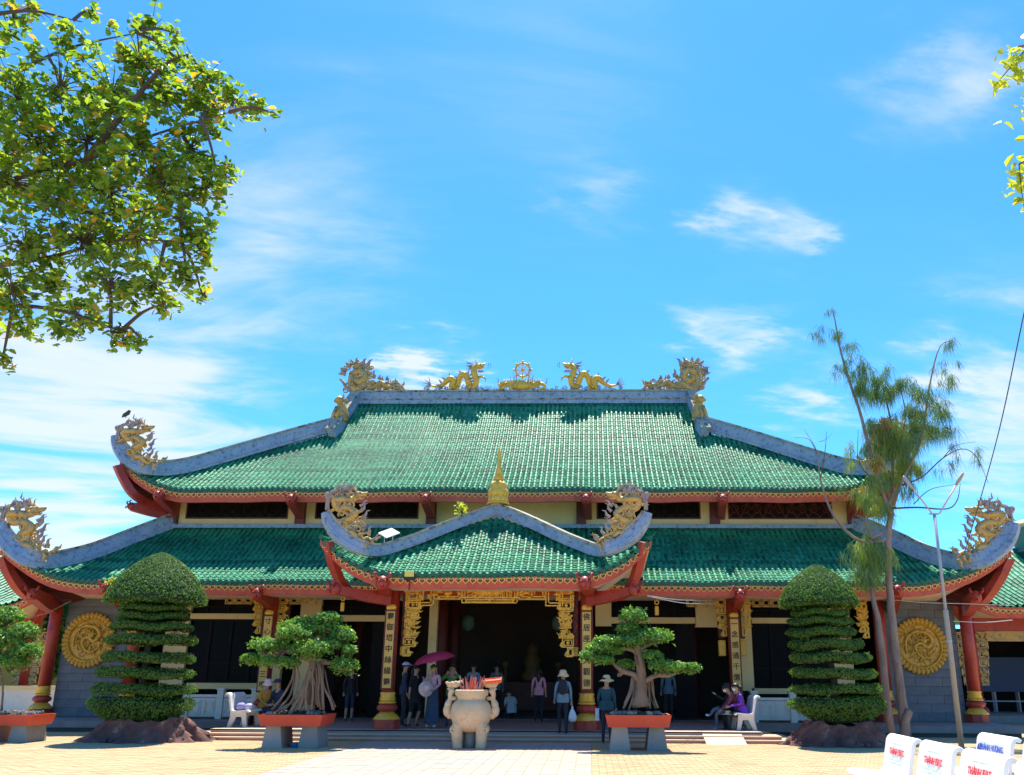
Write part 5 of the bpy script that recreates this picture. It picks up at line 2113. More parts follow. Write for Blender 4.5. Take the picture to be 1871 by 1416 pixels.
def topiary(base_px, tiers, dome, Y, label, rock_px, seed):
    global rng
    rng = np.random.default_rng(seed)
    bx = P(base_px[0], base_px[1], Y).x
    z0 = .52
    d = thing('topiary_tree', (bx, Y, z0), label, 'topiary', 'tiered topiary trees flanking the temple steps')
    pxm = lambda u, v: P(u, v, Y)
    for i, (ul, ur, vt, vb) in enumerate(tiers):
        um, vm = (ul + ur) / 2, (vt + vb) / 2
        x0, x1 = pxm(ul, vm).x, pxm(ur, vm).x
        za, zb = pxm(um, vb).z, pxm(um, vt).z
        m, c = MB(), MB()
        ring_pad(m, c, (x0 + x1) / 2, Y, za, zb, (x1 - x0) / 2, min((x1 - x0) / 2, 1.05), 3600, random.uniform(-.03, .03), .058)
        if i == 0:   # the lowest tier hangs down like a skirt
            q = MB()
            n = 1300
            th = rng.uniform(0, 2 * PI, n)
            g = rng.random(n)
            R0 = (x1 - x0) / 2
            rr = (1 - .42 * g) + rng.normal(0, .03, n)
            p = np.stack([(x0 + x1) / 2 + .05 + R0 * rr * np.cos(th), Y + .95 * rr * np.sin(th), za + .08 - g * .30], 1)
            leaves(m, p, np.stack([np.cos(th), np.sin(th), -.3 + 0 * th], 1), .08, .55, .6)
            c.lathe([(.5, za - .28), (.88, za + .1)], ((x0 + x1) / 2, Y, 0), 24, R0, .92)
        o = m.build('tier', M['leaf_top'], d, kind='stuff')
        c.build('tier_light_block', M['core'], o)  # added filler behind the leaves, stops light passing through the tier
    u0, u1, vt, vb = dome
    um = (u0 + u1) / 2
    x0, x1 = pxm(u0, vb).x, pxm(u1, vb).x
    za, zb = pxm(um, vb).z, pxm(um, vt).z
    cx, R, H = (x0 + x1) / 2, (x1 - x0) / 2, zb - za
    n = 11000
    g = rng.random(n) ** .75
    th = rng.uniform(0, 2 * PI, n)
    prof = lambda g: np.clip(1 - np.clip(g, 0, 1) ** 1.5, 0, 1) ** .70
    rr = R * prof(g) * (1 + rng.normal(0, .010, n))
    p = np.stack([cx + rr * np.cos(th), Y + rr * .98 * np.sin(th), za + g * H - .05 * np.cos(th * 5) * (g < .1)], 1)
    nv = np.stack([np.cos(th), np.sin(th), g * 1.3], 1)
    m = MB()
    leaves(m, p, nv, .062, .62, .40)
    k = 1800
    r2 = np.sqrt(rng.random(k)) * R
    th = rng.uniform(0, 2 * PI, k)
    leaves(m, np.stack([cx + r2 * np.cos(th), Y + r2 * np.sin(th), za + rng.normal(0, .03, k)], 1), np.tile((0, 0, -1.0), (k, 1)), .07, .6, .5)
    o = m.build('dome', M['leaf_top'], d, kind='stuff')
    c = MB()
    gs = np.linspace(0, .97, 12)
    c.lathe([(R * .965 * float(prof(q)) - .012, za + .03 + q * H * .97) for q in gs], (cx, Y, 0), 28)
    c.build('dome_light_block', M['core'], o, smooth=True)
    # trunk and bare stems showing between the tiers
    m = MB()
    m.tube([(bx, Y, z0 - .05), (bx + .05, Y, 1.6), (cx - .03, Y, za + .2)], [.13, .09, .06], 8)
    for k in range(10):
        w = random.uniform(0, 6.28)
        m.tube([(bx, Y, z0 - .02), (bx + .4 * math.cos(w), Y + .4 * math.sin(w), z0 + .28), (bx + .7 * math.cos(w), Y + .6 * math.sin(w), z0 + .5)], [.03, .022, .012], 5)
    for i, (ul, ur, vt, vb) in enumerate(tiers):
        zc_ = pxm((ul + ur) / 2, (vt + vb) / 2).z
        for k in range(4):
            w = random.uniform(0, 6.28)
            m.tube([(bx, Y, zc_ - .15), (bx + .5 * math.cos(w), Y + .5 * math.sin(w), zc_ + .02)], [.02, .012], 4)
    m.build('trunk', M['twig'], d)
    # rockery planter, its flutes flaring like roots
    r0, r1, vt, vb = rock_px
    yb = Y - .1
    xa, xb = P(r0, vb, Y - .75).x, P(r1, vb, Y - .75).x
    rk = thing('rockery_planter', ((xa + xb) / 2, yb, 0), ('low brown root-shaped rockery planter under the left tiered topiary' if um < 900 else 'low brown root-shaped rockery planter under the right tiered topiary'), 'planter', 'brown rockery planters under the topiaries')
    m = MB()
    n, K = 84, 9
    ph = [random.uniform(0, 6.28) for _ in range(4)]
    hz_ = .56
    for j in range(K + 1):
        t = j / K
        for i in range(n):
            w = 2 * PI * i / n
            flute = .20 * abs(math.sin(w * 7 + ph[0])) ** 1.5 + .12 * math.sin(w * 12 + ph[1]) + .07 * math.sin(w * 21 + ph[2])
            r_ = (1.0 - .30 * t ** .6) + flute * (1 - t) ** 1.2 + .03 * math.sin(w * 31 + t * 9) + .03 * math.sin(w * 17 - t * 14) + random.uniform(-.022, .022)
            top = hz_ * (1 + .10 * math.sin(w * 3 + ph[3]) + .06 * math.sin(w * 11 + ph[1]))
            m.v.append(((xa + xb) / 2 + r_ * (xb - xa) / 2 * math.cos(w), yb + r_ * .78 * math.sin(w), top * t ** .85 - .01))
    for j in range(K):
        for i in range(n):
            m.f.append((j * n + i, j * n + (i + 1) % n, (j + 1) * n + (i + 1) % n, (j + 1) * n + i))
            m.m.append(0)
    m.build('rock_rim', M['rock'], rk, smooth=True)
    m = MB()
    m.lathe([(.72, hz_ - .1), (.01, hz_ - .06)], ((xa + xb) / 2, yb, 0), 24, (xb - xa) / 2, .78, cap=False)
    m.build('soil', M['soil'], rk)
    m = MB()
    for k in range(16):
        w = random.uniform(PI, 2 * PI)
        m.blob(((xa + xb) / 2 + 1.0 * (xb - xa) / 2 * math.cos(w), yb + .82 * math.sin(w), .05), (random.uniform(.04, .09), .05, random.uniform(.05, .1)), 7, 5, .2)
    m.build('stones', M['rock'], rk, kind='stuff', smooth=True)
    return d


topiary((250, 1300), [(166, 345, 1272, 1299), (175, 346, 1249, 1270), (183, 345, 1219, 1241), (193, 346, 1191, 1212), (202, 347, 1159, 1180), (210, 344, 1138, 1154), (220, 338, 1122, 1135), (224, 337, 1107, 1119)],
        (199, 371, 1010, 1101), 22.75, 'domed topiary with eight clipped tiers left of the steps', (140, 345, 1313, 1355), 11)
topiary((1525, 1300), [(1442, 1615, 1272, 1298), (1450, 1611, 1250, 1269), (1450, 1599, 1221, 1241), (1447, 1588, 1192, 1213), (1447, 1576, 1168, 1189), (1443, 1563, 1148, 1165), (1444, 1556, 1130, 1144), (1448, 1549, 1115, 1128)],
        (1424, 1568, 1032, 1106), 22.9, 'domed topiary with eight clipped tiers right of the steps, beside bare trunks', (1456, 1640, 1318, 1366), 12)


# ---- bonsai on red trays
def tray(x, y, w, dpt, z0, h, label, leg='mixed', cut=None):
    d = thing('tray_table', (x, y, 0), label, 'planter', 'red bonsai trays on cement legs')
    m = MB()
    b, t = .92, 1.0
    vs = []
    for q, z in ((b, z0), (t, z0 + h)):
        vs += [(x - w / 2 * q, y - dpt / 2 * q, z), (x + w / 2 * q, y - dpt / 2 * q, z), (x + w / 2 * q, y + dpt / 2 * q, z), (x - w / 2 * q, y + dpt / 2 * q, z)]
    q = .93
    vs += [(x - w / 2 * q, y - dpt / 2 * q, z0 + h), (x + w / 2 * q, y - dpt / 2 * q, z0 + h), (x + w / 2 * q, y + dpt / 2 * q, z0 + h), (x - w / 2 * q, y + dpt / 2 * q, z0 + h)]
    vs += [(a, b_, z0 + h - .05) for a, b_, _ in vs[8:12]]
    m.add(vs, [(3, 2, 1, 0)] + [(i, (i + 1) % 4, 4 + (i + 1) % 4, 4 + i) for i in range(4)] + [(4 + i, 4 + (i + 1) % 4, 8 + (i + 1) % 4, 8 + i) for i in range(4)] + [(8 + i, 8 + (i + 1) % 4, 12 + (i + 1) % 4, 12 + i) for i in range(4)])
    tr = m.build('tray', M['potred'], d)
    m = MB()
    n, k = 16, 10
    for i in range(n + 1):
        for j in range(k + 1):
            a, b_ = i / n * 2 - 1, j / k * 2 - 1
            m.v.append((x + a * w / 2 * .93, y + b_ * dpt / 2 * .93, z0 + h - .045 + .11 * max(0, 1 - a * a) * max(0, 1 - b_ * b_) + random.uniform(-.015, .015)))
    for i in range(n):
        for j in range(k):
            q = i * (k + 1) + j
            m.f.append((q, q + k + 1, q + k + 2, q + 1))
            m.m.append(0)
    m.build('soil', M['soil'], tr)
    m = MB()
    for i in range(46):
        a, b_ = random.uniform(-.8, .8), random.uniform(-.85, .6)
        m.blob((x + a * w / 2, y + b_ * dpt / 2, z0 + h + .04 * (1 - a * a)), (random.uniform(.03, .08), random.uniform(.03, .06), random.uniform(.025, .06)), 6, 4, .25)
    m.build('stones', M['pebble'], tr, kind='stuff')
    for s, mt in ((-1, 'legpale'), (1, 'leggrey')):
        m = MB()
        cx = x + s * w * .28
        vs = []
        for q, z in ((.24, 0), (.17, z0 - .003)):
            vs += [(cx - q, y - .40, z), (cx + q, y - .40, z), (cx + q, y + .40, z), (cx - q, y + .40, z)]
        m.add(vs, [(3, 2, 1, 0), (4, 5, 6, 7)] + [(i, (i + 1) % 4, 4 + (i + 1) % 4, 4 + i) for i in range(4)])
        m.build('leg', M[mt], d)
    return d


def pad(m, c, r, n, size=.10):
    """cushion of leaves"""
    v = np.clip(rng.normal(0, 1, (n, 3)), -2, 2)
    v /= np.linalg.norm(v, axis=1)[:, None]
    v[:, 2] = np.where(v[:, 2] < -.25, -v[:, 2] * .4, v[:, 2])
    q = rng.uniform(.72, 1.04, n)[:, None]
    lump = 1 + .10 * np.sin(v[:, :1] * 7 + c[0] * 3) * np.cos(v[:, 1:2] * 6)
    p = np.array(c) + v * q * lump * np.array(r)
    leaves(m, p, v + np.array((0, 0, .4)), size, .5, .5)


def bonsai(X0, Y, zs, crops, ox, oy, sc, label, trunk, roots, leafn=1.0, mt='leaf_bon'):
    d = thing('bonsai_tree', (X0, Y, zs), label, 'bonsai', 'bonsai trees on red trays')
    to = lambda cu, cv, dy=0: P(ox + cu / sc, oy + cv / sc, Y + dy)
    k = 1540 / (Y * .98) * sc
    for i, (cu, cv, rx, rz, dy) in enumerate(crops):
        m = MB()
        c = to(cu, cv, dy)
        n = int(260 + rx * rz * .060 * leafn)
        ry = min(rx * .9, 130) / k
        pad(m, (c.x, c.y, c.z), (rx / k * .90, ry * .9, rz / k * .86), n)
        q = np.clip(rng.normal(0, .42, (n // 3, 3)), -.85, .85) * np.array((rx / k, ry, rz / k)) + np.array(c)
        leaves(m, q, np.tile((0, 0, 1.0), (n // 3, 1)), .10, .5, .7)
        o = m.build('foliage_pad', M[mt], d, kind='stuff')
        # twig cage inside the pad
        t = MB()
        for j in range(7):
            e = rng.normal(0, .45, 3) * np.array((rx / k, ry, rz / k))
            t.tube([(c.x, c.y, c.z - rz / k * .7), (c.x + e[0] * .5, c.y + e[1] * .5, c.z + e[2] * .3), (c.x + e[0], c.y + e[1], c.z + e[2])], [.018, .012, .006], 4)
        t.build('twigs', M['twig'], o)
    m = MB()
    for pts, rads in trunk:
        pp = [to(a, b, c_) for a, b, c_ in pts]
        sp = [Vector(p) for p in spline(pp, 14)]
        rr = np.interp(np.linspace(0, 1, 15), np.linspace(0, 1, len(rads)), rads)
        sp = [p + Vector((random.uniform(-.012, .012), random.uniform(-.012, .012), 0)) for p in sp]
        m.tube(sp, list(rr), 9)
    m.build('trunk', M['bark'], d, smooth=True)
    for pts, r_ in roots:
        m = MB()
        pp = [to(a, b, c_) for a, b, c_ in pts]
        m.tube([Vector(p) for p in spline(pp, 8)], [r_ * (1 + .5 * i / 8) for i in range(9)], 6)
        m.build('aerial_root', M['bark'], d, smooth=True)
    return d


rng = np.random.default_rng(21)
TY = 21.15
zt = P(545, 1327, TY - .5).z
tl_x = P(520, 1327, TY - .55).x + .08
tray(tl_x + .03, TY, 1.53, 1.15, zt, .255, 'red bonsai tray on cement legs left of the walkway, with the wide-rooted bonsai')
crown = [(560, 400, 270, 100, .1), (680, 330, 120, 60, 0), (450, 440, 150, 75, -.2), (230, 530, 135, 70, -.1), (115, 625, 85, 48, -.2), (240, 645, 85, 45, -.25), (390, 650, 95, 48, -.2), (590, 555, 130, 85, -.4), (480, 560, 90, 70, -.2),
         (790, 460, 105, 90, 0), (845, 560, 58, 45, -.2), (805, 675, 108, 78, -.25), (700, 520, 90, 60, -.2), (340, 520, 70, 55, 0)]
trunk = [([(520, 960, -.1), (530, 860, -.1), (565, 730, -.05), (590, 610, 0), (580, 520, 0), (560, 430, 0)], [.20, .15, .125, .12, .10, .05]),
         ([(600, 960, 0), (610, 820, 0), (620, 700, 0), (600, 600, 0)], [.10, .075, .065, .07]),
         ([(470, 970, -.2), (500, 850, -.15), (545, 740, -.1)], [.10, .07, .05]),
         ([(570, 640, 0), (480, 590, 0), (330, 560, 0), (230, 560, 0)], [.10, .07, .05, .03]),
         ([(590, 620, 0), (680, 650, -.1), (770, 640, -.2)], [.09, .06, .03]),
         ([(330, 570, 0), (310, 610, -.1), (240, 650, -.2)], [.05, .04, .02]),
         ([(590, 560, 0), (700, 500, 0), (790, 470, 0)], [.09, .06, .03])]
roots = [([(430, 640, 0), (425, 760, -.1), (350, 900, -.2), (270, 1000, -.25)], .022), ([(440, 660, 0), (435, 780, 0), (400, 900, -.1), (320, 1000, -.2)], .022), ([(560, 700, -.2), (590, 820, -.25), (600, 960, -.25)], .025), ([(620, 640, -.2), (640, 800, -.3), (650, 1000, -.3)], .024),
         ([(640, 660, -.1), (650, 820, -.2), (700, 920, -.2), (725, 1000, -.2)], .024), ([(570, 760, -.2), (575, 860, -.3), (560, 990, -.3)], .02), ([(600, 680, -.2), (605, 800, -.3), (612, 980, -.3)], .02), ([(500, 880, -.2), (440, 960, -.3), (400, 1040, -.4)], .035),
         ([(545, 800, -.2), (500, 920, -.3), (470, 1000, -.35)], .03), ([(650, 640, 0), (648, 760, -.1), (640, 960, -.1)], .016), ([(585, 640, -.3), (570, 760, -.35), (575, 900, -.35), (560, 1000, -.4)], .016), ([(610, 650, -.3), (622, 770, -.35), (612, 880, -.35), (630, 1000, -.35)], .014),
         ([(455, 660, -.1), (470, 780, -.2), (420, 930, -.3), (350, 1010, -.35)], .018), ([(660, 700, 0), (690, 860, -.05), (740, 980, -.1)], .016), ([(540, 780, -.3), (520, 900, -.35), (530, 1000, -.4)], .022), ([(480, 900, -.2), (380, 970, -.25), (300, 1020, -.3)], .03)]
bonsai(tl_x, TY, zt + .255, crown, 430, 1050, 4.046, 'wide dense bonsai with a hanging curtain of aerial roots, on the left red tray', trunk, roots)
tr_x = P(1167, 1329, TY - .55).x
tray(tr_x, TY, 1.53, 1.15, P(1165, 1329, TY - .5).z, .27, 'red bonsai tray on cement legs right of the walkway, with the slender-trunk bonsai')
crown = [(475, 315, 118, 85, 0), (430, 400, 85, 55, 0), (600, 465, 190, 78, 0), (470, 500, 110, 55, -.1), (300, 495, 130, 55, -.1), (220, 545, 110, 45, -.15), (140, 610, 70, 50, -.3), (260, 635, 75, 38, -.3), (420, 665, 75, 42, .2), (620, 605, 85, 48, -.1),
         (690, 680, 115, 62, -.2), (800, 690, 110, 50, -.3), (905, 695, 70, 45, -.35), (330, 560, 80, 40, 0)]
trunk = [([(530, 980, 0), (525, 860, 0), (530, 700, 0), (520, 600, 0), (500, 540, 0), (480, 400, 0)], [.22, .16, .115, .09, .08, .03]),
         ([(490, 970, -.1), (505, 880, -.08), (518, 780, 0)], [.11, .07, .06]), ([(570, 975, -.05), (550, 880, 0), (538, 800, 0)], [.10, .07, .05]),
         ([(515, 800, 0), (480, 740, -.05), (400, 715, -.1), (350, 680, -.2), (310, 630, -.2)], [.07, .065, .06, .045, .025]),
         ([(400, 715, -.1), (370, 740, -.12), (375, 745, -.14)], [.06, .05, .02]),
         ([(540, 800, 0), (590, 770, -.05), (650, 745, -.1), (730, 745, -.2), (800, 720, -.25)], [.065, .06, .05, .045, .025]),
         ([(520, 620, 0), (470, 560, 0), (350, 540, -.1)], [.06, .05, .03]), ([(505, 560, 0), (580, 520, 0), (640, 500, 0)], [.06, .045, .03])]
roots = [([(465, 750, 0), (450, 850, -.1), (410, 960, -.2)], .022), ([(470, 745, 0), (460, 860, -.1), (400, 990, -.25)], .02), ([(480, 760, 0), (470, 900, -.1), (440, 1000, -.2)], .018), ([(590, 775, 0), (590, 880, 0), (600, 990, -.1)], .016), ([(605, 770, 0), (620, 880, 0), (655, 985, -.1)], .02),
         ([(615, 768, 0), (625, 870, .1), (630, 980, 0)], .016), ([(580, 780, 0), (570, 880, 0), (575, 990, 0)], .016), ([(485, 600, -.1), (500, 660, -.1), (525, 720, -.05)], .02), ([(595, 775, .1), (600, 900, .1), (640, 990, 0)], .014)]
bonsai(tr_x, TY, zt + .26, crown, 1040, 1050, 4.045, 'slender bonsai with long side branches and a rounded top, on the right red tray', trunk, roots)
# third tray cut by the left edge of the picture
te_x = P(57, 1315, 21.7).x - .76
tray(te_x, 22.2, 1.53, 1.0, P(30, 1326, 21.7).z, .255, 'red bonsai tray on cement legs at the left edge of the photo')
crown = [(50, 440, 110, 90, 0), (150, 545, 110, 90, -.1), (20, 590, 120, 90, -.2), (180, 670, 110, 80, -.2), (70, 750, 130, 80, -.2), (-130, 520, 160, 110, 0), (-160, 690, 160, 110, 0)]
trunk = [([(-60, 1080, 0), (-50, 930, 0), (-20, 780, 0), (0, 600, 0)], [.17, .13, .10, .04]), ([(-40, 760, 0), (60, 660, -.1), (160, 600, -.1)], [.08, .06, .03])]
bonsai(te_x, 22.2, zt + .25, crown, 0, 1010, 3.7, 'loose leafy bonsai cut by the left edge of the photo, on its red tray', trunk, [([(0, 780, 0), (20, 920, -.1), (10, 1070, -.1)], .02)], .8)
# blue basin under the left tray
c = G(541, 1366)
d = thing('basin', (c.x, c.y + .1, 0), 'small blue plastic basin on the ground under the left bonsai tray', 'basin')
m = MB()
m.lathe([(.10, .0), (.17, .02), (.20, .10), (.21, .105), (.17, .09), (.12, .03), (.01, .025)], (c.x, c.y + .1, 0), 16)
m.build('bowl', M['bluecloth'], d, smooth=True)


# ---- casuarina
rng = np.random.default_rng(31)
CY = 24.7
cz = lambda cu, cv, dy=0: P(1440 + cu / 2.622, 540 + cv / 2.622, CY + dy)
cb = G(1645, 1338)
ca = thing('casuarina_tree', (cb.x, CY, 0), 'thin casuarina with drooping needles and three bare trunks right of the right topiary', 'tree')
cp = lambda u, v, dy=0: P(u, v, CY + dy)
for pts, rad in [([cp(1655, 1345), cp(1645, 1260), cp(1632, 1150), cp(1625, 1070), cp(1623, 998), cp(1627, 940)], [.145, .128, .112, .10, .092, .088]),
                 ([cp(1630, 1345, -.1), cp(1618, 1260, -.1), cp(1609, 1170, -.1), cp(1604, 1130, -.1), cp(1595, 1090, -.1), cp(1590, 1050, -.1)], [.12, .105, .095, .08, .065, .05]),
                 ([cp(1652, 1345, -.2), cp(1655, 1318, -.2), cp(1662, 1298, -.2)], [.13, .11, .10])]:
    m = MB()
    sp = [Vector(p) + Vector((random.uniform(-.012, .012), 0, 0)) for p in spline(pts, 24)]
    m.tube(sp, list(np.interp(np.linspace(0, 1, 25), np.linspace(0, 1, len(rad)), rad)), 9)
    m.build('trunk', M['casbark'], ca, smooth=True)
BR = [([cz(490, 1050), cz(445, 920), cz(390, 740), cz(345, 560), cz(300, 430), cz(250, 260), cz(225, 120), cz(208, 60)], [.07, .055, .05, .045, .04, .03, .02, .008]),
      ([cz(490, 1040), cz(540, 900), cz(600, 780, -.1), cz(640, 680, -.2), cz(680, 420, -.3), cz(725, 250, -.3), cz(790, 210, -.4)], [.07, .05, .035, .03, .025, .018, .008]),
      ([cz(500, 1000, .2), cz(500, 800, .3), cz(490, 600, .3), cz(440, 380, .4)], [.05, .04, .03, .012]),
      ([cz(500, 800, .3), cz(560, 600, .2), cz(540, 440, .2)], [.03, .02, .01]),
      ([cz(470, 1170), cz(360, 1180), cz(270, 1120), cz(200, 1020), cz(155, 880), cz(135, 740), cz(75, 640)], [.045, .05, .045, .04, .025, .012, .006]),
      ([cz(155, 880), cz(175, 760), cz(185, 650)], [.018, .012, .005]), ([cz(140, 760), cz(100, 690), cz(30, 680)], [.012, .008, .004]), ([cz(200, 1010), cz(270, 940), cz(300, 900)], [.02, .01, .005]), ([cz(150, 700), cz(180, 690), cz(215, 655)], [.01, .007, .003]),
      ([cz(540, 910), cz(640, 870, -.2), cz(740, 780, -.4), cz(830, 735, -.5), cz(900, 770, -.5), cz(960, 900, -.5)], [.03, .022, .018, .014, .010, .005]),
      ([cz(740, 780, -.4), cz(800, 720, -.4), cz(900, 700, -.5)], [.014, .009, .004]), ([cz(500, 1020, -.1), cz(620, 1015, -.3), cz(760, 1022, -.4), cz(810, 980, -.4), cz(825, 900, -.4)], [.03, .025, .02, .015, .006]),
      ([cz(600, 1000, -.2), cz(680, 930, -.3), cz(800, 905, -.3)], [.016, .012, .005]), ([cz(400, 1160), cz(380, 1110), cz(375, 1060)], [.04, .045, .03]), ([cz(400, 1165), cz(450, 1135)], [.04, .05]),
      ([cz(430, 900), cz(340, 800), cz(335, 640)], [.02, .012, .006]), ([cz(530, 930), cz(490, 990), cz(500, 1060)], [.06, .08, .07]), ([cz(690, 500, -.3), cz(760, 570, -.4), cz(790, 700, -.4)], [.012, .009, .004])]
for pts, rad in BR:
    m = MB()
    m.tube([Vector(p) for p in spline(pts, 20)], list(np.interp(np.linspace(0, 1, 21), np.linspace(0, 1, len(rad)), rad)), 6)
    m.build('branch', M['casbark'] if max(rad) > .035 else M['twig'], ca, smooth=True)


def needles(m, c, sp, n, ln, width=.010):
    """drooping sprays of needle-thin strips; sp spread in metres"""
    k = max(3, n // 26)
    st = np.array(c) + rng.normal(0, 1, (k, 3)) * np.array((sp * .55, sp * .5, sp * .40))
    for b in st:
        q = n // k
        az = rng.uniform(0, 2 * PI, q)
        out = np.stack([np.cos(az), np.sin(az), 0 * az], 1) * rng.uniform(.10, .55, (q, 1)) + np.array((0, 0, -1)) * rng.uniform(.3, 1.0, (q, 1)) + rng.normal(0, .1, (q, 3))
        out /= np.linalg.norm(out, axis=1)[:, None]
        L_ = ln * rng.uniform(.5, 1.25, (q, 1))
        p0 = b + rng.normal(0, .05, (q, 3))
        p1 = p0 + out * L_ * .5
        d2 = out * .6 + np.array((0, 0, -.6))
        p2 = p1 + d2 * L_ * .5
        sd = np.cross(out, rng.normal(0, 1, (q, 3)))
        sd /= np.linalg.norm(sd, axis=1)[:, None]
        w = width * rng.uniform(.7, 1.3, (q, 1))
        V = np.stack([p0 - sd * w * .5, p0 + sd * w * .5, p1 + sd * w * .5, p1 - sd * w * .5, p2], 1).reshape(-1, 3)
        o = len(m.v)
        m.v.extend(map(tuple, V.tolist()))
        for i in range(q):
            a = o + 5 * i
            m.f.append((a, a + 1, a + 2, a + 3))
            m.f.append((a + 3, a + 2, a + 4))
            m.m.extend([0, 0])


dark_, yel_ = MB(), MB()
U = 1 / 2.622 / 61.0
for cu, cv, r_, n, ln, tone in [(205, 75, 22, 60, .45, 0), (150, 175, 45, 130, .6, 0), (230, 190, 42, 180, .6, 0), (300, 240, 42, 150, .6, 0), (255, 340, 40, 100, .5, 0), (325, 335, 55, 420, .8, 0), (345, 430, 55, 480, .9, 0), (440, 370, 50, 380, .8, 0), (430, 460, 65, 560, .9, 0), (540, 420, 60, 380, .7, 0),
                                (480, 450, 45, 320, .9, 0), (620, 460, 45, 240, .7, .4), (775, 225, 42, 120, .6, 0), (740, 325, 50, 120, .6, 0), (790, 400, 55, 150, .8, 0), (690, 495, 65, 380, .8, 0), (740, 550, 28, 190, .9, 0), (650, 600, 60, 350, .8, 0), (700, 640, 55, 380, .9, 0), (760, 640, 28, 130, .8, 0),
                                (405, 610, 42, 300, .9, 0), (455, 640, 55, 420, .9, .6), (520, 650, 70, 620, .9, .5), (590, 550, 55, 480, .9, .5), (480, 730, 80, 700, 1.0, .3), (560, 700, 70, 640, 1.0, .4), (550, 780, 55, 460, .9, .5), (400, 720, 40, 260, .8, .1), (300, 740, 40, 130, .5, .5), (310, 800, 28, 120, .5, .6),
                                (380, 945, 75, 620, .8, .45), (450, 1010, 55, 480, .8, .6), (400, 880, 50, 260, .7, .4), (385, 1180, 55, 520, .8, .45), (395, 1250, 85, 1000, 1.0, .5), (380, 1330, 70, 700, .8, .4), (555, 860, 50, 420, .8, .5), (630, 820, 40, 240, .7, .6), (590, 640, 45, 260, .9, .3), (800, 720, 35, 50, .6, 0), (800, 800, 50, 70, .6, 0), (880, 790, 60, 90, .7, 0), (720, 820, 50, 60, .6, .3), (560, 940, 40, 200, .7, .4), (480, 860, 50, 360, .9, .3)]:
    c = cz(cu, cv, random.uniform(-.35, .35))
    n2 = int(n * .98)
    ny = int(n2 * tone)
    if n2 - ny > 20:
        needles(dark_, c, r_ * U * 1.0, n2 - ny, ln * .58, .0105)
    if ny > 15:
        needles(yel_, c, r_ * U, ny, ln * .58, .0105)
dark_.build('needle_sprays', M['needle'], ca, kind='stuff')
yel_.build('needle_sprays', M['needle_yel'] if False else mat('lime_needle', (0.13, 0.22, 0.04), 0.6, (0.26, 0.32, 0.06), 1.5, 0.8, island=0.6, trans=0.25), ca, kind='stuff')
m = MB()
for cu, cv in ((470, 610), (430, 790), (455, 640), (420, 800)):
    c = cz(cu, cv, -.2)
    needles(m, c, .14, 110, .3, .02)
m.build('dry_spray', M['needle_yel'], ca, kind='stuff')

# ---- overhanging tree, top left: limbs come in from a trunk left of the frame
rng = np.random.default_rng(41)
OY = 7.8
op = lambda u, v, dy=0: P(u, v, OY + dy)
tb = P(-420, 1300, OY + .6)
ot = thing('overhanging_tree', (tb.x, OY + .6, 0), 'broad leafy tree reaching in from the upper left with glossy leaves, some orange', 'tree')
m = MB()
m.tube([Vector(p) for p in spline([(tb.x, OY + .6, -.05), (tb.x + .1, OY + .6, 1.2), (tb.x + .05, OY + .5, 2.4), P(-380, 560, OY + .4), P(-300, 380, OY + .3)], 20)], [.30 - .008 * i for i in range(21)], 12)
m.build('trunk', M['casbark'], ot, smooth=True)
limbs = [[P(-320, 520, OY + .4), op(-120, 420, .2), op(20, 330), op(160, 290, -.1), op(300, 240, -.2), op(420, 205, -.2)],
         [P(-330, 580, OY + .4), op(-140, 520, .3), op(0, 485, .2), op(90, 470, .1), op(210, 440), op(330, 440, -.1)],
         [P(-300, 380, OY + .3), op(-150, 250), op(0, 150), op(120, 90), op(250, 60)], [P(-330, 600, OY + .4), op(-150, 600, .1), op(0, 560), op(120, 570), op(220, 605)],
         [op(-150, 250), op(-60, 60), op(40, 20), op(150, 40)], [op(20, 330), op(120, 380, .2), op(230, 390, .3), op(350, 360, .3)], [op(160, 290, -.1), op(230, 200, -.3), op(300, 120, -.3), op(340, 100, -.3)]]
lp_all = []
for L_ in limbs:
    m = MB()
    sp = [Vector(p) for p in spline(L_, 22)]
    lp_all += sp
    m.tube(sp, [.045 - .0018 * i for i in range(23)], 7)
    m.build('limb', M['twig'], ot, smooth=True)
blobs = [(60, 20, 26), (130, 55, 24), (165, 25, 14), (110, 80, 18), (15, 60, 26), (25, 35, 22), (275, 60, 42), (255, 110, 55), (320, 60, 16), (330, 115, 38), (375, 150, 45), (430, 185, 38), (470, 205, 22), (495, 205, 8), (385, 205, 45), (300, 175, 65), (205, 170, 70), (110, 165, 65), (30, 180, 60), (60, 250, 75), (160, 260, 85), (260, 270, 85), (350, 270, 60), (395, 310, 32), (405, 330, 18),
         (375, 345, 36), (300, 350, 75), (200, 350, 85), (100, 350, 80), (15, 330, 55), (330, 400, 45), (365, 430, 28), (250, 430, 70), (150, 440, 80), (45, 450, 70), (375, 465, 18), (340, 505, 34), (285, 520, 42), (300, 555, 22), (370, 540, 14), (200, 520, 60), (100, 530, 55), (20, 530, 46), (40, 590, 30), (150, 590, 38), (205, 610, 22), (250, 612, 14), (225, 630, 10), (4, 660, 18), (115, 605, 26), (-80, 300, 110), (-80, 480, 110), (-120, 130, 100), (-140, 600, 70)]
tw_ = MB()
lp_np = np.array([tuple(p) for p in lp_all])
px2m = OY * 1.06 / 1540
allp = []
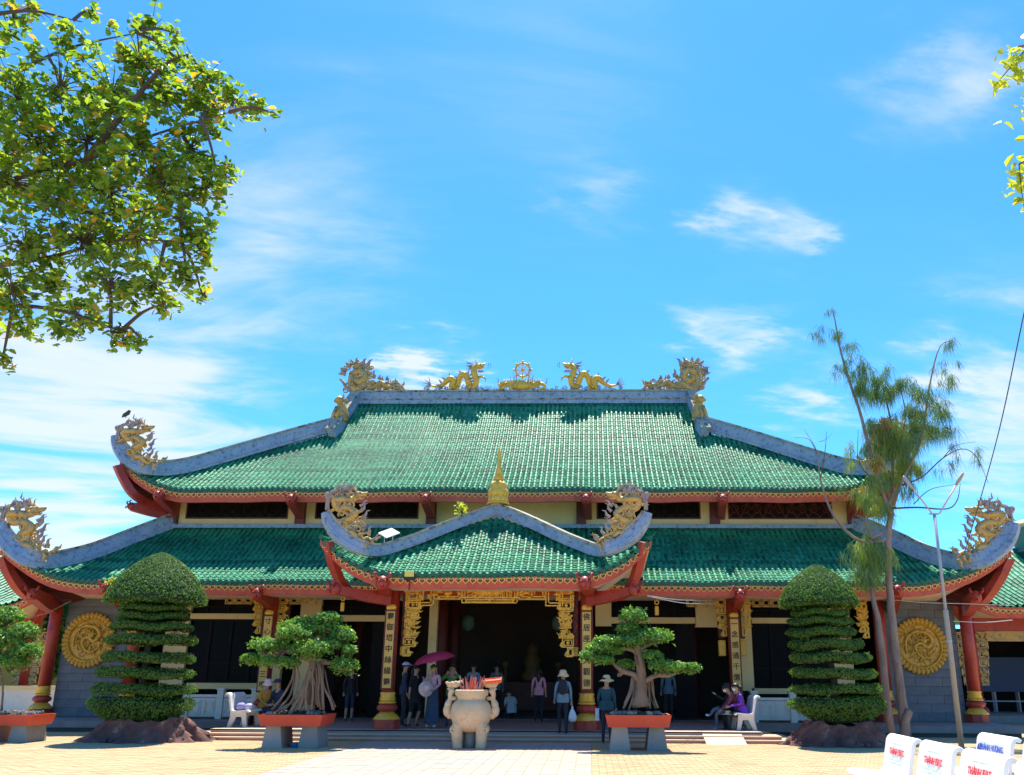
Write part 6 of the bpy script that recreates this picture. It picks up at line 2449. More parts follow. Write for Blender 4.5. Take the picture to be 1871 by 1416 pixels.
for u, v, r_ in blobs:
    c = np.array(op(u, v, rng.uniform(-.35, .35)))
    n = int(r_ * r_ * .085 + r_ * 1.2)
    k = max(1, n // 11)
    cen = rng.normal(0, .50, (k, 3)) * r_ * px2m
    cen[:, 1] *= 1.4
    q = cen[rng.integers(0, k, n)] + rng.normal(0, 1, (n, 3)) * 7.5 * px2m
    for e in cen[:: 2]:
        a_ = Vector(c) + Vector(e)
        tw_.tube([Vector(c), Vector(c) + Vector(e) * .5 + Vector((0, 0, .02)), a_], [.008, .005, .003], 4)
    allp.append(c + q)
    # twigs
    j = int(np.argmin(((lp_np - c) ** 2).sum(1)))
    a = Vector(lp_np[j])
    mid = (a + Vector(c)) / 2 + Vector((0, 0, .06))
    tw_.tube([Vector(p) for p in spline([a, mid, Vector(c)], 6)], [.022 - .002 * i for i in range(7)], 5)
    for k in range(2 + int(r_ / 9)):
        e = Vector(c) + Vector(rng.normal(0, .6, 3)) * r_ * px2m
        tw_.tube([Vector(c), (Vector(c) + e) / 2 + Vector((0, 0, .03)), e], [.009, .006, .003], 4)
tw_.build('twigs', M['twig'], ot, kind='stuff')
allp = np.concatenate(allp)
rng.shuffle(allp)
# single leaves: the nearest are parts of their own
proto = []
for k in range(6):
    q = MB()
    leaves6(q, np.zeros((1, 3)), np.array([[0, 0, 1.0]]), .105, .62, .05, .12)
    o = q.build('leaf', M['leaf_yel'] if k == 5 else M['leaf_big'])
    proto.append(o.data)
    bpy.data.objects.remove(o)
order = np.argsort(allp[:, 1])
vis = [i for i in order if 0 < 1]
own = set(order[:299].tolist())
for i in own:
    nv = Vector((rng.normal(0, .5), rng.normal(-.2, .5), 1)).normalized()
    inst('leaf', proto[5] if rng.random() < .06 else proto[int(rng.integers(0, 5))], ot, allp[i], rot=(nv.to_track_quat('Z', 'X') @ Euler((0, 0, rng.uniform(0, 6.28))).to_quaternion()).to_euler())
rest_i = np.array([i for i in range(len(allp)) if i not in own])
yl = rng.random(len(rest_i)) < .045
m = MB()
leaves6(m, allp[rest_i[~yl]], np.tile((0, -.15, 1.0), ((~yl).sum(), 1)), .092, .60, .55)
m.build('leaves', M['leaf_big'], ot, kind='stuff')
m = MB()
leaves6(m, allp[rest_i[yl]], np.tile((0, -.15, 1.0), (yl.sum(), 1)), .10, .62, .55)
m.build('yellow_leaves', M['leaf_yel'], ot, kind='stuff')

# ---- leaves of a second tree at the right edge
RY = 7.2
rb = P(2330, 1350, RY)
rt = thing('lime_leaf_tree', (rb.x, RY, 0), 'tree at the right edge showing only a few bright lime-green hanging leaves', 'tree')
m = MB()
m.tube([Vector(p) for p in spline([(rb.x, RY, -.05), (rb.x - .05, RY, 1.5), P(2280, 500, RY), P(2150, 200, RY), P(2000, 80, RY), P(1860, 85, RY)], 24)], [.17 - .0066 * i for i in range(25)], 8)
m.build('trunk', M['casbark'], rt, smooth=True)
m = MB()
m.tube([Vector(p) for p in spline([P(2250, 420, RY), P(2060, 300, RY), P(1930, 270, RY), P(1862, 300, RY)], 14)], [.05 - .003 * i for i in range(15)], 6)
m.tube([P(1862, 300, RY), P(1866, 345, RY), P(1871, 380, RY)], [.006, .005, .003], 4)
m.tube([P(1875, 90, RY), P(1840, 130, RY), P(1815, 160, RY)], [.008, .006, .003], 4)
m.build('branch', M['twig'], rt, smooth=True)
pts = []
for u, v, r_, n in [(1855, 100, 24, 26), (1838, 125, 20, 18), (1822, 152, 15, 12), (1866, 140, 16, 12), (1864, 325, 20, 18), (1852, 300, 12, 5), (1868, 372, 10, 5), (1900, 200, 60, 60), (1910, 330, 50, 40)]:
    pts.append(np.array(P(u, v, RY)) + rng.normal(0, .5, (n, 3)) * r_ * RY * 1.06 / 1540)
pts = np.concatenate(pts)
for p in pts:
    q = MB()
    leaves6(q, p[None, :], np.array([[rng.normal(0, .6), -.8, .5]]), .125, .58, .4, .1)
    q.build('leaf', M['leaf_lime'], rt)

# ================================================================== FORECOURT OBJECTS
random.seed(99)
rng = np.random.default_rng(55)
# ---- stone incense urn
ux, uy = G(854, 1369).x, 21.25
U_ = thing('incense_urn', (ux, uy, 0), 'carved pale sandstone incense urn with dragon-head handles in front of the entrance', 'incense urn')
kz = lambda v: (1369 - v) / 76.0
m = MB()
prof = [(.12, 1343), (.28, 1340), (.41, 1331), (.48, 1318), (.495, 1307), (.465, 1296), (.41, 1290), (.36, 1287.5), (.34, 1286)]
m.lathe([(r_, kz(v)) for r_, v in prof], (ux, uy, 0), 28)
m.build('belly', M['urn'], U_, smooth=True)
m = MB()
m.lathe([(.34, kz(1291)), (.34, kz(1284)), (.36, kz(1280)), (.40, kz(1278)), (.405, kz(1270)), (.385, kz(1268.5)), (.33, kz(1268.5)), (.32, kz(1274))], (ux, uy, 0), 28, cap=False)
m.build('neck', M['urn'], U_, smooth=False)
m = MB()
m.lathe([(.33, kz(1271)), (.01, kz(1268))], (ux, uy, 0), 20, cap=False)
m.build('ash', M['ash'], U_)
for s in (-1, 1):
    f = lambda a, v, dy=0: (ux + s * a, uy + dy, kz(v))
    m = MB()
    m.tube([Vector(p) for p in spline([f(.47, 1268), f(.52, 1277), f(.515, 1285), f(.55, 1292), f(.585, 1300)], 12)], [.085, .08, .07, .062, .058, .058, .06, .065, .075, .085, .09, .085, .06], 9, flat=1.2)
    m.blob(f(.575, 1305), (.105, .13, .155), 14, 10)
    m.blob(f(.50, 1314), (.10, .11, .085), 12, 8)
    m.tube([f(.36, 1284), f(.46, 1284), f(.53, 1286)], .05, 8)
    h = m.build('handle', M['urn'], U_, smooth=True)
    m = MB()
    m.blob(f(.41, 1260), (.13, .13, .075), 10, 7, .05)
    m.tube([f(.46, 1260), f(.56, 1261), f(.64, 1256)], [.085, .06, .02], 7)
    m.tube([f(.44, 1265), f(.54, 1268), f(.60, 1267)], [.06, .045, .015], 6)
    for k in range(5):
        m.blob(f(.32 + .07 * k, 1257 - 1.2 * math.sin(k * 1.6), -.07), (.045, .045, .035), 6, 5)
    m.blob(f(.50, 1257, -.08), .032, 6, 5)
    m.tube([f(.36, 1257), f(.26, 1254), f(.22, 1258)], [.05, .035, .01], 6)
    m.build('dragon_head', M['urn'], h, smooth=True)
for dx, dy in ((-.24, -.20), (.24, -.20), (-.22, .22), (.22, .22)):
    m = MB()
    sp = [Vector(p) for p in spline([(ux + dx * .9, uy + dy * .9, kz(1322)), (ux + dx * 1.2, uy + dy * 1.1, kz(1338)), (ux + dx * 1.16, uy + dy * 1.05, kz(1354)), (ux + dx * 1.12, uy + dy, kz(1369))], 12)]
    m.tube(sp, [.13, .145, .15, .15, .145, .14, .135, .13, .125, .12, .115, .115, .125], 10)
    m.blob((ux + dx * 1.62, uy + dy * 1.1, kz(1337)), (.085, .10, .10), 10, 7)
    lg = m.build('leg', M['urn'], U_, smooth=True)
    m = MB()
    sx = 1 if dx > 0 else -1
    curl(m, (ux + dx * 1.55, kz(1337)), .085, 0 if dx < 0 else PI, 1.1, uy + dy * 1.25 - .09, .03, sx)
    m.build('scroll', M['urn'], lg)
m = MB()
m.lathe([(.14, -.01), (.13, kz(1340))], (ux, uy, 0), 14)
m.build('centre_post', M['leggrey'], U_, smooth=True)
m = MB()
for a, b_ in ((-.14, 1300), (.16, 1298), (0, 1308)):
    for k in range(6):
        w = random.uniform(0, 6.28)
        curl(m, (ux + a + .07 * math.cos(w), kz(b_ + random.uniform(-6, 6))), .05, w, 1.0, uy - .455 + abs(a) * .35, .014)
m.build('belly_relief', M['urn'], U_, kind='stuff')
for k in range(74):
    a = random.gauss(0, .12)
    m = MB()
    bx, by = ux - .01 + a, uy + random.uniform(-.2, .2)
    z0 = kz(1271)
    hh_ = random.uniform(.12, .36)
    mt = 'incense'
    m.tube([(bx, by, z0), (bx + random.gauss(0, .03) + a * .25, by + random.gauss(0, .02), z0 + hh_)], [.011, .008], 5)
    o = tag(m.build('incense_stick', M['incense'] if random.random() < .75 else M['incense_grey']), 'thin incense stick standing in the ash of the stone urn', 'incense stick', 'incense sticks in the stone urn')
# red tray leaning on the rim
c = (ux + .52, uy - .05, kz(1253.5))
bk = thing('red_box', c, 'flat red box lying on the right handle of the stone urn', 'box')
m = MB()
R_ = Matrix.Rotation(-.10, 3, 'Y') @ Matrix.Rotation(.25, 3, 'X')
m.box(c, (.40, .26, .05), rot=R_)
m.build('body', M['incense'], bk)
m = MB()
for sx in (-1, 1):
    m.box(Vector(c) + R_ @ Vector((sx * .19, 0, .035)), (.018, .26, .03), rot=R_)
    m.box(Vector(c) + R_ @ Vector((0, sx * .122, .035)), (.36, .016, .03), rot=R_)
m.build('rim', M['potred'], bk)


# ---- concrete bench, profile in the x-z plane, seat facing -x, length along y
def bench_proto(L, name='bench'):
    b = thing(name, (0, 0, 0), '', 'bench')
    th = .045
    prof = [(-.50, .395), (-.47, .43), (-.40, .435), (-.20, .415), (-.06, .41), (-.005, .45), (.02, .55), (.06, .72), (.085, .83), (.115, .875), (.155, .885), (.19, .86)]
    sp = spline(prof, 34)
    top, bot = [], []
    for i in range(len(sp)):
        t = np.array(sp[min(i + 1, 34)]) - np.array(sp[max(i - 1, 0)])
        t /= np.linalg.norm(t)
        nn = np.array((-t[1], t[0]))
        top.append(np.array(sp[i]) + nn * th / 2)
        bot.append(np.array(sp[i]) - nn * th / 2)
    poly = top + bot[::-1]
    n = len(poly)
    m = MB()
    # rounded ends: inner sections at full profile
    for y, k in ((-L / 2, .985), (-L / 2 + .02, 1.0), (L / 2 - .02, 1.0), (L / 2, .985)):
        for p in poly:
            m.v.append((p[0] * k, y, .45 + (p[1] - .45) * k))
    for q in range(3):
        for i in range(n):
            m.f.append((q * n + i, q * n + (i + 1) % n, (q + 1) * n + (i + 1) % n, (q + 1) * n + i))
            m.m.append(0)
    h = len(top)
    for q in (0, 3):
        for i in range(h - 1):
            f = (q * n + i, q * n + i + 1, q * n + n - 2 - i, q * n + n - 1 - i)
            m.f.append(f if q == 0 else f[::-1])
            m.m.append(0)
    o = recalc(m.build('shell', M['white'], b, smooth=False))
    for s in (-1, 1):
        m = MB()
        y = s * (L / 2 - .10)
        pl_ = [(-.40, .40), (-.46, .0), (-.36, .0), (-.29, .27), (-.14, .27), (-.02, .0), (.09, .0), (.02, .27), (.035, .52), (-.0, .45), (-.06, .39)]
        m.prism(pl_, lambda a, b_: (a, y - .045, b_), (0, .09, 0))
        recalc(m.build('leg', M['white_old'], b))
    return b


def print_on(b, txt, mt, size, z, L, lines, line_mt, logo=None, sub=None):
    """flat lettering on the front face of the backrest (it leans back)"""
    lean = math.atan2(.15, .85)
    def put(name, me, y, z_):
        x = .02 + (z_ - .55) * .205 - .031
        o = bpy.data.objects.new(name, me)
        COL.objects.link(o)
        o.parent = b
        o.location = (x, y, z_)
        # faces -x, reads from +y to -y
        o.rotation_euler = Euler((PI / 2 - .0, 0, -PI / 2)).to_matrix().to_4x4().to_euler()
        o.rotation_euler = (Matrix.Rotation(.20, 3, 'Y') @ Matrix.Rotation(-PI / 2, 3, 'Z') @ Matrix.Rotation(PI / 2, 3, 'X')).to_euler()
        return o
    put('lettering', txt, 0, z)
    if sub is not None:
        put('lettering', sub, 0, z - .12)
    for (zz_, w, h) in lines:
        m = MB()
        n = 12
        for i in range(n):
            if (i * 7 + int(zz_ * 100)) % 5 == 0:
                continue
            a, b_ = -w / 2 + w * i / n, -w / 2 + w * (i + .78) / n
            m.add([(a, -h / 2, .001), (b_, -h / 2, .001), (b_, h / 2, .001), (a, h / 2, .001)], [(0, 1, 2, 3)])
        o = m.build('faded_line', M[line_mt])
        me = o.data
        bpy.data.objects.remove(o)
        put('faded_line', me, 0, zz_)
    if logo is not None:
        put('logo', logo, L * .36, z - .05)


BL = 1.12
bp0 = bench_proto(BL)
t_red = text_mesh('THÀNH ĐẠT', .105, M['printred'], 'lettering', .0015, .003)
t_blue = text_mesh('HÀNH HƯƠNG', .10, M['printblue'], 'lettering', .0015, .004)
t_blue2 = text_mesh('CÔNG ĐỨC', .10, M['printblue'], 'lettering', .0015, .004)
m = MB()
m.tube([(.06 * math.cos(w), .09 * math.sin(w), 0) for w in np.linspace(.6, 5.6, 16)], .012, 4)
m.tube([(-.03, -.10, 0), (.0, .02, 0), (.05, .10, 0)], .012, 4)
o = m.build('logo', M['printblue'])
logo_me = o.data
bpy.data.objects.remove(o)
red_b = copy_tree(bp0)
print_on(red_b, t_red, 'printred', .1, .70, BL, [(.80, .42, .012), (.60, .62, .016), (.565, .56, .014)], 'printgreen')
blue_b = copy_tree(bp0)
print_on(blue_b, t_blue, 'printblue', .1, .73, BL, [], 'printblue', logo=logo_me, sub=t_blue2)


def place(b, x, y, z, rz, label, group):
    b.location = (x, y, z)
    b.rotation_euler = (0, 0, rz)
    return tag(b, label, 'bench', group)


rowx, rot_ = [], -.045
ys = [11.95, 10.72, 9.49, 8.26, 7.03]
names = ['first white bench with red lettering in the bottom right row, farthest from the camera', 'second white bench with red lettering in the bottom right row', 'third white bench with red lettering in the bottom right row',
         'fourth white bench with red lettering in the bottom right row', 'fifth white bench with red lettering, mostly cut by the right edge']
for i, y in enumerate(ys):
    b = red_b if i == 0 else copy_tree(red_b)
    place(b, 4.02 + (11.95 - y) * .0, y, 0, rot_, names[i], 'white benches with red lettering')
for i, (x, y) in enumerate([(5.42, 12.3), (5.47, 11.07), (5.52, 9.84)]):
    b = blue_b if i == 0 else copy_tree(blue_b)
    place(b, x, y, 0, rot_, ['first white bench with blue lettering behind the front row, beside the lamp post', 'second white bench with blue lettering behind the front row', 'third white bench with blue lettering, cut by the right edge of the photo'][i], 'white benches with blue lettering')
b = copy_tree(bp0)
place(b, 6.35, 12.55, 0, rot_, 'plain white bench farthest right behind the blue-lettered benches', 'plain white benches')
# benches on the platform, seen end on
b = bp0
rbx = P(1370, 1300, 24.75).x
place(b, rbx, 24.75, .253, 0, 'white concrete bench right of the entrance with people sitting on it', 'white benches on the platform')
b = copy_tree(bp0)
lbx = P(436, 1300, 24.75).x
place(b, lbx, 24.75, .253, PI, 'white concrete bench left of the entrance with purple bags lying on it', 'white benches on the platform')
for k, (dx, mt, sz, z, lab) in enumerate([(.19, 'bag_purple', (.24, .34, .22), .79, 'purple bag standing upright on the left platform bench'), (.40, 'bag_lilac', (.22, .28, .20), .78, 'pale lilac bag on the front of the left platform bench')]):
    if mt not in M:
        M['bag_purple'] = mat('purple_cloth', (0.22, 0.20, 0.42), .7, (0.32, 0.30, 0.52), 6, .6)
        M['bag_lilac'] = mat('lilac_cloth', (0.42, 0.46, 0.62), .6, (0.5, 0.42, 0.66), 6, .6)
    g = thing('bag', (lbx + dx, 24.45, .68), lab, 'bag')
    m = MB()
    m.blob((lbx + dx, 24.45, z), (sz[0] / 2 * 1.15, sz[1] / 2, sz[2] / 2 * 1.1), 10, 8, .06)
    m.build('body', M[mt], g, smooth=True)
    m = MB()
    m.tube([(lbx + dx - .05, 24.45, z + .08), (lbx + dx - .03, 24.45, z + .19), (lbx + dx + .03, 24.45, z + .19), (lbx + dx + .05, 24.45, z + .08)], .010, 5)
    m.build('handle', M[mt], g)

# ---- lamp post with a forked top
pb = G(1757, 1366)
pt_ = thing('lamp_post', (pb.x, pb.y, 0), 'slender tall lamp post with two forked arms right of the casuarina', 'lamp post')
zz1, zz2 = P(1728, 1115, pb.y).z, P(1710, 940, pb.y).z
m = MB()
m.lathe([(.068, -.02), (.066, zz1), (.04, zz1 + .03)], (pb.x, pb.y, 0), 12)
m.build('lower_pole', M['postwood'], pt_, smooth=True)
m = MB()
m.lathe([(.042, zz1 + .02), (.038, zz2)], (pb.x, pb.y, 0), 12)
m.build('upper_pole', M['metalpost'], pt_, smooth=True)
m = MB()
m.bev((pb.x, pb.y, zz2 + .02), (.24, .09, .04), .01)
m.build('yoke', M['metalpost'], pt_)
for (ua, va, ub, vb) in ((1703, 938, 1668, 893), (1717, 938, 1747, 886)):
    a, b_ = P(ua, va, pb.y), P(ub, vb, pb.y)
    m = MB()
    m.tube([a, b_], .020, 8)
    m.build('arm', M['pinkpipe'], pt_, smooth=True)
    d_ = (b_ - a).normalized()
    m = MB()
    m.tube([b_, b_ + d_ * .18, b_ + d_ * .36, b_ + d_ * .42], [.035, .055, .045, .015], 8)
    m.build('lamp_head', M['postwood'] if ub > 1700 else M['metalpost'], pt_, smooth=True)
m = MB()
m.tube([(pb.x + .07 * math.cos(w), pb.y + .07 * math.sin(w), 2.55) for w in np.linspace(0, 2 * PI, 11)], .014, 4)
m.build('clamp', M['wirewhite'], pt_)


# ================================================================== SIDE PAVILIONS AND WHAT STANDS BEHIND
def pavilion(s, x0, y0, label, zc_):
    """s=+1: right of the hall, its left corner near the hall; x0 corner column"""
    w, dp = 8.0, 8.0
    cx = x0 + s * w / 2
    d = thing('side_pavilion', (cx, y0, 0), label, 'pavilion', 'side pavilions flanking the temple hall')
    m = MB()
    m.box2((min(x0, x0 + s * w) - .8, y0 - .7, 0), (max(x0, x0 + s * w) + .8, y0 + dp + .7, .28))
    m.build('floor', M['stone'], d)
    for i in range(3):
        for j in range(2):
            x, y = x0 + s * w * i / 2, y0 + dp * j
            m = MB()
            m.lathe([(.19, .28 + .6), (.185, zc_ + .4)], (x, y, 0), 12)
            c = m.build('column', M['red'], d, smooth=True)
            m = MB()
            m.lathe([(.34, .28), (.34, .5), (.22, .62), (.29, .70), (.22, .80), (.22, .9)], (x, y, 0), 12)
            m.build('column_base', M['red'], c)
            for q in (-1, 1):
                mm = MB()
                H, k = 2.0, 6
                for r in range(k):
                    ww = .42 * (1 - .5 * (r / k) ** 1.3)
                    fret(mm, x + q * .2 - (ww if q < 0 else 0), zc_ - .1 - H * (r + 1) / k, ww, H / k * .92, y - .02, .045, .06, 2, q)
                    mm.blob((x + q * (.2 + ww * .5), y - .05, zc_ - .1 - H * (r + .5) / k), (.09, .05, .07), 6, 4)
                mm.build('gilt_bracket', M['goldold'], d)
    m = MB()
    m.box2((min(x0, x0 + s * w), y0 - .12, zc_ - .05), (max(x0, x0 + s * w), y0 + .12, zc_ + .45))
    m.build('lintel', M['red'], d)
    m = MB()
    m.box2((min(x0, x0 + s * w), y0 + dp - .12, zc_ - .05), (max(x0, x0 + s * w), y0 + dp + .12, zc_ + .45))
    m.build('lintel', M['red'], d)
    m = MB()
    m.box2((min(x0, x0 + s * w), y0 + .1, zc_ - .45), (max(x0, x0 + s * w), y0 + .06, zc_ - .06))
    m.build('gilt_frieze', M['goldold'], d)
    # roof: ruled front slope with rolls, upswept corners
    half = w / 2 + 1.7
    e = 1.9

    def S(dx, t):
        u = max(0, (abs(dx) - half + 2.4) / 2.4)
        return Vector((cx + dx, y0 - e + t * (e + dp / 2), zc_ + .75 + t * 3.0 - .25 * math.sin(PI * t) + 1.05 * u ** 2 * (1 - t) ** 1.5))
    tm = lambda dx: min(1, max(0, (half - abs(dx)) / (half - 1.2)))
    for back in (0, 1):
        m = MB()
        n = 40
        for i in range(n + 1):
            dx = half * (2 * i / n - 1)
            for k in range(5):
                p = S(dx, tm(dx) * k / 4)
                m.v.append((p.x, p.y if not back else 2 * (y0 + dp / 2) - p.y, p.z))
        for i in range(n):
            for k in range(4):
                a = i * 5 + k
                m.f.append((a, a + 5, a + 6, a + 1))
                m.m.append(0)
        rf = m.build('roof' if not back else 'back_slope', M['tile'], d)
        if not back:
            roof_ = rf
    for q in (-1, 1):
        m = MB()
        n = 18
        for i in range(n + 1):
            dx = 1.2 + (half - 1.2) * i / n
            p = S(q * dx, tm(dx))
            m.v.append(tuple(p))
            m.v.append((p.x, 2 * (y0 + dp / 2) - p.y, p.z))
        for i in range(n):
            m.f.append((2 * i, 2 * i + 1, 2 * i + 3, 2 * i + 2))
            m.m.append(0)
        m.build('side_slope', M['tile'], roof_)
        # hip ridge with upturned end
        pts = [S(q * (1.2 + (half - 1.2) * i / 14), tm(1.2 + (half - 1.2) * i / 14)) + Vector((0, 0, .18)) for i in range(15)]
        pts += [pts[-1] + Vector((q * .18, -.05, .28)), pts[-1] + Vector((q * .22, -.05, .6))]
        m = MB()
        m.band(pts, [.24] * 15 + [.2, .14], .15)
        recalc(m.build('hip_ridge', M['ridge'], roof_))
    m = MB()
    dx = -half + .1
    while dx < half:
        t1 = tm(dx)
        k = max(1, int(t1 * 14))
        for i in range(k):
            a, b_ = S(dx, t1 * i / k), S(dx, t1 * (i + 1) / k)
            m.tube([a + Vector((0, 0, .02)), b_ + Vector((0, 0, .02))], [.075, .06], 6, cap=False)
        dx += .24
    m.build('tile_rows', M['tile_roll'], roof_, kind='stuff')
    m = MB()
    n = 40
    for i in range(n + 1):
        dx = half * (2 * i / n - 1)
        p = S(dx, 0)
        h = .40 - .15 * max(0, (abs(dx) - half + 2.4) / 2.4)
        for yy, zz_ in ((.03, -.04), (.03, -.04 - h), (.14, -.04 - h)):
            m.v.append((p.x, p.y + yy, p.z + zz_))
        m.v.append((cx + max(-w / 2, min(w / 2, dx)), y0, zc_ + .44))
    for i in range(n):
        for q in range(2):
            a = i * 4 + q
            m.f.append((a, a + 4, a + 5, a + 1))
            m.m.append(0)
        m.f.append((i * 4 + 2, i * 4 + 6, i * 4 + 7, i * 4 + 3))
        m.m.append(1)
    fb = m.build('fascia_board', [M['fascia'], M['soffit']], roof_)
    dx = -half + .3
    while dx < half - .2:
        p = S(dx, 0)
        inst('heart_ornament', heart_mesh, fb, (p.x, p.y + .03, p.z - .20), scale=(1.1, 1, 1.1))
        dx += .21
    for q in (-1, 1):
        m = MB()
        p = S(q * half, 0)
        m.band([Vector(v) for v in spline([p + Vector((0, .1, -.2)), p + Vector((-q * .25, .4, -.75)), p + Vector((-q * .8, 1.0, -1.05)), (cx + q * w / 2, y0, zc_ + .2)], 12)], .16, .12)
        recalc(m.build('corner_rafter', M['red'], roof_))
    return d, cx, w, dp


pr = P(1790, 1295, 34.5)
d, cx, w, dp = pavilion(1, pr.x, 34.5, 'side pavilion at the right edge, red column with gold fretwork and a green tiled corner', P(1790, 1150, 34.5).z)
m = MB()
m.box2((pr.x + .6, 38.6, .28), (pr.x + 7.6, 38.75, 3.6))
m.build('back_wall', M['dark'], d)
bb = thing('blue_board', (pr.x + 2.4, 37.5, .28), 'dark blue board standing on a low rail inside the right pavilion', 'board')
m = MB()
m.box2((pr.x + .9, 37.5, 1.1), (pr.x + 3.9, 37.56, 2.5))
m.build('panel', M['pavilionblue'], bb)
for i in range(4):
    m = MB()
    m.box2((pr.x + .95 + i * .97, 37.3, .28), (pr.x + 1.0 + i * .97, 37.58, 1.099))
    m.build('rail_post', M['metalpost'], bb)
m = MB()
m.box2((pr.x + .9, 37.28, .70), (pr.x + 3.95, 37.3, .75))
m.build('rail', M['metalpost'], bb)
pl_ = P(38, 1280, 34.5)
d, cx, w, dp = pavilion(-1, pl_.x, 34.5, 'side pavilion at the left edge, with a red column, yellow wall and glinting tiled corner', P(38, 1150, 34.5).z)
m = MB()
m.box2((pl_.x - 7.6, 38.6, .28), (pl_.x + .2, 38.75, 3.7))
m.build('back_wall', M['yellowwall'], d)
bl = thing('garden_wall', (pl_.x + 1.6, 32.5, 0), 'low white garden wall with an ochre coping behind the left corner column', 'wall')
m = MB()
m.box2((pl_.x - 1.0, 32.4, 0), (pl_.x + 4.2, 32.65, 1.05))
m.build('wall_body', M['white_old'], bl)
m = MB()
m.box2((pl_.x - 1.05, 32.33, 1.052), (pl_.x + 4.25, 32.72, 1.2))
m.build('coping', M['cream'], bl)
yw = thing('yellow_building', (pl_.x - 1, 44, 0), 'yellow-walled building glimpsed between the left tree and the corner column', 'building')
m = MB()
m.box2((pl_.x - 12, 44, 0), (pl_.x + 5.5, 50, 4.4))
m.build('wall', M['yellowwall'], yw)
m = MB()
m.prism([(-12.6, 4.402), (6.0, 4.402), (4.0, 6.2), (-10.6, 6.2)], lambda a, b_: (pl_.x + a, 43.3, b_), (0, 7.4, 0))
recalc(m.build('roof', M['tile_edge'], yw))
for k in range(5):
    m = MB()
    m.box2((pl_.x - 10.5 + k * 3.1, 43.95, 1.2), (pl_.x - 9.0 + k * 3.1, 44.0, 3.1))
    m.build('window', M['glass'], yw)
gt = P(1862, 972, 36)
gb = thing('roof_water_tower', (gt.x + .9, 38, 0), 'dark teal tower with a pale rounded cap at the right edge behind the corner dragon', 'tower')
zt_ = P(1862, 968, 38).z
m = MB()
x_l = P(1857, 1000, 38).x
m.lathe([(1.25, 0), (1.2, P(1862, 1012, 38).z), (1.35, P(1862, 1009, 38).z), (1.25, P(1862, 1005, 38).z), (1.55, zt_)], (x_l + 1.4, 38, 0), 24)
m.build('shaft', M['greenwall'], gb, smooth=False)
m = MB()
m.lathe([(1.58, zt_ + .01), (1.5, zt_ + .25), (1.1, zt_ + .42), (.02, zt_ + .5)], (x_l + 1.4, 38, 0), 24)
m.build('cap', M['cream'], gb, smooth=True)

# trees behind, closing the gaps beside the hall
rng = np.random.default_rng(77)


def bg_tree(x, y, h, r_, label, mt='leaf_bon'):
    t = thing('background_tree', (x, y, 0), label, 'tree', 'trees standing behind the temple')
    m = MB()
    m.tube([(x, y, -.05), (x + .1, y, h * .35), (x - .05, y, h * .7)], [.22, .17, .08], 8)
    for k in range(5):
        w = random.uniform(0, 6.28)
        m.tube([(x, y, h * (.3 + .06 * k)), (x + r_ * .35 * math.cos(w), y + r_ * .35 * math.sin(w), h * (.48 + .05 * k)), (x + r_ * .7 * math.cos(w), y + r_ * .7 * math.sin(w), h * (.6 + .06 * k))], [.08, .05, .02], 5)
    m.build('trunk', M['casbark'], t, smooth=True)
    m = MB()
    for k in range(22):
        v = rng.normal(0, .42, 3) * np.array((r_, r_, h * .32)) + np.array((x, y, h * .68))
        n = 150
        u = rng.normal(0, 1, (n, 3))
        u /= np.linalg.norm(u, axis=1)[:, None]
        leaves(m, v + u * rng.uniform(.5, 1, (n, 1)) * r_ * .33, u + np.array((0, 0, .5)), .30, .55, .5)
    m.build('crown', M[mt], t, kind='stuff')


c = P(72, 1230, 36)
bg_tree(c.x, 36.5, 3.6, 1.3, 'small dark shrubby tree behind the low white wall at left', 'leaf_top')
bg_tree(P(40, 1200, 60).x - 6, 62, 6.4, 3.2, 'taller tree beyond the yellow building, left of the hall', 'leaf_top')
bg_tree(P(1871, 1200, 60).x + 1, 62, 6.0, 3.2, 'taller tree beyond the right pavilion', 'leaf_top')

# ---- dim altar inside the hall
M['dimgold'] = mat('shade_dimmed_gilding', (0.16, 0.09, 0.03), 0.6, (0.24, 0.14, 0.05), 5, 0.6)  # gold coloured darker, the gloom of the hall put into the paint
al = thing('altar', (XC + .4, 36.4, .27), 'dim gilded altar deep inside the dark hall behind the open entrance', 'altar')
m = MB()
m.bev((XC + .4, 36.4, .85), (3.2, .9, 1.15), .03)
m.build('table', M['darkred'], al)
m = MB()
m.lathe([(.42, 0), (.5, .25), (.34, .45), (.40, .9), (.24, 1.1), (.24, 1.35), (.12, 1.5), (.02, 1.55)], (XC + .4, 36.5, 1.43), 14)
m.build('statue', M['dimgold'], al, smooth=True)
for s in (-1, 1):
    m = MB()
    m.lathe([(.12, 0), (.05, .1), (.05, .5), (.14, .62), (.16, .75), (.02, .8)], (XC + .4 + s * 1.1, 36.3, 1.43), 10)
    m.build('vase', M['dimgold'], al, smooth=True)
for x in (-1.9, 1.6):
    p = thing('hanging_lantern', (XC + x, 33.2, 3.6), 'unlit lantern hanging in the dark hall ' + ('left' if x < 0 else 'right') + ' of the altar', 'lantern', 'lanterns in the dark hall')
    m = MB()
    m.lathe([(.05, -.3), (.22, -.2), (.27, 0), (.22, .2), (.05, .3)], (XC + x, 33.2, 3.6), 12)
    m.build('shade', M['greenwall'], p, smooth=True)
    m = MB()
    m.tube([(XC + x, 33.2, 3.9), (XC + x, 33.2, 5.19)], .012, 4)
    m.build('cord', M['wire'], p)

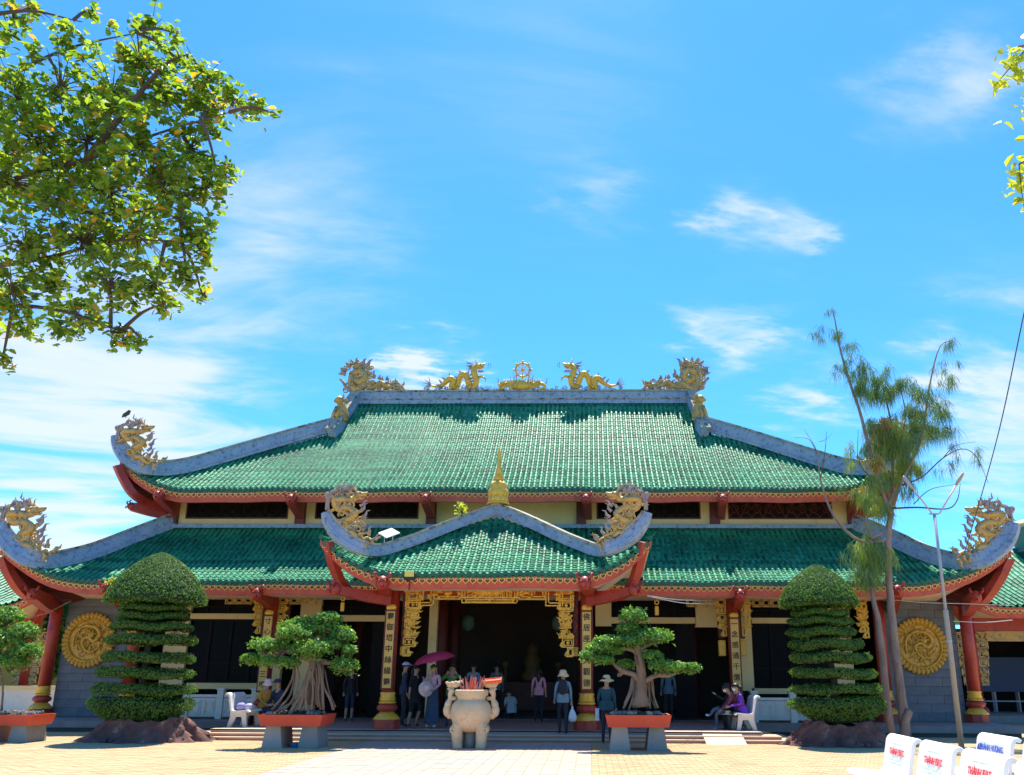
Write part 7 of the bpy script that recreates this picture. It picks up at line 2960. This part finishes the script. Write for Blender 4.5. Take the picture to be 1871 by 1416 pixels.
# ================================================================== PEOPLE
random.seed(5)
M['skin'] = mat('skin', (0.42, 0.25, 0.17), 0.6)
M['hair'] = mat('black_hair', (0.012, 0.010, 0.010), 0.5)
M['shoe_dark'] = mat('dark_shoe', (0.03, 0.03, 0.035), 0.6)
M['shoe_white'] = mat('white_shoe', (0.6, 0.6, 0.62), 0.6)
M['mask_yellow'] = mat('yellow_face_mask', (0.62, 0.42, 0.04), 0.8)
M['mask_white'] = mat('white_face_mask', (0.7, 0.7, 0.72), 0.8)
M['eye'] = mat('eye_dark', (0.02, 0.015, 0.012), 0.3)
M['lip'] = mat('lip', (0.34, 0.12, 0.10), 0.6)
_cloth = {}


def cloth(name, col):
    if name not in _cloth:
        _cloth[name] = mat(name, col, 0.85, tuple(min(1, c * 1.35) for c in col), 9, 0.6, bump=0.9, bscale=10)
    return _cloth[name]


STAND = dict(pelvis=(0, 0, .92), spine=(0, .0, 1.10), chest=(0, .0, 1.30), neck=(0, .01, 1.46), chin=(0, -.01, 1.52), head=(0, -.015, 1.60), crown=(0, -.005, 1.675),
             lsh=(.165, .0, 1.40), lel=(.215, .03, 1.14), lwr=(.225, -.04, .91), rsh=(-.165, .0, 1.40), rel=(-.215, .03, 1.14), rwr=(-.225, -.04, .91),
             lhip=(.085, 0, .88), lkn=(.095, -.02, .49), lan=(.10, .02, .085), lto=(.11, -.12, .035), rhip=(-.085, 0, .88), rkn=(-.095, -.02, .49), ran=(-.10, .02, .085), rto=(-.11, -.12, .035))
SIT = dict(pelvis=(0, 0, .52), spine=(0, -.02, .70), chest=(0, -.03, .90), neck=(0, -.04, 1.06), chin=(0, -.07, 1.12), head=(0, -.08, 1.20), crown=(0, -.07, 1.275),
           lsh=(.16, -.02, 1.0), lel=(.20, -.08, .76), lwr=(.12, -.28, .66), rsh=(-.16, -.02, 1.0), rel=(-.20, -.08, .76), rwr=(-.12, -.28, .66),
           lhip=(.085, -.04, .50), lkn=(.10, -.42, .48), lan=(.10, -.40, .085), lto=(.10, -.55, .035), rhip=(-.085, -.04, .50), rkn=(-.10, -.42, .48), ran=(-.10, -.40, .085), rto=(-.10, -.55, .035))
RAD = dict(pelvis=.135, spine=.12, chest=.135, neck=.05, chin=.062, head=.088, crown=.06, lsh=.062, lel=.044, lwr=.029, rsh=.062, rel=.044, rwr=.029, lhip=.092, lkn=.062, lan=.04, lto=.032, rhip=.092, rkn=.062, ran=.04, rto=.032)


def person(loc, rz, label, top, bottom, pose=None, base=STAND, h=1.0, sleeves=True, shorts=False, shoe='shoe_dark', hair='short', hat=None, mask=None, skirt=None, group='visitors at the temple', girth=1.0, seed=0):
    J = dict(base)
    J.update(pose or {})
    J = {k: Vector(v) * h for k, v in J.items()}
    names = list(J)
    edges = [('pelvis', 'spine'), ('spine', 'chest'), ('chest', 'neck'), ('neck', 'chin'), ('chin', 'head'), ('head', 'crown')]
    for s in 'lr':
        edges += [('chest', s + 'sh'), (s + 'sh', s + 'el'), (s + 'el', s + 'wr'), ('pelvis', s + 'hip'), (s + 'hip', s + 'kn'), (s + 'kn', s + 'an'), (s + 'an', s + 'to')]
    rad = {k: RAD[k] * h * (girth if k in ('pelvis', 'spine', 'chest', 'lhip', 'rhip') else 1) for k in J}
    # hands: palm, four curled fingers of different length and a thumb
    for s in 'lr':
        d = (J[s + 'wr'] - J[s + 'el']).normalized()
        side = d.cross(Vector((0, 1, 0)))
        side = side.normalized() if side.length > .1 else Vector((1, 0, 0))
        nrm_ = d.cross(side)
        w = J[s + 'wr']
        J[s + 'palm'] = w + d * .07 * h
        rad[s + 'palm'] = .026 * h
        edges.append((s + 'wr', s + 'palm'))
        for q, (o_, ln) in enumerate(((-.030, .055), (-.010, .068), (.010, .062), (.030, .048))):
            a = J[s + 'palm'] + side * o_ * h + d * ln * .5 * h
            J[f'{s}f{q}a'], J[f'{s}f{q}b'] = a, a + (d * .8 + nrm_ * .5) * ln * .55 * h
            rad[f'{s}f{q}a'] = .0095 * h
            rad[f'{s}f{q}b'] = .0085 * h
            edges += [(s + 'palm', f'{s}f{q}a'), (f'{s}f{q}a', f'{s}f{q}b')]
        a = w + d * .03 * h + side * (.035 if s == 'l' else -.035) * h
        J[s + 'th1'], J[s + 'th2'] = a, a + (d * .7 + nrm_ * .4) * .04 * h
        rad[s + 'th1'], rad[s + 'th2'] = .0115 * h, .0095 * h
        edges += [(s + 'wr', s + 'th1'), (s + 'th1', s + 'th2')]
    names = list(J)
    idx = {k: i for i, k in enumerate(names)}
    me = bpy.data.meshes.new('skeleton')
    me.from_pydata([tuple(J[k]) for k in names], [(idx[a], idx[b]) for a, b in edges], [])
    ob = bpy.data.objects.new('skeleton', me)
    COL.objects.link(ob)
    bm = bmesh.new()
    bm.from_mesh(me)
    L = bm.verts.layers.skin.verify()
    bm.verts.ensure_lookup_table()
    for k in names:
        v = bm.verts[idx[k]]
        r_ = rad[k]
        rx, ry = r_, r_
        if k in ('pelvis', 'spine', 'chest'):
            rx, ry = r_ * 1.12, r_ * .80
        v[L].radius = (rx, ry)
        v[L].use_root = (k == 'pelvis')
    bm.to_mesh(me)
    bm.free()
    md_ = ob.modifiers.new('skin', 'SKIN')
    md_.use_smooth_shade = True
    md_.branch_smoothing = .5
    sb = ob.modifiers.new('sub', 'SUBSURF')
    sb.levels = 1
    sb.render_levels = 1
    bpy.context.view_layer.update()
    dg = bpy.context.evaluated_depsgraph_get()
    bme = bpy.data.meshes.new_from_object(ob.evaluated_get(dg))
    bpy.data.objects.remove(ob)
    bme.name = 'person_body'
    mats = [M['skin'], top, bottom, M[shoe]]
    bme.materials.clear()
    for m_ in mats:
        bme.materials.append(m_)

    def cls(a, b):
        k = b
        if k in ('spine', 'chest', 'lsh', 'rsh', 'lel', 'rel'):
            return 1
        if k in ('lwr', 'rwr'):
            return 1 if sleeves else 0
        if k in ('lhip', 'rhip', 'lkn', 'rkn'):
            return 2
        if k in ('lan', 'ran'):
            return 0 if shorts else 2
        if k in ('lto', 'rto'):
            return 3
        return 0
    A = np.array([J[a] for a, b in edges])
    B = np.array([J[b] for a, b in edges])
    ra = np.array([max(rad[a], rad[b]) for a, b in edges])
    C_ = np.array([cls(a, b) for a, b in edges])
    cen = np.array([tuple(p.center) for p in bme.polygons])
    d = B - A
    t = np.clip(((cen[:, None] - A[None]) * d[None]).sum(2) / ((d * d).sum(1)[None] + 1e-9), 0, 1)
    dist = np.linalg.norm(cen[:, None] - (A[None] + t[..., None] * d[None]), axis=2) - ra[None] * .6
    mi = C_[dist.argmin(1)]
    # collar: neck skin only above the chest
    nz_ = J['neck'].z
    bme.polygons.foreach_set('material_index', mi.astype(np.int32))
    bme.polygons.foreach_set('use_smooth', [True] * len(bme.polygons))
    bme.update()
    body = bpy.data.objects.new('person', bme)
    COL.objects.link(body)
    body.location = loc
    body.rotation_euler = (0, 0, rz)
    tag(body, label, 'person', group)
    hd, cr, ch = J['head'], J['crown'], J['chin']
    up = (cr - ch).normalized()
    fw = Vector((0, -1, 0))
    fw = (fw - up * fw.dot(up)).normalized()
    rt = up.cross(fw)

    def child(mb, name, m_, smooth=True):
        o = mb.build(name, m_, None, smooth=smooth)
        o.parent = body
        return o
    R_ = Matrix((rt, -fw, up)).transposed()
    hq = lambda a, b, c: hd + (rt * a + fw * b + up * c) * h
    f = MB()
    f.tube([hq(0, .085, .02), hq(0, .108, -.012), hq(0, .095, -.025)], [.010 * h, .016 * h, .010 * h], 6)      # nose
    for s in (-1, 1):
        f.blob(hq(s * .088, -.0, -.005), (.014 * h, .025 * h, .032 * h), 7, 5, rot=R_)                          # ears
    child(f, 'nose_and_ears', M['skin'])
    f = MB()
    for s in (-1, 1):
        f.blob(hq(s * .034, .083, .018), (.013 * h, .008 * h, .007 * h), 6, 4, rot=R_)
        f.tube([hq(s * .018, .087, .040), hq(s * .05, .078, .042)], .005 * h, 4)
    child(f, 'eyes', M['eye'])
    if mask:
        f = MB()
        f.blob(hq(0, .052, -.045), (.070 * h, .055 * h, .050 * h), 10, 7, rot=R_)
        child(f, 'face_mask', M[mask])
    else:
        f = MB()
        f.tube([hq(-.024, .083, -.052), hq(0, .092, -.050), hq(.024, .083, -.052)], .006 * h, 5)
        child(f, 'mouth', M['lip'])
    # hair: cap open at the face, longer at the back
    f = MB()
    n, k = 16, 7
    for i in range(k + 1):
        th = PI * .62 * i / k
        for j in range(n):
            ph = 2 * PI * j / n
            a = math.sin(ph)
            b = math.cos(ph)            # b=1 towards the face
            thh = th * (1 - .42 * max(0, b) ** 1.2) if hair != 'long' else th * (1 - .42 * max(0, b)) * (1 + .12 * max(0, -b))
            f.v.append(tuple(hq(.099 * math.sin(thh) * a, .012 + .104 * math.sin(thh) * b - .012, .02 + .098 * math.cos(thh))))
    for i in range(k):
        for j in range(n):
            f.f.append((i * n + j, (i + 1) * n + j, (i + 1) * n + (j + 1) % n, i * n + (j + 1) % n))
            f.m.append(0)
    if hair == 'long':
        f.tube([hq(0, -.07, .0), hq(0, -.095, -.1), hq(0, -.09, -.22), hq(0, -.08, -.33)], [.075 * h, .08 * h, .07 * h, .03 * h], 8)
    if hair == 'tail':
        f.tube([hq(0, -.095, .03), hq(0, -.15, -.02), hq(0, -.15, -.14), hq(0, -.13, -.26)], [.03 * h, .045 * h, .04 * h, .012 * h], 7)
    child(f, 'hair', M['hair'])
    if hat:
        kind, mt = hat
        f = MB()
        tilt = Matrix.Rotation(-.08, 3, 'X')
        n = 20
        if kind == 'cap':
            for i in range(7):
                th = PI * .5 * i / 6
                for j in range(n):
                    w = 2 * PI * j / n
                    f.v.append(tuple(hq(.108 * math.sin(th) * math.sin(w), .112 * math.sin(th) * math.cos(w), .045 + .085 * math.cos(th))))
            for i in range(6):
                for j in range(n):
                    f.f.append((i * n + j, (i + 1) * n + j, (i + 1) * n + (j + 1) % n, i * n + (j + 1) % n))
                    f.m.append(0)
            f.add([hq(-.075, .09, .052), hq(-.06, .20, .035), hq(0, .225, .035), hq(.06, .20, .035), hq(.075, .09, .052), hq(-.075, .09, .040), hq(-.06, .20, .025), hq(0, .225, .025), hq(.06, .20, .025), hq(.075, .09, .040)],
                  [(0, 1, 2, 3, 4), (9, 8, 7, 6, 5), (0, 5, 6, 1), (1, 6, 7, 2), (2, 7, 8, 3), (3, 8, 9, 4)])
        else:
            br = .20 if kind == 'sun' else .165
            prof = [(.02, .155), (.07, .148), (.098, .11), (.106, .05), (br * .8, .025), (br, -.005 if kind == 'sun' else -.03), (br * .98, -.013 if kind == 'sun' else -.038), (.10, .035)]
            for r_, z in prof:
                for j in range(n):
                    w = 2 * PI * j / n
                    wv = .012 * math.sin(3 * w) * (r_ > .12)
                    f.v.append(tuple(hq(r_ * math.sin(w), r_ * math.cos(w), z + wv)))
            for i in range(len(prof) - 1):
                for j in range(n):
                    f.f.append((i * n + j, (i + 1) * n + j, (i + 1) * n + (j + 1) % n, i * n + (j + 1) % n))
                    f.m.append(0)
            f.f.append(tuple(range(n)))
            f.m.append(0)
        o = child(f, 'hat', mt)
        if kind == 'sun':
            f = MB()
            f.blob(hq(.05, -.10, .05), (.05, .03, .04), 8, 6)
            o2 = f.build('hat_bow', M['hair'], None)
            o2.parent = o
    # jacket hem / loose garment over the hips
    f = MB()
    pz, sp_ = J['pelvis'], J['spine']
    if skirt:
        lo, w0, w1, mt = skirt
        for i in range(6):
            g = i / 5
            z = pz.z + .12 * h - (pz.z + .12 * h - lo) * g
            r_ = w0 + (w1 - w0) * g
            for j in range(18):
                w = 2 * PI * j / 18
                rr = r_ * (1 + .05 * math.sin(5 * w) * g)
                f.v.append((pz.x + rr * math.sin(w), pz.y + rr * .75 * math.cos(w), z))
        for i in range(5):
            for j in range(18):
                f.f.append((i * 18 + j, i * 18 + (j + 1) % 18, (i + 1) * 18 + (j + 1) % 18, (i + 1) * 18 + j))
                f.m.append(0)
        child(f, 'skirt', mt)
    else:
        axis = (sp_ - pz).normalized()
        for i, (g, r_) in enumerate(((.0, .150), (.4, .155), (1.0, .145))):
            c = pz + (sp_ - pz) * g - axis * .06 * h * (1 - g)
            for j in range(16):
                w = 2 * PI * j / 16
                e1 = Vector((1, 0, 0))
                e2 = axis.cross(e1)
                f.v.append(tuple(c + (e1 * math.sin(w) * 1.12 + e2 * math.cos(w) * .86) * r_ * h * girth * (1 + .03 * math.sin(4 * w + seed))))
        for i in range(2):
            for j in range(16):
                f.f.append((i * 16 + j, i * 16 + (j + 1) % 16, (i + 1) * 16 + (j + 1) % 16, (i + 1) * 16 + j))
                f.m.append(0)
        child(f, 'shirt_hem', top)
    return body


TEAL = cloth('grey_blue_jacket', (0.16, 0.24, 0.28))
NAVY = cloth('navy_cloth', (0.018, 0.028, 0.06))
BLK = cloth('black_cloth', (0.012, 0.012, 0.015))
CHAR = cloth('charcoal_trousers', (0.02, 0.022, 0.03))
BLUEJ = cloth('dark_teal_jacket', (0.015, 0.06, 0.085))
JEAN = cloth('dark_denim', (0.03, 0.055, 0.095))
PINK = cloth('pink_shirt', (0.50, 0.20, 0.26))
PINKL = cloth('pale_pink_shirt', (0.52, 0.30, 0.33))
GREEN = cloth('green_jacket', (0.09, 0.22, 0.035))
PURP = cloth('purple_blouse', (0.15, 0.035, 0.38))
MAROON = cloth('maroon_shirt', (0.22, 0.055, 0.07))
YEL = cloth('mustard_jacket', (0.42, 0.20, 0.025))
GREY = cloth('pale_grey_shirt', (0.30, 0.36, 0.40))
GREYB = cloth('grey_blue_shirt', (0.18, 0.26, 0.36))
STRIPE = cloth('dark_striped_shirt', (0.06, 0.12, 0.16))
STRAW = cloth('straw_hat', (0.62, 0.47, 0.26))
PALEHAT = cloth('cream_hat', (0.66, 0.55, 0.36))
PINKHAT = cloth('pale_pink_hat', (0.66, 0.46, 0.42))
LAV = cloth('lavender_cap', (0.46, 0.44, 0.80))

WALK = dict(lkn=(.09, -.14, .50), lan=(.09, .0, .10), lto=(.10, -.13, .05), rkn=(-.09, .04, .48), ran=(-.09, .14, .10), rto=(-.09, .03, .04), lwr=(.23, -.10, .92), rwr=(-.23, .04, .90))

# woman with a backpack climbing the steps (back to the camera)
q = G(1028, 1343, .167)
b = person((q.x, q.y + .12, .166), PI + .1, 'person in grey-blue jacket, straw hat and backpack walking up the steps', TEAL, CHAR, WALK, hat=('bucket', STRAW), h=.94, girth=1.06)
m = MB()
m.blob((.02, .17, 1.20), (.13, .085, .20), 10, 8)
m.tube([(.12, -.06, 1.42), (.02, -.13, 1.25), (-.12, -.06, 1.08), (-.10, .1, 1.06)], .016, 5)
m.tube([(.12, -.06, 1.42), (.10, .12, 1.40)], .016, 5)
o = m.build('backpack', CHAR, smooth=True)
o.parent = b
wb = thing('plastic_bag', (q.x + .25, q.y + .05, .80), 'white plastic bag hanging from the hand of the person on the steps', 'bag')
m = MB()
m.tube([Vector(p) + Vector(wb.location) for p in [(0, 0, .10), (0, 0, .02), (0, -.01, -.08), (.01, -.01, -.19), (0, 0, -.28), (0, 0, -.31)]], [.012, .03, .085, .115, .10, .02], 10)
m.build('body', M['mask_white'], wb, smooth=True)
# woman in sun hat standing on the ground before the right tray
q = G(1109, 1361)
b = person((q.x, q.y, 0), PI - .2, 'person in dark blue jacket and wide straw sun hat standing beside the right tray', BLUEJ, CHAR, hat=('sun', STRAW), shoe='shoe_white', h=.96, girth=1.15, pose=dict(lwr=(.22, -.12, .96)))
pb_ = thing('folded_paper', (q.x - .24, q.y - .02, .78), 'folded pale blue paper held low by the person in the sun hat', 'paper')
m = MB()
m.bev((q.x - .24, q.y - .02, .72), (.10, .03, .30), .01)
m.build('sheet', cloth('pale_paper', (.45, .52, .60)), pb_)


def at_h(u, vhead, y, hh):
    return P(u, vhead, y).x


PF = .253
def stand(u, y, rz, label, top, bottom, **k):
    return person((P(u, 1290, y).x, y, .27 if y > 29.5 else PF), rz, label, top, bottom, **k)


stand(737, 24.85, 1.9, 'person in dark jacket and lavender cap standing behind the left porch column', NAVY, CHAR, hat=('cap', LAV), h=1.02)
stand(757, 24.75, 1.2, 'person in a black dress with bare legs walking under the umbrella', BLK, BLK, pose=dict(WALK), shorts=True, sleeves=False, skirt=(.66, .15, .20, BLK), hair='tail', h=.97)
b5 = stand(790, 24.55, -.25, 'person in pink shirt and yellow face mask holding up the umbrella', PINKL, JEAN, pose=dict(rel=(-.25, -.10, 1.16), rwr=(-.18, -.28, 1.30), lel=(.21, -.04, 1.16), lwr=(.14, -.24, 1.04)), skirt=(.12, .14, .22, JEAN), mask='mask_yellow', hair='long', shoe='shoe_white', h=.99)
ph_ = P(778, 1259, 24.2)
hh = thing('round_hat', (ph_.x, 24.2, ph_.z), 'pale pink sun hat held at the side of the person with the yellow mask', 'hat')
m = MB()
m.lathe([(.21, 0), (.205, .012), (.11, .03), (.10, .10), (.06, .13), (.01, .135)], (0, 0, 0), 18)
o = m.build('brim', PINKHAT, smooth=True)
o.data.transform(Matrix.Rotation(1.35, 4, 'X') @ Matrix.Rotation(.5, 4, 'Y'))
o.parent = hh
# umbrella
uc = P(792, 1192, 24.45)
um = thing('umbrella', (uc.x, 24.45, uc.z), 'dark pink umbrella held open over the visitors left of the urn', 'umbrella')
T_ = Matrix.Rotation(-.20, 3, 'Y') @ Matrix.Rotation(.10, 3, 'X')
m = MB()
n = 8
R0 = .60
rows_ = []
for i in range(6):
    g = i / 5
    for j in range(n * 3):
        w = 2 * PI * j / (n * 3)
        sc = 1 - .06 * (j % 3 != 0) * g
        m.v.append(tuple(Vector((uc.x, 24.45, uc.z)) + T_ @ Vector((R0 * math.sin(g * 1.25) / math.sin(1.25) * math.cos(w) * sc, R0 * math.sin(g * 1.25) / math.sin(1.25) * math.sin(w) * sc, -.24 * g ** 1.9 + .02 * (j % 3 != 0) * g))))
k = n * 3
for i in range(5):
    for j in range(k):
        m.f.append((i * k + j, (i + 1) * k + j, (i + 1) * k + (j + 1) % k, i * k + (j + 1) % k))
        m.m.append(0)
m.build('canopy', mat('umbrella_cloth', (0.60, 0.045, 0.14), 0.7, trans=0.25), um, smooth=True)
m = MB()
c0 = Vector((uc.x, 24.45, uc.z))
m.tube([c0 + T_ @ Vector((0, 0, .06)), c0 + T_ @ Vector((0, 0, -.78))], .010, 6)
m.build('shaft', M['metalpost'], um)
for j in range(n):
    w = 2 * PI * j / n
    m = MB()
    m.tube([c0 + T_ @ Vector((0, 0, -.01)), c0 + T_ @ Vector((.33 * math.cos(w), .33 * math.sin(w), -.08)), c0 + T_ @ Vector((.58 * math.cos(w), .58 * math.sin(w), -.235))], .006, 4)
    m.build('rib', M['metalpost'], um)
b6 = stand(824, 25.0, .05, 'person in a green jacket carrying a small child on the shoulders', GREEN, JEAN, pose=dict(lel=(.30, -.10, 1.28), lwr=(.16, -.16, 1.44), rel=(-.30, -.10, 1.28), rwr=(-.16, -.16, 1.44)), h=.99)
kid = dict(SIT)
person((P(824, 1290, 25.0).x, 25.06, PF + 1.0), .05, 'small child riding on the shoulders of the person in green', PINKL, GREYB, base=SIT, h=.52, pose=dict(lkn=(.24, -.22, .44), lan=(.22, -.26, .12), lto=(.22, -.38, .08), rkn=(-.24, -.22, .44), ran=(-.22, -.26, .12), rto=(-.22, -.38, .08)), hat=('bucket', PINKHAT), group='visitors at the temple')
stand(863, 29.7, PI, 'person in a grey-blue shirt seen from behind inside the dark hall', GREYB, CHAR, h=1.04)
stand(906, 31.0, PI + .3, 'person in dark clothes seen faintly from behind, deep in the hall', cloth('dim_shirt', (.10, .14, .17)), BLK, h=1.04)
q = P(935, 1290, 29.6)
person((q.x, 29.6, .27 - .28), PI + .5, 'person in a pale grey shirt kneeling on the hall floor', GREY, CHAR, base=SIT, h=1.0, pose=dict(lkn=(.14, -.34, .36), lan=(.13, .05, .36), lto=(.13, .16, .33), rkn=(-.14, -.34, .36), ran=(-.13, .05, .36), rto=(-.13, .16, .33), chest=(0, -.12, .86), neck=(0, -.2, .98), chin=(0, -.25, 1.02), head=(0, -.28, 1.08), crown=(0, -.28, 1.15), lsh=(.16, -.15, .94), rsh=(-.16, -.15, .94)))
stand(984, 27.6, PI - .1, 'person in a pink shirt with long black hair seen from behind in the doorway', PINK, BLK, hair='long', h=.95, sleeves=False)
stand(638, 27.6, .6, 'person in dark clothes standing in the side doorway behind the left bonsai', BLK, NAVY, shorts=True, h=.95)
stand(1222, 28.6, PI, 'person in a striped shirt standing in the dark doorway behind the right bonsai', STRIPE, BLK, h=1.0)

# people on the right bench: they sit facing left (-x)
bx = rbx - .24
SITL = dict(SIT)
z0 = .253 - .075
person((bx + .02, 24.52, z0), -PI / 2, 'person in a purple blouse with a ponytail and white mask sitting on the right bench', PURP, CHAR, base=SIT, hair='tail', mask='mask_white', girth=1.1, pose=dict(chest=(0, -.08, .90), neck=(0, -.12, 1.05), chin=(0, -.16, 1.11), head=(0, -.18, 1.19), crown=(0, -.17, 1.265), lsh=(.16, -.09, 1.0), rsh=(-.16, -.09, 1.0), lwr=(.08, -.36, .70), rwr=(-.08, -.36, .68)))
person((bx - .02, 24.88, z0), -PI / 2, 'person in a maroon shirt leaning forward on the right bench', MAROON, BLK, base=SIT, mask='mask_white', pose=dict(chest=(0, -.16, .88), neck=(0, -.26, 1.02), chin=(0, -.31, 1.07), head=(0, -.34, 1.15), crown=(0, -.33, 1.22), lsh=(.16, -.20, .98), rsh=(-.16, -.20, .98), lel=(.2, -.32, .76), rel=(-.2, -.32, .76), lwr=(.1, -.50, .60), rwr=(-.1, -.50, .60)))
person((bx - .22, 25.26, z0), -PI / 2, 'person in dark clothes with one leg crossed, farthest on the right bench', BLK, cloth('grey_trousers', (.13, .15, .18)), base=SIT, shoe='shoe_white', pose=dict(rkn=(-.02, -.44, .60), ran=(.16, -.60, .42), rto=(.18, -.74, .44), lel=(.22, -.2, .84), lwr=(.18, -.40, .98)))
hb = thing('handheld_hat', (bx - .38, 24.45, .72), 'pale hat resting on the knees of the person in purple', 'hat')
m = MB()
m.lathe([(.15, 0), (.145, .012), (.08, .025), (.075, .08), (.01, .10)], (bx - .40, 24.5, .66), 16)
m.build('brim', STRAW, hb, smooth=True)

# people sitting left of the entrance
st_ = thing('stool', (P(492, 1290, 25.4).x, 25.4, .253), 'low dark stool under the person in the mustard jacket', 'stool')
sx_ = st_.location.x
m = MB()
m.bev((sx_, 25.4, .60), (1.15, .38, .05), .012)
m.build('seat', M['darkred'], st_)
for dx in (-.5, .5):
    m = MB()
    m.box2((sx_ + dx - .03, 25.25, .253), (sx_ + dx + .03, 25.55, .574))
    m.build('leg', M['darkred'], st_)
person((P(483, 1290, 25.4).x, 25.4, z0), .9, 'person in a mustard jacket and pale pink hat sitting beside the left bench', YEL, CHAR, base=SIT, hat=('bucket', PINKHAT), girth=1.15)
person((P(507, 1290, 25.4).x, 25.42, z0), -.5, 'person in navy clothes and a navy cap sitting beside the person in the mustard jacket', NAVY, NAVY, base=SIT, hat=('cap', NAVY), h=1.02)
